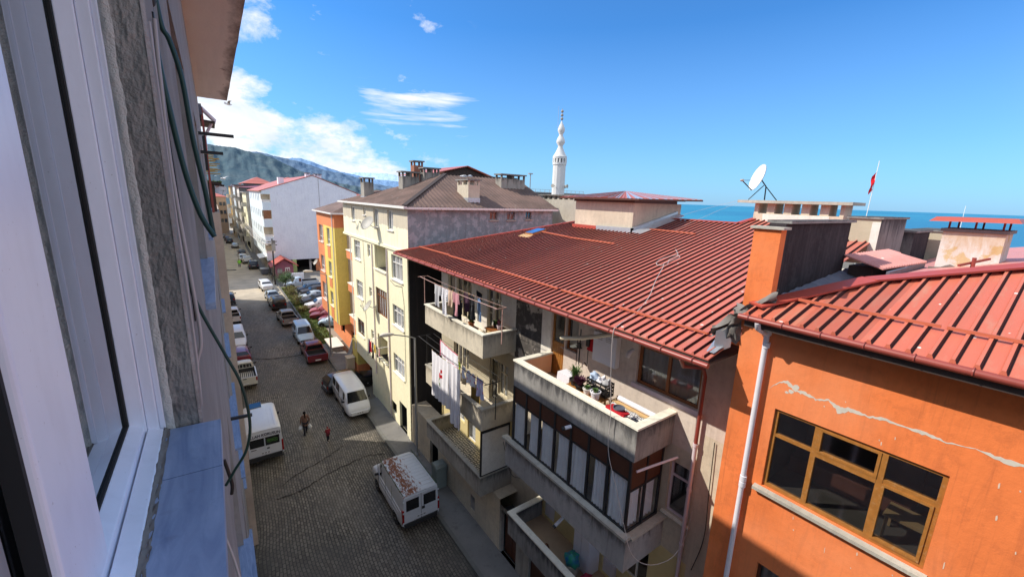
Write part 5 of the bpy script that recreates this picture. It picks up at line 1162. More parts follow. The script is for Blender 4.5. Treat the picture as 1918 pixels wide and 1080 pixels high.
o=thing('utility_box','grey green electric cabinet on the pavement beside the rusty van','cabinet',(8.75,18.5,.15)); obj('body',MB().box(8.5,9.1,18.2,18.85,.2,1.5),plain('box_green',(.25,.28,.25),.6,var=.2),o); obj('sloped_top',MB().hexa([(8.46,18.15,1.501),(9.12,18.15,1.501),(9.12,18.9,1.501),(8.46,18.9,1.501)],[(8.5,18.3,1.62),(9.1,18.3,1.62),(9.1,18.75,1.62),(8.5,18.75,1.62)]),M['box_green'],o)
obj('door',MB().box(8.485,8.498,18.25,18.8,.3,1.4),M['box_green'],o)
o=thing('rubbish_skip','blue grey rubbish container at the roadside near the kiosk','container',(6.8,91.8,0)); obj('body',MB().hexa([(6.4,91.2,.2),(7.4,91.2,.2),(7.4,92.4,.2),(6.4,92.4,.2)],[(6.2,91.0,1.2),(7.6,91.0,1.2),(7.6,92.6,1.2),(6.2,92.6,1.2)]),M['lead_flash'],o); obj('lid',MB().box(6.2,7.6,91.0,92.6,1.201,1.3),M['tin'],o)
# ------------------------------------------------------------------ our own building: facade beside the camera, open window, sill, slab above
NB=thing('apartment_house','weathered beige house wall close at the left with white plastic window and overhanging slab','house',(-7,5,0))
F=Fc('x',-.085,-1)
hx=[(-1.3,1.27,15.37,17.1,.09)]
for z in (15.37,12.4,9.4,6.4,3.4):
    for y in (-1.3,2.75,6.5,10.5,14.6):
        if z==15.37 and y<0: continue
        hx.append((y,y+(2.57 if y<0 else 1.7),z,z+1.55,.5))
mb=MB(); F.s=-1
def holedn(mb,fc,u0,u1,v0,v1,holes,m,back,rev): holed(mb,fc,u0,u1,v0,v1,holes,m,back,rev)
# main facade (the camera window opening is cut with a thin rough reveal)
U=holed(mb,F,-8,19.6,0,19.55,[h for h in hx[1:]]+[],0,2,1) if False else None
hs=hx
Us=sorted({-8,19.6,*[h[0] for h in hs],*[h[1] for h in hs]}); Vs=sorted({0,19.55,*[h[2] for h in hs],*[h[3] for h in hs]})
for a,b in zip(Us,Us[1:]):
    for c,d in zip(Vs,Vs[1:]):
        mu,mv=(a+b)/2,(c+d)/2
        if any(h[0]<mu<h[1] and h[2]<mv<h[3] for h in hs): continue
        mb.face([F.pt(a,c),F.pt(b,c),F.pt(b,d),F.pt(a,d)],0)
for h in hs[1:]:
    a,b,c,d=h[:4]
    for p,q in (((a,c),(b,c)),((b,c),(b,d)),((b,d),(a,d)),((a,d),(a,c))): mb.face([F.pt(*p),F.pt(*q),F.pt(*q,.4),F.pt(*p,.4)],0)
    mb.face([F.pt(a,c,.4),F.pt(b,c,.4),F.pt(b,d,.4),F.pt(a,d,.4)],2)
# rest of the mass, with a dark room behind the open window
mb.face([(-.085,19.6,0),(-14,19.6,0),(-14,19.6,19.55),(-.085,19.6,19.55)],0); mb.face([(-.085,-8,0),(-14,-8,0),(-14,-8,19.55),(-.085,-8,19.55)],0); mb.face([(-14,-8,0),(-14,19.6,0),(-14,19.6,19.55),(-14,-8,19.55)],0)
mb.face([(-14,-8,19.55),(-.085,-8,19.55),(-.085,19.6,19.55),(-14,19.6,19.55)],0)
a,b,c,d=hx[0][:4]
for p,q in (((a,c),(b,c)),((b,c),(b,d)),((b,d),(a,d)),((a,d),(a,c))): mb.face([F.pt(*p,.17),F.pt(*q,.17),F.pt(*q,3),F.pt(*p,3)],2)
mb.face([F.pt(a,c,3),F.pt(b,c,3),F.pt(b,d,3),F.pt(a,d,3)],2)
obj('wall',mb,[M['near_wall'],M['wall_reveal'],M['room_dark']],NB)
# rough reveal around the opening with rounded corner (finely displaced)
def rv(u,v):
    z=15.3+1.9*v; x=-.15+.072*u
    y=1.272+.004*noise.noise(Vector((x*60,z*22,1)))+.0025*noise.noise(Vector((x*200,z*90,2)))
    if u>.86: y+=.012*((u-.86)/.14)**2
    return (x,y,z)
o=obj('window_reveal',MB().grid(rv,40,420),M['wall_reveal'],NB,smooth=80)
obj('window_reveal',MB().face([F.pt(-1.3,17.1),F.pt(1.27,17.1),F.pt(1.27,17.1,.17),F.pt(-1.3,17.1,.17)]),M['wall_reveal'],NB)
# ragged foam / filler line between frame and plaster
fo=MB()
def ff(u,v): z=15.395+1.7*v; r=.006+.0035*noise.noise(Vector((z*14,3,0)))+.002*noise.noise(Vector((z*60,1,0))); return (-.152+.012*u+ (r if u>.5 else 0)*.9*u,1.268-.004*sin(u*3.1)*(1+noise.noise(Vector((z*30,u*3,5)))),z)
obj('filler_strip',MB().grid(ff,6,300),plain('filler',(.62,.62,.58),.9,var=.2,bump=.6,bscale=200),NB,smooth=80)
# marble sill in two slabs
def slab(y0,y1): 
    m_=MB(); m_.hexa([(-.150,y0,15.36),(-.04,y0,15.36),(-.04,y1,15.36),(-.150,y1,15.36)],[(-.150,y0,15.40),(-.04,y0,15.397),(-.04,y1,15.397),(-.150,y1,15.40)]); return m_
sl_,sn,sb_,_=nmat('blue_marble'); cc=coords(sn,(9,1.2,9))
f=tex(sn,cc,2.2,7,.6,1.5); c=mix(sn,ramp(sn,f,[(.3,0),(.7,1)]),(.17,.25,.42),(.34,.44,.62)); c=mix(sn,ramp(sn,tex(sn,coords(sn),26,4),[(.6,0),(.75,.35)]),c,(.14,.17,.26))
sn.links.new(c,sb_.inputs['Base Color']); sb_.inputs['Roughness'].default_value=.38; bumpn(sn,tex(sn,coords(sn),90,3),.1,.003,sb_); MATS['blue_marble']=sl_
obj('marble_sill',slab(1.031,1.262),sl_,NB); obj('marble_sill',slab(-1.3,1.028),sl_,NB)
obj('joint',MB().box(-.15,-.041,1.026,1.033,15.37,15.394),M['mortar'],NB)
def jf(u,v): y=-.6+1.88*v; return (-.157+.014*u+.004*noise.noise(Vector((y*25,1,0)))*u, y,15.402+.006*noise.noise(Vector((y*40,u*4,2)))+(.004 if u<.5 else -.001))
obj('sealant',MB().grid(jf,4,200),M['mortar'],NB,smooth=60)
# plastic window: fixed frame, gasket, mullion stile and panes
pv,pn,pb,_=nmat('pvc_white'); cc=coords(pn); c=mix(pn,ramp(pn,tex(pn,coords(pn,(1,1,.3)),18,5,.65),[(.45,0),(.75,.4)]),(.84,.88,.98),(.66,.68,.76)); c=mix(pn,ramp(pn,tex(pn,cc,160,2),[(.72,0),(.78,.5)]),c,(.3,.28,.28))
pn.links.new(c,pb.inputs['Base Color']); pb.inputs['Roughness'].default_value=.32; MATS['pvc_white']=pv
WN=obj('window_frame',MB().hexa([(-.152,1.262,15.36),(-.163,1.262,15.36),(-.163,1.275,15.36),(-.152,1.275,15.36)],[(-.152,1.262,17.1),(-.163,1.262,17.1),(-.163,1.275,17.1),(-.152,1.275,17.1)])
 .hexa([(-.163,1.256,15.36),(-.185,1.252,15.36),(-.185,1.275,15.36),(-.163,1.275,15.36)],[(-.163,1.256,17.1),(-.185,1.252,17.1),(-.185,1.275,17.1),(-.163,1.275,17.1)])
 .hexa([(-.1855,1.246,15.36),(-.214,1.236,15.36),(-.214,1.275,15.36),(-.1855,1.275,15.36)],[(-.1855,1.246,17.1),(-.214,1.236,17.1),(-.214,1.275,17.1),(-.1855,1.275,17.1)])
 .hexa([(-.152,-1.3,15.36),(-.185,-1.3,15.36),(-.185,1.255,15.36),(-.152,1.258,15.36)],[(-.156,-1.3,15.408),(-.185,-1.3,15.418),(-.185,1.255,15.418),(-.156,1.258,15.408)])
 .hexa([(-.1855,-1.3,15.36),(-.214,-1.3,15.36),(-.214,1.24,15.36),(-.1855,1.245,15.36)],[(-.1895,-1.3,15.430),(-.214,-1.3,15.445),(-.214,1.24,15.445),(-.1895,1.245,15.430)]),pv,NB)
mo=WN.modifiers.new('b','BEVEL'); mo.width=.0022; mo.segments=2; mo.limit_method='ANGLE'
obj('gasket',MB().box(-.221,-.2142,1.228,1.270,15.36,17.1).box(-.221,-.2142,-1.3,1.2279,15.36,15.449),M['rubber'],WN)
obj('pane',MB().face([(-.219,-1.3,15.44),(-.219,1.235,15.44),(-.219,1.235,17.1),(-.219,-1.3,17.1)]),M['glass_sash'],WN)
st=obj('window_sash',MB().hexa([(-.190,.640,15.38),(-.190,.812,15.38),(-.216,.822,15.38),(-.216,.628,15.38)],[(-.190,.640,17.1),(-.190,.812,17.1),(-.216,.822,17.1),(-.216,.628,17.1)]),pv,NB)
mo=st.modifiers.new('b','BEVEL'); mo.width=.005; mo.segments=3; mo.limit_method='ANGLE'
obj('gasket',MB().box(-.214,-.197,.624,.632,15.38,17.1),M['rubber'],st)
obj('spacer_bar',MB().box(-.2185,-.2165,.585,.604,15.5,17.1),M['tin'],st)
obj('rail',MB().box(-.205,-.193,-1.3,.62,15.38,15.50),pv,st)
# the other windows in this wall with their blue marble sills
for h in hx[1:]:
    y0,y1,z0,z1=h[:4]
    w_=MB(); e=.07; F.box(w_,y0+.005,y1-.005,z0+.005,z0+e,.14,.2); F.box(w_,y0+.005,y1-.005,z1-e,z1-.005,.14,.2); F.box(w_,y0+.005,y0+e,z0+e,z1-e,.14,.2); F.box(w_,y1-e,y1-.005,z0+e,z1-e,.14,.2); F.box(w_,(y0+y1)/2-.04,(y0+y1)/2+.04,z0+e,z1-e,.14,.2)
    o=obj('window',w_,pv,NB); obj('pane',MB().face([F.pt(y0+.03,z0+.03,.17),F.pt(y1-.03,z0+.03,.17),F.pt(y1-.03,z1-.03,.17),F.pt(y0+.03,z1-.03,.17)]),M['glass_dark'],o)
    s_=MB().box(-.22,.0 if z0<15 else -.04,y0-.08,y1+.08,z0-.005,z0+.03); obj('marble_sill',s_,sl_,o)
# overhanging slab near the top and flat roof edge
sp_,snn,sbb,_=nmat('slab_stain'); cc=coords(snn); s3=N(snn,'ShaderNodeSeparateXYZ'); snn.links.new(cc,s3.inputs[0])
q=N(snn,'ShaderNodeMath',operation='MULTIPLY_ADD'); snn.links.new(tex(snn,coords(snn,(1,.35,1)),1.5,7,.7),q.inputs[0]); q.inputs[1].default_value=.75; snn.links.new(s3.outputs[0],q.inputs[2])
k=ramp(snn,q.outputs[0],[(.0,0),(1,1)]); r2=N(snn,'ShaderNodeMath',operation='SUBTRACT'); snn.links.new(q.outputs[0],r2.inputs[0]); r2.inputs[1].default_value=7.0+.86
k=ramp(snn,r2.outputs[0],[(.0,0),(.18,.85)])
c=mix(snn,tex(snn,cc,2,6),(.90,.84,.78),(.96,.90,.84)); c=mix(snn,k,c,(.20,.16,.135)); c=mix(snn,ramp(snn,tex(snn,cc,3.3,6,.7),[(.68,0),(.70,.7)]),c,(.25,.16,.11))
snn.links.new(c,sbb.inputs['Base Color']); sbb.inputs['Roughness'].default_value=.9; bumpn(snn,tex(snn,cc,22,4),.3,.02,sbb)
mb=MB()
def sf(u,v): y=-8+23.9*v; return (-.085+.735*u+(.012*noise.noise(Vector((y*1.2,0,0))) if u>.9 else 0),y,18.6+.01*noise.noise(Vector((u*4,y,0))))
mb.grid(sf,8,120)
mb.face([(.65,-8,18.6),(.65,15.9,18.6),(.65,15.9,18.8),(.65,-8,18.8)]); mb.face([(-.085,15.9,18.6),(.65,15.9,18.6),(.65,15.9,18.8),(-.085,15.9,18.8)]); mb.face([(-.085,-8,18.8),(.65,-8,18.8),(.65,15.9,18.8),(-.085,15.9,18.8)])
obj('slab',mb,sp_,NB)
# ridge of our own roof, out of the picture but throwing the long street shadow
obj('roof',MB().hexa([(-14,-8,19.56),(.1,-8,19.56),(.1,19.7,19.56),(-14,19.7,19.56)],[(-12,-6,21.0),(-2.2,-6,21.0),(-2.2,18.6,21.0),(-12,18.6,21.0)]),M['red_roof'],NB)
# iron arms for washing lines
for (y,x1,z,lab) in ((9,.41,16.9,'upper black iron bracket arm sticking out of the left wall against the clouds'),(9,.23,16.6,'lower black iron bracket arm of the left wall, in front of the hill')):
    tag(obj('wall_bracket',MB().bar((-.09,y,z),(x1,y,z-.005),.05,.05).bar((-.02,y+.02,z-.03),(-.02,y+.02,z-.3),.04),M['black_metal']),lab,'bracket')
for (y,x1,z,lab) in ((6,.15,13.1,'short black iron bracket below, level with the roof of the slogan van'),(24,.62,12.15,'thin iron bracket on the tan wall, uppermost of the two'),(24,.5,10.4,'thin iron bracket on the tan wall, lower of the two')):
    tag(obj('wall_bracket',MB().bar((-.09 if y<20 else .19,y,z),(x1,y,z-.01),.035),M['black_metal']),lab,'bracket')
# cables
def smoothpath(P,n=6):
    P=[Vector(p) for p in P]; out=[]
    for i in range(len(P)-1):
        p0=P[max(i-1,0)];p1=P[i];p2=P[i+1];p3=P[min(i+2,len(P)-1)]
        for k in range(n):
            t=k/n; out.append(.5*((2*p1)+(p2-p0)*t+(2*p0-5*p1+4*p2-p3)*t*t+(3*p1-p0-3*p2+p3)*t**3))
    out.append(P[-1]); return out
def cable(pts,r,mat,label,cat='cable'):
    return tag(obj('cable',MB().tube(smoothpath(pts),r,8),M[mat],smooth=80),label,cat)
cable([(-.092,1.7,16.60),(-.091,1.7,16.397),(-.080,1.7,16.238),(-.062,1.7,16.052),(-.037,1.7,15.919),(-.006,1.7,15.843)],.0078,'cable_green','dark green hose like cable, the nearer of two that hang across the left wall')
cable([(-.09,1.9,16.66),(-.081,1.9,16.52),(-.064,1.9,16.474),(-.044,1.9,16.358),(-.035,1.9,16.168),(-.018,1.9,15.986),(-.009,1.9,15.835)],.0078,'cable_green','dark green cable that bulges right beside the wall, ending under the first one')
cable([(-.088,1.6,16.15),(-.086,1.6,15.95),(-.085,1.6,15.727),(-.066,1.6,15.622),(-.018,1.6,15.468),(.019,1.6,15.344),(.031,1.6,15.198),(.013,1.6,15.098),(-.029,1.6,15.029),(-.060,1.6,14.98)],.0048,'cable_green','long green cable that loops out over the street beside the sill')
cable([(-.076,1.5,16.42),(-.081,1.5,16.274),(-.084,1.5,16.072),(-.079,1.5,15.883),(-.071,1.5,15.679),(-.070,1.5,15.546),(-.088,1.5,15.465),(-.090,1.5,15.304)],.0048,'cable_grey','pale grey cable running down the near wall corner')
cable([(-.085,1.46,16.4),(-.087,1.46,16.1),(-.086,1.46,15.9),(-.083,1.46,15.7),(-.084,1.46,15.5),(-.088,1.46,15.36)],.0036,'cable_grey','second thin grey cable pressed against the near wall')
cable([(-.080,1.55,16.45),(-.082,1.55,16.2),(-.080,1.55,16.0),(-.078,1.55,15.8),(-.079,1.55,15.6)],.0022,'cable_black','very thin black wire beside the grey cables')
cable([(-.06,1.72,15.01),(-.052,1.72,14.96),(-.045,1.72,14.90),(-.050,1.72,14.86)],.006,'cable_black','black plug end hanging under the long green cable')
cable([(-.085,1.5,14.9),(-.06,1.5,14.75),(-.04,1.45,14.6)],.004,'cable_grey','short grey cable end at the bottom of the near wall')
tag(obj('cable_clip',MB().blob((-.088,1.7,16.53),(.014,.014,.03),8,.2),M['cable_black'],smooth=60),'black cable clamp at the top of the near wall','clamp')
# ------------------------------------------------------------------ left neighbours
NA=thing('apartment_house','tan plastered neighbour house past our wall, with dark eaves and wooden lean-to on top','house',(-6,25,0))
F2=Fc('x',.19,-1)
mb=MB(); holed(mb,F2,19.62,30.5,0,15.1,[(21,22.2,12.4,13.8,.3),(25,26.2,12.4,13.8,.3),(21,22.2,9.4,10.8,.3),(25,26.2,9.4,10.8,.3),(25,26.2,6.4,7.8,.3),(21,22.2,6.4,7.8,.3)],0,2)
mb.face([(.19,30.5,0),(-12,30.5,0),(-12,30.5,15.1),(.19,30.5,15.1)],0); mb.face([(.19,19.62,0),(-12,19.62,0),(-12,19.62,15.1),(.19,19.62,15.1)],0); mb.face([(-12,19.62,0),(-12,30.5,0),(-12,30.5,15.1),(-12,19.62,15.1)],0); mb.face([(.19,19.62,15.1),(.19,30.5,15.1),(-12,30.5,15.1),(-12,19.62,15.1)],0)
obj('wall',mb,[M['tan_wall'],M['tan_wall'],M['room_dark']],NA)
e_=MB(); 
for k in range(7): e_.hexa([(-2,19.8+k*.25,18.55),(.36,19.8+k*.25,18.38),(.36,20.03+k*.25,18.38),(-2,20.03+k*.25,18.55)],[(-2,19.8+k*.25,18.62),(.36,19.8+k*.25,18.45),(.36,20.03+k*.25,18.47),(-2,20.03+k*.25,18.62)])
obj('eaves',e_,M['timber_dark'],NA)
e_=MB().box(-2,-.0,19.7,21.6,18.62,19.0); obj('eaves_wall',e_,M['lead_flash'],NA)
obj('downpipe',MB().tube([(-.10,20.1,19.0),(.36,20.1,18.5),(.30,20.1,18.4)],.075,10).tube([(.28,20.1,18.45),(.0,20.1,17.9),(.0,20.1,17.3)],.05,8),M['pipe_pink'],NA,smooth=60)
obj('post',MB().box(-.04,.03,21.4,21.5,15.1,19.0).box(-.04,.03,19.75,19.85,15.1,18.9),M['gutter_brown'],NA)
tb_=MB(); rnd=random.Random(11)
for k in range(16):
    z=16.55+.055*k+rnd.uniform(-.02,.02); tb_.bar((-.5,20.6+rnd.uniform(-.4,.4),z),(.16+.22*rnd.random(),20.9+rnd.uniform(-.4,.6),z+rnd.uniform(-.03,.1)),.05,.035)
obj('plank_stack',tb_,M['thatch'],NA)
tb_=MB(); tb_.hexa([(-1.5,20.2,16.45),(.34,20.2,16.12),(.34,24,16.12),(-1.5,24,16.45)],[(-1.5,20.2,16.6),(.36,20.2,16.22),(.36,24,16.22),(-1.5,24,16.6)]); tb_.box(-.5,.12,20.3,23,15.1,16.2)
for k in range(5): tb_.bar((-.4,20.4+k*.7,16.3),(.44,20.4+k*.7,16.12),.07)
obj('lean_to',tb_,M['timber_dark'],NA)
ms=MB(); rnd=random.Random(2)
for k in range(70): ms.blob((rnd.uniform(-.3,.34),rnd.uniform(20.2,22.5),16.27+rnd.uniform(-.02,.02)-.1*0),(.06,.09,.03),6,.3,seed=k)
obj('moss',ms,M['leaf_green'],NA,smooth=80)
dish('satellite_dish','small white satellite dish on the top edge of the tan neighbour wall',(.33,22.0,15.97),(.30,-.90,.30),.24,'dish_white',[(.22,22.15,15.9),(.19,22.2,15.85)])
for (ya,yb,hh,mt,lab) in ((36.5,49.8,15.3,'beige_paint','tall shaded street house on the left behind the white pickup with slats'),(50.0,74,11.4,'ochre_paint','lower shaded building on the left behind the farther parked cars')):
    NC=thing('apartment_building',lab,'building',(-7,(ya+yb)/2,0)); F3=Fc('x',-.95,-1); hx3=[]; X0=-.95
    for z in (3.5,6.5,9.2):
        for k in range(int((yb-ya)/4)): hx3.append((ya+1.3+k*4.0,ya+2.8+k*4.0,z,z+1.4,.3))
    mb=MB(); holed(mb,F3,ya,yb,0,hh,hx3,0,2)
    for q in ([(X0,ya,0),(-14,ya,0),(-14,ya,hh),(X0,ya,hh)],[(X0,yb,0),(-14,yb,0),(-14,yb,hh),(X0,yb,hh)],[(-14,ya,0),(-14,yb,0),(-14,yb,hh),(-14,ya,hh)],[(X0,ya,hh),(X0,yb,hh),(-14,yb,hh),(-14,ya,hh)]): mb.face(q,0)
    obj('wall',mb,[M[mt],M[mt],M['dark_hole']],NC); obj('roof',MB().hexa([(-14.2,ya,hh+.01),(-.8,ya,hh+.01),(-.8,yb+.05,hh+.01),(-14.2,yb+.05,hh+.01)],[(-11,ya+3,hh+1.3),(-5,ya+3,hh+1.3),(-5,yb-3,hh+1.3),(-11,yb-3,hh+1.3)]),M['brown_sheet'],NC)
for i,(y0,y1,h,lab) in enumerate(((88,120,13,'first shaded house on the left beyond the sunny gap'),(121,150,14,'second left hand house towards the far end of the street'),(151,186,13,'last left hand house before the end of the street'))):
    t=thing('apartment_building',lab,'building',(-7,(y0+y1)/2,0)); mb=MB(); Fx=Fc('x',-1.0,-1); hh=[]
    for z in (3.5,6.5,9.5):
        for k in range(int((y1-y0)/5)): hh.append((y0+1.5+k*5,y0+3+k*5,z,z+1.4,.3))
    holed(mb,Fx,y0,y1,0,h,hh,0,2); holed(mb,Fc('y',y0),-14,-1,0,h,[],0)
    mb.face([(-1,y1,0),(-14,y1,0),(-14,y1,h),(-1,y1,h)],0); mb.face([(-14,y0,0),(-14,y1,0),(-14,y1,h),(-14,y0,h)],0); mb.face([(-1,y0,h),(-1,y1,h),(-14,y1,h),(-14,y0,h)],0)
    obj('wall',mb,[M[('ochre_paint','white_plaster','beige_paint')[i]],M['cement'],M['dark_hole']],t); obj('roof',MB().hexa([(-14.4,y0-.3,h+.01),(-.6,y0-.3,h+.01),(-.6,y1+.3,h+.01),(-14.4,y1+.3,h+.01)],[(-11,y0+4,h+1.6),(-4,y0+4,h+1.6),(-4,y1-4,h+1.6),(-11,y1-4,h+1.6)]),M['red_roof'],t)

t=thing('house','low flat house in the gap between the tan house and the long shaded building','house',(-6,33.5,0)); obj('wall',MB().box(-12,-.3,30.52,36.48,0,6.3),M['beige_paint'],t); obj('roof',MB().box(-12.1,-.2,30.53,36.47,6.301,6.42),M['cement'],t)
# ------------------------------------------------------------------ vehicles
plain('car_glass',(.012,.014,.017),.06,var=.1,spec=.8)
plain('bumper_black',(.03,.03,.032),.6); plain('rim_metal',(.45,.46,.48),.35,.8); plain('head_glass',(.55,.58,.60),.12,.3,var=.05); plain('tail_red',(.30,.01,.01),.25); plain('plate_white',(.75,.75,.75),.5); plain('plate_ink',(.02,.02,.05),.6); plain('bed_dark',(.035,.035,.038),.8,var=.3)
def paint(name,c,rough=.32,**k): return plain(name,c,rough,coat=.6,var=.04,**k)
P_={}
for n_,c in dict(white=(.72,.74,.78),bluewhite=(.48,.60,.74),black=(.015,.016,.02),grey=(.26,.26,.25),maroon=(.16,.018,.03),silver=(.45,.53,.60),navy=(.03,.06,.11),darkred=(.20,.02,.035),cream=(.66,.64,.58),blue=(.10,.26,.50),pinkred=(.42,.09,.11),iceblue=(.42,.58,.74)).items(): P_[n_]=paint('paint_'+n_,c,dirt=(.35,.33,.30) if n_ in('white','cream') else None,dirtfac=.15)
def rust_roof():
    m,nt,b,out=nmat('rusty_roof'); co=coords(nt); s=N(nt,'ShaderNodeSeparateXYZ'); nt.links.new(co,s.inputs[0])
    g=tex(nt,coords(nt,(3,1.0,1)),3.2,7,.72)
    a=N(nt,'ShaderNodeMath',operation='ABSOLUTE'); sh_=N(nt,'ShaderNodeMath',operation='ADD'); nt.links.new(s.outputs[0],sh_.inputs[0]); sh_.inputs[1].default_value=.50; nt.links.new(sh_.outputs[0],a.inputs[0])
    k=N(nt,'ShaderNodeMath',operation='MULTIPLY_ADD'); nt.links.new(a.outputs[0],k.inputs[0]); k.inputs[1].default_value=-.28; nt.links.new(g,k.inputs[2])
    c=mix(nt,ramp(nt,k.outputs[0],[(.39,0),(.46,1)]),(.66,.69,.72),(.24,.085,.035)); nt.links.new(c,b.inputs['Base Color']); b.inputs['Roughness'].default_value=.6; MATS['rusty_roof']=m; return m
rust_roof()
def ring(st):
    y,zb,bl,rf,hw,hr=st; cab=rf>bl+.12
    if cab: p=[(0,zb),(hw*.86,zb),(hw*.985,zb+.14),(hw,zb+(bl-zb)*.55),(hw*.985,bl-.03),(hw*.955,bl),(hr+.02,rf-.10),(hr*.90,rf-.025),(hr*.6,rf),(0,rf+.012)]
    else: p=[(0,zb),(hw*.86,zb),(hw*.985,zb+.14),(hw,zb+(bl-zb)*.55),(hw*.97,bl-.06),(hw*.93,bl-.015),(hw*.80,bl+.015),(hw*.6,bl+.03),(hw*.35,bl+.04),(0,bl+.045)]
    return [(x,y,z) for x,z in p]
def lerp(a,b,t): return tuple(a[i]+(b[i]-a[i])*t for i in range(3))
def car(name,label,cat,loc,rz,st,pm,wheels,wr=.31,glass=(),ws=None,rw=None,group=None,extra=None,plates=(1,1),tail='low',head=True,roofm=None,win_rows=(5,6),mirror=True,front_y=None,grille=True,bump='bumper_black',doors=()):
    """lofted car body. stations run rear (y small) to front; faces `front`=+y local"""
    t=thing(name,label,cat,loc,rz,group)
    R=[ring(s) for s in st]; mb=MB(); base=0; nP=len(R[0])
    for sgn in (1,-1):
        b0=len(mb.v)
        for r in R: mb.v+=[(sgn*x,y,z) for x,y,z in r]
        for i in range(len(R)-1):
            for j in range(nP-1):
                a=b0+i*nP+j; q=(a,a+1,a+nP+1,a+nP); mb.f.append(q if sgn>0 else q[::-1]); mb.m.append(1 if (roofm and j>=6 and st[i][3]>st[i][2]+.12 and st[i+1][3]>st[i+1][2]+.12) else 0)
        for i in (0,len(R)-1): mb.f.append(tuple(b0+i*nP+j for j in range(nP))); mb.m.append(0)
    obj('body',mb,[pm,M[roofm]] if roofm else pm,t,True,38)
    def quadglass(part,quads,off=.012):
        g=MB()
        for q in quads:
            q=[Vector(k) for k in q]; n=(q[1]-q[0]).cross(q[3]-q[0]).normalized(); c=sum(q,Vector())/4
            if n.dot(Vector((c.x,c.y-sum(s[0] for s in st)/len(st),c.z-.7)))<0: n=-n
            g.face([k+n*off for k in q])
        return obj(part,g,M['car_glass'],t,True)
    def patch(i,i2,j0,j1,sx,iu=.06,iv=.08,iv2=None):
        iv2=iv if iv2 is None else iv2
        A,B,C,D=R[i][j0],R[i2][j0],R[i2][j1],R[i][j1]
        def bl(u,v): return lerp(lerp(A,B,u),lerp(D,C,u),v)
        q=[bl(iu,iv),bl(1-iu,iv),bl(1-iu,1-iv2),bl(iu,1-iv2)]
        return [(sx*x,y,z) for x,y,z in q]
    for (i,i2,iu) in glass:
        for sx in(1,-1): quadglass('side_window',[patch(i,i2,5,6,sx,iu,.10,.04)])
    for w_,nm in ((ws,'windscreen'),(rw,'rear_window')):
        if w_ is None: continue
        i,i2=w_; A,B=R[i],R[i2]
        # i = belt side station, i2 = roof side station
        lo=A[6] if st[i][3]<=st[i][2]+.12 else A[5]; qs=[]
        for sx in (1,): 
            a=lerp(lo,B[6],.06); b=lerp(A[6] if st[i][3]<=st[i][2]+.12 else A[5],B[7],.90); top=lerp(A[9],B[9],.92); bot=lerp(A[9],B[9],.06)
            hwb=A[5][0]*.90; hwt=B[7][0]*.92
            qs.append([(-hwb,lerp(A[5],B[5],.05)[1] if False else bot[1],bot[2]-.02),(hwb,bot[1],bot[2]-.02),(hwt,top[1],top[2]-.01),(-hwt,top[1],top[2]-.01)])
        quadglass(nm,qs,.03)
    # wheels
    hwm=max(s[4] for s in st)
    for wy in wheels:
        for sx in(1,-1):
            x=sx*(hwm-.13); w_=MB(); xo=sx*(hwm-.005)
            w_.lathe([(wr*.62,xo-sx*.20),(wr*.96,xo-sx*.20),(wr,xo-sx*.17),(wr,xo-sx*.03),(wr*.95,xo+sx*.0),(wr*.64,xo+sx*.002)],(0,wy,wr),18,'x')
            o=obj('wheel',w_,M['rubber'],t,True,40)
            r_=MB().lathe([(wr*.635,xo-sx*.02),(wr*.6,xo+sx*.004),(wr*.5,xo-sx*.01),(wr*.15,xo+sx*.004),(.02,xo+sx*.01)],(0,wy,wr),14,'x'); obj('rim',r_,M['rim_metal'],o,True)
            a_=MB(); 
            N_=14; 
            for k in range(N_):
                a0=pi*k/N_-.25; a1=pi*(k+1)/N_-.25; ri,ro=wr*1.0,wr*1.22
                if k==N_-1: a1=pi+.25
                pts=[(xo+sx*.004,wy+ri*cos(a0),wr+ri*sin(a0)),(xo+sx*.004,wy+ro*cos(a0),wr+ro*sin(a0)),(xo+sx*.004,wy+ro*cos(a1),wr+ro*sin(a1)),(xo+sx*.004,wy+ri*cos(a1),wr+ri*sin(a1))]
                a_.face(pts)
            obj('wheel_arch',a_,M['bumper_black'],o,True)
    y0,y1=st[0][0],st[-1][0]; zb=st[0][1]; hw0=st[0][4]; hw1=st[-1][4]
    b_=MB().hexa([(-hw1*.97,y1-.1,st[-1][1]),(hw1*.97,y1-.1,st[-1][1]),(hw1*.80,y1+.09,st[-1][1]),(-hw1*.80,y1+.09,st[-1][1])],[(-hw1*1.0,y1-.12,st[-1][1]+.26),(hw1*1.0,y1-.12,st[-1][1]+.26),(hw1*.82,y1+.10,st[-1][1]+.24),(-hw1*.82,y1+.10,st[-1][1]+.24)]); obj('front_bumper',b_,pm if bump=='paint' else M[bump],t,True)
    b_=MB().hexa([(-hw0*.85,y0-.10,zb),(hw0*.85,y0-.10,zb),(hw0*.97,y0+.1,zb),(-hw0*.97,y0+.1,zb)],[(-hw0*.87,y0-.11,zb+.22),(hw0*.87,y0-.11,zb+.22),(hw0*1.0,y0+.12,zb+.24),(-hw0*1.0,y0+.12,zb+.24)]); obj('rear_bumper',b_,pm if bump=='paint' else M[bump],t,True)
    if head:
        zt=st[-1][2]-.05
        for sx in(1,-1):
            x=sx*hw1*.72; obj('headlight',MB().hexa([(x-.16,y1-.06,zt-.20),(x+.16,y1-.12 ,zt-.20),(x+.16,y1+.0,zt-.20),(x-.16,y1+.035,zt-.20)],[(x-.16,y1-.06,zt-.03),(x+.16,y1-.12,zt-.03),(x+.16,y1-.02,zt-.03),(x-.16,y1+.02,zt-.03)]),M['head_glass'],t,True)
    if grille: obj('grille',MB().box(-hw1*.42,hw1*.42,y1-.02,y1+.025,st[-1][2]-.24,st[-1][2]-.08),M['bumper_black'],t,True)
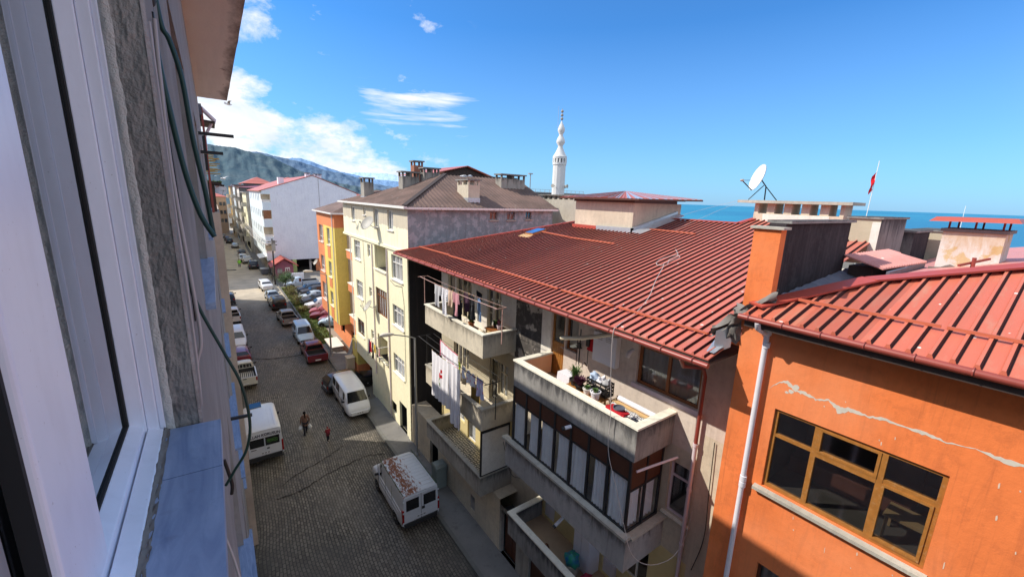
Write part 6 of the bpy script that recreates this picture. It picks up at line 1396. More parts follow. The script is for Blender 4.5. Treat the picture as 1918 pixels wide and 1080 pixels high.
    for sx in(1,-1):
        zt=st[0][2]
        if tail=='low': b_=MB().box(sx*hw0*.72,sx*hw0*.96,y0-.03,y0+.06,zt-.28,zt-.06)
        elif tail=='tall': b_=MB().box(sx*hw0*.90,sx*hw0*1.005,y0-.025,y0+.10,zb+.25,zb+.95)
        else: b_=MB().box(sx*hw0*.82,sx*hw0*.99,y0-.03,y0+.04,zb+.35,zb+.62)
        obj('tail_light',b_,M['tail_red'],t,True)
    for fl,y,s_ in ((plates[0],y1+.105,1),(plates[1],y0-.035,-1)):
        if not fl: continue
        z=st[-1][1]+.14 if s_>0 else (zb+.38)
        pl=obj('number_plate',MB().box(-.26,.26,y-.006,y+.006,z-.06,z+.06),M['plate_white'],t,True)
        k=MB(); 
        for i in range(8):
            if i in(2,5): continue
            k.box(-.20+i*.052,-.168+i*.052,y-.009*1,y+.009,z-.035,z+.035)
        obj('characters',k,M['plate_ink'],pl,True)
    if mirror:
        mi=[i for i in range(len(st)) if st[i][3]>st[i][2]+.12][-1]; yy=st[mi][0]+.05
        for sx in(1,-1): obj('wing_mirror',MB().hexa([(sx*hwm*.97,yy,st[mi][2]),(sx*(hwm+.18),yy-.03,st[mi][2]+.02),(sx*(hwm+.18),yy+.07,st[mi][2]+.02),(sx*hwm*.97,yy+.08,st[mi][2])],[(sx*hwm*.97,yy,st[mi][2]+.10),(sx*(hwm+.17),yy-.03,st[mi][2]+.16),(sx*(hwm+.17),yy+.05,st[mi][2]+.16),(sx*hwm*.97,yy+.08,st[mi][2]+.1)]),M['bumper_black'],t,True)
    for yd in doors:
        for sx in(1,-1):
            zt=1.35 if st[len(st)//2][3]>1.9 else st[len(st)//2][2]-.02
            obj('door_seam',MB().box(sx*(hwm-.012),sx*(hwm+.004),yd-.008,yd+.008,st[0][1]+.16,zt-.03),M['bumper_black'],t,True)
            obj('door_handle',MB().box(sx*(hwm-.01),sx*(hwm+.022),yd+.06,yd+.2,zt-.22,zt-.18),M['bumper_black'],t,True)
    if extra: extra(t,st,R,pm)
    return t
# station tables (y, underside, belt, roof, half width, roof half width)
def T_hatch(L=3.9,w=.83,h=1.45): return [(0,.30,.92,.92,w*.86,0),(.03,.28,.95,1.12,w*.93,w*.72),(.35,.26,.95,h-.04,w*.98,w*.70),(1.0,.24,.95,h,w,w*.72),(2.0,.24,.93,h-.01,w,w*.72),(2.45,.24,.93,h-.10,w,w*.70),(3.02,.24,.92,.92,w*.99,0),(3.5,.25,.84,.84,w*.95,0),(L-.08,.28,.74,.74,w*.86,0),(L,.32,.60,.60,w*.74,0)]
def T_sedan(L=4.4,w=.85,h=1.42): return [(0,.32,.86,.86,w*.84,0),(.08,.28,.98,.98,w*.90,0),(.85,.25,1.0,1.0,w*.98,0),(1.35,.25,.97,h-.06,w,w*.68),(2.0,.24,.96,h,w,w*.70),(2.6,.24,.95,h-.08,w,w*.68),(3.25,.24,.93,.93,w*.99,0),(3.8,.25,.84,.84,w*.96,0),(L-.08,.28,.74,.74,w*.86,0),(L,.32,.6,.6,w*.74,0)]
def T_suv(L=4.4,w=.90,h=1.78): return [(0,.40,1.05,1.06,w*.93,0),(.04,.36,1.1,1.5,w*.95,w*.78),(.22,.34,1.12,h-.03,w*.99,w*.80),(1.0,.33,1.12,h,w,w*.80),(2.2,.33,1.1,h-.01,w,w*.80),(2.6,.33,1.1,h-.12,w,w*.78),(3.1,.33,1.08,1.08,w,0),(3.9,.35,1.02,1.02,w*.96,0),(L-.06,.38,.94,.94,w*.9,0),(L,.42,.7,.7,w*.82,0)]
def T_van(L,w,h,nose=.75,bl=1.25): return [(0,.42,bl,h-.05,w*.97,w*.86),(.10,.36,bl,h,w,w*.88),(1.2,.34,bl,h+.01,w,w*.88),(2.6,.34,bl,h+.01,w,w*.88),(L-nose-1.05,.34,bl,h,w,w*.88),(L-nose-.70,.34,bl-.02,h-.10,w,w*.84),(L-nose,.34,bl-.12,bl-.12,w*.98,0),(L-.12,.36,.92,.92,w*.93,0),(L,.40,.7,.7,w*.84,0)]
def T_mpv(L=4.3,w=.86,h=1.80): return [(0,.34,1.02,1.04,w*.93,0),(.03,.30,1.05,1.45,w*.95,w*.78),(.12,.28,1.06,h-.03,w*.99,w*.80),(1.2,.27,1.06,h,w,w*.80),(2.3,.27,1.05,h-.02,w,w*.80),(2.7,.27,1.05,h-.14,w,w*.78),(3.35,.27,.98,.98,w*.99,0),(3.9,.30,.86,.86,w*.94,0),(L,.34,.62,.62,w*.80,0)]
# 1 rusty roofed white panel van, rear towards us
def ducato(t,st,R,pm):
    for x0,x1 in ((-.80,-.08),(.08,.80)):
        o=obj('rear_door',MB().box(x0-.06 if x0<0 else x0-.065,x1+.065 if x0<0 else x1+.06,-.028,.0,.45,2.02),pm,t,True); obj('pane',MB().box(x0+.04,x1-.04,-.040,-.0285,1.28,1.86),M['car_glass'],o,True)
    obj('door_handle',MB().box(.03,.18,-.05,-.03,1.10,1.24),M['bumper_black'],t,True); obj('door_gap',MB().box(-.006,.006,-.034,-.029,.46,2.0),M['bumper_black'],t,True)
    for sx in(1,-1):
        for z in (.65,1.2,1.8): obj('hinge',MB().box(sx*.86,sx*.93,-.045,-.02,z,z+.07),pm,t,True)
    for yy in (1.35,2.3): 
        for sx in(1,-1): obj('panel_line',MB().box(sx*.968,sx*.982,yy,yy+.015,.55,1.9),M['leaf_dark'],t,True)
    for sx in(1,-1):
        for z in (.7,1.0): obj('side_rub_strip',MB().box(sx*.965,sx*.985,.5,3.4,z,z+.04),pm,t,True)
        obj('door_seam',MB().box(sx*.962,sx*.982,3.45,3.47,.5,1.9),M['bumper_black'],t,True)
        obj('roof_gutter',MB().box(sx*.845,sx*.875,.1,3.4,2.085,2.115),M['leaf_dark'],t,True)
    rr=MB()
    for k in range(11): rr.box(-.74,.74,.25+k*.27,.33+k*.27,2.155,2.172)
    obj('roof_rib',rr,M['rusty_roof'],t,True)
t1=car('panel_van','white panel van with rust patches all over its ribbed roof, rear towards us','van',(6.82,16.4,0),0,T_van(4.85,.98,2.15,.8),P_['white'],(.95,3.75),.33,glass=((3,4,.5),)[:0]+((4,5,.06),),ws=(6,5),tail='tall',roofm='rusty_roof',extra=ducato,bump='bumper_black')
# 2 white minibus facing us
def h100(t,st,R,pm):
    for sx in(1,-1): obj('side_trim',MB().box(sx*.84,sx*.856,.3,3.6,.95,.98),M['bumper_black'],t,True)
    obj('wiper',MB().bar((.1,4.12,1.26),(.45,3.98,1.5),.02).bar((-.5,4.12,1.26),(-.15,3.98,1.5),.02),M['black_metal'],t,True)
car('minibus','white minibus parked nose towards us in front of the cream house','minibus',(7.2,33.0,0),pi,[(0,.40,1.15,1.85,.80,.72),(.12,.34,1.15,1.93,.85,.74),(1.2,.32,1.15,1.96,.85,.75),(2.4,.32,1.15,1.96,.85,.75),(3.3,.32,1.15,1.93,.85,.74),(3.75,.32,1.13,1.84,.85,.72),(4.28,.32,1.10,1.10,.84,0),(4.62,.34,.90,.90,.80,0),(4.72,.40,.66,.66,.72,0)],P_['white'],(.85,3.55),.31,glass=((1,2,.1),(2,3,.1),(4,5,.08)),ws=(6,5),extra=h100,bump='paint',doors=(3.2,2.1))
# 3 black estate tucked under the cream house
car('black_car','black estate car parked crosswise behind the white minibus','car',(5.95,33.6,0),radians(-82),T_sedan(4.3,.86,1.46)[:0]+T_hatch(4.2,.85,1.5),P_['black'],(.8,3.2),.31,glass=((2,3,.12),(3,4,.06)),ws=(6,5),rw=(1,2))
# 4 pickups
def bed(y0,y1,w,z0,z1,pmn,rail=False,tailg=True,inner='bed_dark',slats=False):
    def f(t,st,R,pm):
        m_=MB().box(-w,w,y0,y1,z0-.28,z0); 
        for sx in(1,-1): m_.box(sx*(w-.06),sx*w,y0,y1,z0,z1)
        m_.box(-w+.06,w-.06,y1-.05,y1,z0,z1)
        o=obj('cargo_bed',m_,pm,t,True)
        obj('bed_floor',MB().box(-w+.06,w-.06,y0+.05,y1-.05,z0+.001,z0+.015),M[inner],o,True)
        ln=MB().box(-w+.061,-w+.066,y0+.05,y1-.05,z0+.015,z1-.03).box(w-.066,w-.061,y0+.05,y1-.05,z0+.015,z1-.03).box(-w+.066,w-.066,y1-.06,y1-.051,z0+.015,z1-.03).box(-w+.066,w-.066,y0+.046,y0+.052,z0+.015,z1-.03)
        obj('bed_shade',ln,M[inner if not slats else 'bed_dark'],o,True)  # dark sheets on the inner bed walls, painted as the shade inside
        rwz=st[1][3]; hwr=st[0][5]
        obj('rear_window',MB().hexa([(-hwr*1.08,st[0][0]-.014,1.14),(hwr*1.08,st[0][0]-.014,1.14),(hwr*1.08,st[0][0]-.004,1.14),(-hwr*1.08,st[0][0]-.004,1.14)],[(-hwr*.92,st[0][0]-.014,rwz-.13),(hwr*.92,st[0][0]-.014,rwz-.13),(hwr*.92,st[0][0]-.004,rwz-.13),(-hwr*.92,st[0][0]-.004,rwz-.13)]),M['car_glass'],t,True)
        g=obj('tailgate',MB().box(-w+.061,w-.061,y0-.005,y0+.045,z0-.02,z1-.01),pm,t,True)
        obj('handle',MB().box(-.12,.12,y0-.02,y0-.005,z1-.16,z1-.10),M['bumper_black'],g,True)
        if slats:
            for k in range(11): obj('bed_slat',MB().box(-w+.10+k*(2*w-.2)/11,-w+.17+k*(2*w-.2)/11,y0+.06,y1-.06,z0+.016,z0+.03),M['cream_slat'],o,True)
            for z in (z1-.02,z1-.30): obj('side_board',MB().box(-w-.02,-w-.001,y0,y1,z-.02,z+.02).box(w+.001,w+.02,y0,y1,z-.02,z+.02),pm,o,True)
        if rail: 
            r=MB(); r.tube([(-w+.1,y1-.02,z1),(-w+.14,y1-.02,z1+.42),(w-.14,y1-.02,z1+.42),(w-.1,y1-.02,z1)],.03,8)
            for k in range(5): x=-w+.4+k*(2*w-.8)/4; r.bar((x,y1-.02,z1),(x,y1-.02,z1+.41),.025)
            obj('headboard_rail',r,pm,t,True)
        for sx in(1,-1): obj('tail_light',MB().box(sx*(w-.10),sx*(w+.004),y0-.012,y0+.03,z0+.02,z1-.08),M['tail_red'],t,True)
        obj('licence_plate',MB().box(-.25,.25,y0-.03,y0-.02,z0-.2,z0-.09),M['plate_white'],t,True)
    return f
plain('cream_slat',(.58,.56,.50),.7)
def T_pick(L=5.0,w=.87,h=1.70,y0=1.75,double=True):
    c=1.6 if double else .9
    return [(y0,.42,1.05,h-.10,w*.97,w*.74),(y0+.06,.38,1.07,h-.05,w,w*.76),(y0+.3,.36,1.07,h,w,w*.77),(y0+c*.55,.36,1.06,h,w,w*.77),(y0+c,.36,1.05,h-.08,w,w*.75),(y0+c+.62,.36,1.03,1.03,w,0),(L-.5,.38,.98,.98,w*.97,0),(L-.06,.42,.90,.90,w*.9,0),(L,.46,.66,.66,w*.8,0)]
car('pickup_truck','dark red double cab pickup parked in front of the yellow house','pickup',(6.66,40.0,0),0,T_pick(5.0,.88,1.68,1.6),P_['maroon'],(1.0,3.95),.34,glass=((1,3,.06),(3,4,.06)),ws=(5,4),rw=None,extra=bed(0,1.62,.87,.72,1.10,None,rail=False),plates=(1,0),tail='x')
car('van','pale blue little van with glossy windscreen facing us','van',(6.75,50.6,0),pi,T_mpv(4.3,.86,1.82),P_['iceblue'],(.8,3.45),.3,glass=((2,3,.08),(3,4,.05)),ws=(6,5),rw=None,bump='bumper_black')
car('pickup_truck','grey beige double cab pickup behind the pale blue van','pickup',(6.25,53.8,0),radians(3),T_pick(4.9,.86,1.66,1.6),P_['grey'],(1.0,3.9),.34,glass=((1,3,.06),(3,4,.06)),ws=(5,4),extra=bed(0,1.62,.85,.72,1.08,None),plates=(1,0),tail='x')
def spare(t,st,R,pm): obj('spare_wheel',MB().lathe([(.10,-.16),(.33,-.15),(.36,-.08),(.34,-.01)],(0,0,.98),18,'y'),M['rubber'],t,True,40)
car('off_roader','black off roader with spare wheel between the grey pickup and silver sedan','off-roader',(6.05,62.2,0),radians(2),T_suv(4.3,.90,1.78),P_['black'],(.8,3.4),.36,glass=((2,3,.08),(3,4,.06)),ws=(6,5),rw=(1,2),extra=spare)
car('sedan','light silver sedan facing us on the right kerb near the shrubs','car',(5.85,71.6,0),pi+radians(2),T_sedan(),P_['silver'],(.8,3.5),.3,glass=((3,4,.08),(4,5,.08)),ws=(6,5),rw=(2,3),bump='paint')
car('estate_car','white estate car parked in the sunlit stretch of the street','car',(5.65,79.6,0),pi+radians(4),T_suv(4.3,.83,1.48),P_['white'],(.8,3.4),.3,glass=((2,3,.08),(3,4,.06)),ws=(6,5),rw=(1,2),bump='paint')
fs=[(5.6,98.5,0,T_suv(4.4,.9,1.75),'navy','dark navy off roader nearest on the right beyond the sunlit stretch','off_roader'),(4.9,106.5,0,T_suv(4.2,.85,1.6),'white','white car right behind the man in the green vest','parked_car'),(4.4,113.5,pi,T_suv(4.2,.85,1.6),'cream','second white car up the far street behind the first','parked_car'),(4.7,121,0,T_hatch(),'navy','dark hatchback with blue glint behind the two white cars','parked_car'),(3.9,137,0,T_sedan(),'silver','silver grey sedan alone far up the street','parked_car'),(3.0,150,0,T_suv(4.3,.88,1.7),'navy','dark tall car far up the street before the silver sedan','parked_car'),(2.7,157.5,0,T_sedan(),'black','dark car second from the far end of the street','parked_car'),(1.6,167,0,T_hatch(),'grey','grey hatchback last at the far left end of the street','parked_car')]
for x,y,rz_,st,pc,lab,nm in fs: car(nm,lab,'car',(x,y,0),rz_,st,P_[pc],(.8,3.3),.31,glass=((2,3,.08),(3,4,.06)),ws=(6,5),rw=(1,2),group='cars parked far up the street')
# left kerb
def transit(t,st,R,pm):
    for x0,x1 in ((-.80,-.03),(.03,.80)):
        o=obj('rear_door',MB().box(x0-.05 if x0<0 else x0,x1 if x0<0 else x1+.05,-.028,.0,.5,2.10),pm,t,True); obj('pane',MB().box(x0+.04 if x0<0 else x0-.0,x1 if x0<0 else x1-.04,-.040,-.0285,1.25,1.78),M['car_glass'],o,True)
    obj('roof_hatch',MB().box(-.55,.15,3.0,3.75,2.30,2.345),M['car_glass'],t,True)
    rr=MB()
    for k in range(6): rr.box(-.62+k*.24,-.59+k*.24,.3,2.7,2.300,2.318)
    obj('roof_rib',rr,pm,t,True)
    cu=bpy.data.curves.new('slogan','FONT'); cu.body='ALLAH KORUSUN'; cu.size=.235; cu.extrude=.004; cu.align_x='CENTER'; cu.offset=.006
    tmp=bpy.data.objects.new('tmp',cu); COL.objects.link(tmp); dg=bpy.context.evaluated_depsgraph_get(); me=bpy.data.meshes.new_from_object(tmp.evaluated_get(dg)); bpy.data.objects.remove(tmp)
    for v in me.vertices:
        x,y,z=v.co; v.co=(x*.88,-.036-z,1.86+y+.055*(1-(x/.95)**2)-.02)
    me.materials.clear(); me.materials.append(M['plate_ink']); o=bpy.data.objects.new('slogan',me); COL.objects.link(o); o.parent=t
    # green heart-and-leaf sticker drawn as interlaced loops
    g=MB()
    for (cx_,ph) in ((.26,0),(.52,1)):
        for rr_,wz in ((.13,.10),(.07,.05)):
            P=[Vector((cx_+rr_*1.15*cos(a),-.047,1.52+wz*1.6*sin(a)*(.8+.2*cos(2*a+ph)))) for a in [k*2*pi/18 for k in range(19)]]; g.tube(P,.0055,4)
    g.bar((.12,-.047,1.52),(.66,-.047,1.60),.008).bar((.12,-.047,1.58),(.66,-.047,1.46),.008)
    obj('sticker',g,plain('sticker_green',(.12,.35,.05),.6),t,True)
    obj('handle',MB().box(.08,.22,-.045,-.029,1.02,1.10),M['bumper_black'],t,True); obj('fuel_badge',MB().box(-.72,-.45,-.036,-.029,1.10,1.14),M['bumper_black'],t,True)
    for sx in(1,-1): obj('step',MB().box(sx*.3,sx*.9,-.18,-.10,.40,.46),M['bumper_black'],t,True)
car('minibus','white minibus with black slogan and green sticker on its rear doors, parked by our wall','minibus',(1.12,26.0,0),0,T_van(5.2,.98,2.30,.8,1.22),P_['white'],(1.1,4.2),.34,glass=((1,2,.05),(2,3,.05),(3,4,.05),(4,5,.06)),ws=(6,5),tail='tall',extra=transit)
car('pickup_truck','white single cab pickup with slatted cargo bed and railed headboard','pickup',(.72,37.4,0),0,T_pick(4.7,.84,1.66,2.35,False),P_['cream'],(1.0,3.7),.32,glass=((1,3,.1),),ws=(5,4),extra=bed(0,2.32,.86,.78,1.18,None,rail=True,slats=True,inner='bed_dark'),plates=(1,0),tail='x')
car('hatchback','dark red hatchback hidden behind the white pickup','car',(.75,43.0,0),0,T_hatch(3.9,.82,1.45),P_['darkred'],(.7,3.1),.29,glass=((2,3,.1),(3,4,.06)),ws=(6,5),rw=(1,2))
car('people_carrier','white rounded people carrier facing us on the left','car',(.62,52.3,0),pi,T_mpv(4.4,.88,1.68),P_['white'],(.8,3.5),.31,glass=((2,3,.08),(3,4,.05)),ws=(6,5),bump='paint')
car('pickup_truck','white double cab pickup at the left edge before the sunlit stretch','pickup',(.55,57.8,0),0,T_pick(5.0,.86,1.68,1.6),P_['white'],(1.0,3.95),.33,glass=((1,3,.06),(3,4,.06)),ws=(5,4),extra=bed(0,1.62,.85,.74,1.1,None),plates=(1,0),tail='x')
car('hatchback','dark blue hatchback farthest on the left before the sunlight','car',(.45,68.3,0),0,T_suv(4.1,.84,1.6),P_['navy'],(.7,3.2),.31,glass=((2,3,.1),(3,4,.06)),ws=(6,5),rw=(1,2))
# car park, side on
cp_=[(9.0,61.5,radians(90+4),T_hatch(4.1,.85,1.5),'white','white hatchback side on in the sun, nearest bright car of the car park'),(9.3,64.4,radians(94),T_sedan(),'black','black sedan directly behind the white hatchback of the car park'),(9.2,66.9,radians(95),T_sedan(),'silver','silver sedan third from the front of the car park row'),(9.9,69.6,radians(94),T_suv(4.3,.86,1.6),'black','dark estate behind the silver sedan in the car park'),(9.5,72.6,radians(94),T_hatch(),'navy','dark blue hatchback second from the back of the car park row'),
 (9.4,57.0,radians(70),T_hatch(),'pinkred','faded pinkish red car at the sunny edge of the grass'),(9.6,54.3,radians(64),T_sedan(),'darkred','red car with blue windscreen between two red ones'),(9.75,52.0,radians(60),T_hatch(),'darkred','dark red hatchback in the shade by the yellow house'),(9.9,50.3+1.0,radians(58),T_hatch(3.7),'blue','light blue car nearest the yellow house corner')]
for i,(x,y,rz_,st,pc,lab) in enumerate(cp_):
    if i==8: x,y=9.35,50.75; pc='iceblue'
    car('parked_car',lab,'car',(x+ (4.1 if rz_>1.4 else 3.6)*sin(rz_)*1.0,y-(4.1 if rz_>1.4 else 3.6)*cos(rz_)*0.0,0),rz_,st,P_[pc],(.8,3.2),.3,glass=((2,3,.08),(3,4,.06)),ws=(6,5),rw=(1,2),group='cars in the car park')
car('flatbed_truck','light blue truck at the back of the car park','truck',(13.6,77.0,0),radians(92),T_pick(5.2,.9,1.85,2.6,False),P_['bluewhite'],(1.0,4.2),.36,glass=((1,3,.1),),ws=(5,4),extra=bed(0,2.55,.95,.85,1.2,None),plates=(1,0),tail='x')
# ------------------------------------------------------------------ people
def grow(name,joints,edges,mat,parent,sub=2):
    me=bpy.data.meshes.new(name); keys=list(joints); me.from_pydata([joints[k][0] for k in keys],[(keys.index(a),keys.index(b)) for a,b in edges],[])
    o=bpy.data.objects.new(name,me); COL.objects.link(o); md=o.modifiers.new('skin','SKIN'); md.use_smooth_shade=True
    for i,k in enumerate(keys):
        r=joints[k][1]; me.skin_vertices[0].data[i].radius=(r,r) if not isinstance(r,tuple) else r
    me.skin_vertices[0].data[0].use_root=True
    s=o.modifiers.new('s','SUBSURF'); s.levels=sub; s.render_levels=sub
    dg=bpy.context.evaluated_depsgraph_get(); me2=bpy.data.meshes.new_from_object(o.evaluated_get(dg)); me2.name=name
    o.modifiers.clear(); o.data=me2; me2.materials.clear(); me2.materials.append(mat)
    for p in me2.polygons: p.use_smooth=True
    o.parent=parent; return o
skin=plain('skin',(.42,.24,.16),.6,var=.05)
def person(label,loc,rz,H,coat,coatlen,legs,hair,hairlen,arms='down',step=.12,hood=None,shoe=(.03,.03,.03),vest=None,bulk=1.0):
    t=thing('person',label,'person',loc,rz); k=H/1.7
    J={}
    def j(n,x,y,z,r): J[n]=((x*k,y*k,z*k),tuple(q*k for q in r) if isinstance(r,tuple) else r*k)
    j('pelvis',0,0,.93,(.15,.115)); j('waist',0,.0,1.08,(.125,.10)); j('chest',0,.01,1.28,(.155,.11)); j('neckb',0,.0,1.42,(.07,.065)); j('neck',0,.01,1.49,.05); j('head',0,.02,1.58,(.078,.092)); j('crown',0,.01,1.65,(.066,.08))
    for s,sx in(('l',-1),('r',1)):
        f=step*sx
        j('hip'+s,sx*.09,0,.88,.088); j('knee'+s,sx*.10,f*.9+.03,.50,.058); j('ank'+s,sx*.10,f*1.4-.02,.09,.038); j('toe'+s,sx*.11,f*1.4+.15,.035,(.04,.03))
        j('sh'+s,sx*.17,0,1.38,.062)
        if arms=='down': j('elb'+s,sx*.25,-.03-f*.3,1.10,.045); j('wri'+s,sx*.26,.05-f*.3,.87,.030)
        else: j('elb'+s,sx*.25,.02,1.14,.045); j('wri'+s,sx*.15,.22,1.10,.030)
    E=[('pelvis','waist'),('waist','chest'),('chest','neckb'),('neckb','neck'),('neck','head'),('head','crown')]
    for s in 'lr': E+=[('pelvis','hip'+s),('hip'+s,'knee'+s),('knee'+s,'ank'+s),('ank'+s,'toe'+s),('neckb','sh'+s),('sh'+s,'elb'+s),('elb'+s,'wri'+s)]
    # hand: palm and five fingers as small chains
    for s,sx in(('l',-1),('r',1)):
        w_=J['wri'+s][0]; w_=Vector(w_)/k; d=Vector((0,.01,-1)) if arms=='down' else Vector((-sx*.5,.8,-.1)).normalized()
        p=w_+d*.07; j('palm'+s,*p,(.036,.018)); E.append(('wri'+s,'palm'+s))
        side=Vector((0,1,0)) if arms=='down' else Vector((0,0,1))
        for q in range(4):
            a=p+side*(.027-.018*q)+d*.03; b=a+d*(.04+.006*(1-abs(q-1.2)))+Vector((-sx*.008,0,0)); c=b+d*.025+Vector((-sx*.014,0,0))
            j('f%d%sa'%(q,s),*a,.0105); j('f%d%sb'%(q,s),*b,.0095); j('f%d%sc'%(q,s),*c,.008); E+=[('palm'+s,'f%d%sa'%(q,s)),('f%d%sa'%(q,s),'f%d%sb'%(q,s)),('f%d%sb'%(q,s),'f%d%sc'%(q,s))]
        a=p+side*.040-d*.005; b=a+side*.018+d*.03; j('t%sa'%s,*a,.012); j('t%sb'%s,*b,.0095); E+=[('palm'+s,'t%sa'%s),('t%sa'%s,'t%sb'%s)]
    grow('body',J,E,skin,t)
    # face
    h=Vector((0,.02,1.58)); f_=MB()
    for sx in(-1,1): f_.blob(tuple((h+Vector((sx*.030,.083,.015)))*k),(.011*k,.006*k,.007*k),8,0)
    obj('eye',f_,M['cable_black'],t,True,60); obj('nose',MB().hexa([tuple((h+Vector(q))*k) for q in((-.014,.085,-.025),(.014,.085,-.025),(.006,.115,-.022),(-.006,.115,-.022))],[tuple((h+Vector(q))*k) for q in((-.006,.085,.02),(.006,.085,.02),(.004,.092,.02),(-.004,.092,.02))]),skin,t,True,60)
    obj('mouth',MB().box(-.022*k,.022*k,.106*k,.112*k,(1.58-.048)*k,(1.58-.040)*k),plain('lip',(.30,.10,.08),.6) if 'lip' not in M else M['lip'],t,True)
    for sx in(-1,1): obj('ear',MB().blob(tuple((h+Vector((sx*.083,-.0,.0)))*k),(.012*k,.022*k,.03*k),8,0),skin,t,True,60)
    # trousers / skirt, shoes
    lg={}
    def g(src,n,add): J2[n]=(J[src][0],tuple(q+add*k for q in J[src][1]) if isinstance(J[src][1],tuple) else J[src][1]+add*k)
    J2={}; g('pelvis','pelvis',.012)
    for s in 'lr': g('hip'+s,'hip'+s,.014); g('knee'+s,'knee'+s,.016); g('ank'+s,'ank'+s,.018)
    grow('trousers',J2,[('pelvis','hipl'),('pelvis','hipr'),('hipl','kneel'),('kneel','ankl'),('hipr','kneer'),('kneer','ankr')],legs,t)
    sm_=MB()
    for s in 'lr':
        a=Vector(J['ank'+s][0]); b=Vector(J['toe'+s][0]); sm_.tube([a+Vector((0,-.05*k,-.055*k)),a+Vector((0,0,-.045*k)),b+Vector((0,.0,.005)),b+Vector((0,.05*k,0))],[.035*k,.048*k,.042*k,.022*k],10)
    obj('shoes',sm_,plain('shoe_%d'%(len(bpy.data.materials)),shoe,.6),t,True,60)
    # coat with sleeves
    J3={}; z0=coatlen
    J3['pelvis']=((0,0,.93*k),(.185*k*bulk,.15*k*bulk)); J3['hem']=((0,0,z0*k),(.215*k*bulk,.175*k*bulk)); J3['waist']=((0,0,1.10*k),(.165*k*bulk,.135*k*bulk)); J3['chest']=((0,.01*k,1.28*k),(.185*k*bulk,.135*k*bulk)); J3['neckb']=((0,0,1.44*k),(.085*k,.075*k))
    E3=[('pelvis','hem'),('pelvis','waist'),('waist','chest'),('chest','neckb')]
    for s in 'lr':
        J3['sh'+s]=(J['sh'+s][0],.078*k*bulk); J3['elb'+s]=(J['elb'+s][0],.062*k*bulk); a=Vector(J['elb'+s][0]).lerp(Vector(J['wri'+s][0]),.92); J3['cuf'+s]=(tuple(a),.046*k*bulk); E3+=[('chest','sh'+s),('sh'+s,'elb'+s),('elb'+s,'cuf'+s)]
    grow('coat',J3,E3,coat,t)
    # hair
    hb_=MB(); c=h*k
    hb_.blob(tuple(c+Vector((0,-.018*k,.028*k))),(.094*k,.100*k,.098*k),14,.04)
    if hairlen: hb_.tube([c+Vector((0,-.085*k,.03*k)),c+Vector((0,-.12*k,-.08*k)),c+Vector((0,-.115*k,-.2*k)),c+Vector((0,-.125*k,-hairlen*k))],[.045*k,.05*k,.04*k,.02*k],10)
    obj('hood' if hood else 'hair',hb_,hood or hair,t,True,70)
    return t,J,k
brown=fabric('coat_brown',(.20,.115,.09)); dark=fabric('trouser_dark',(.025,.025,.035)); red=fabric('jacket_red',(.25,.035,.05)); black=fabric('hair_black',(.012,.010,.010)); hiv=fabric('vest_green',(.35,.85,.12))
t,J,k=person('woman in a brown coat with long dark hair walking away with two white bags',(3.6,28.2,.02),radians(6),1.66,brown,.60,dark,black,.38)
bagm=plain('bag_white',(.80,.80,.80),.6,var=.06)
for s,sx,lab in (('l',-1,'white carrier bag held in the left hand of the woman'),('r',1,'white carrier bag held in the right hand of the woman, nearer the child')):
    w_=Matrix.Rotation(radians(6),3,'Z')@Vector(J['palm'+s][0])+Vector((3.6,28.2,.02)); w_.z-=.07
    b=thing('shopping_bag',lab,'bag',(w_.x+sx*.03,w_.y,w_.z-.42)); obj('bag_body',MB().blob((0,0,.17),(.13,.10,.17),14,.18,seed=3+sx),bagm,b,True,80); obj('handle',MB().tube([(-.05,0,.3),(-.02,0,.40),(0,0,.44),(.02,0,.40),(.05,0,.3)],.012,6),bagm,b,True,60)
person('small child in a red hooded jacket walking behind the woman',(4.66,26.5,.02),radians(10),1.06,red,.72,dark,black,0,arms='fold',step=.10,hood=red,shoe=(.6,.55,.55),bulk=1.08)
person('man in a bright green safety vest standing far up the street',(3.3,102.5,.02),radians(170),1.78,hiv,.80,dark,black,0,step=.08,bulk=1.1)
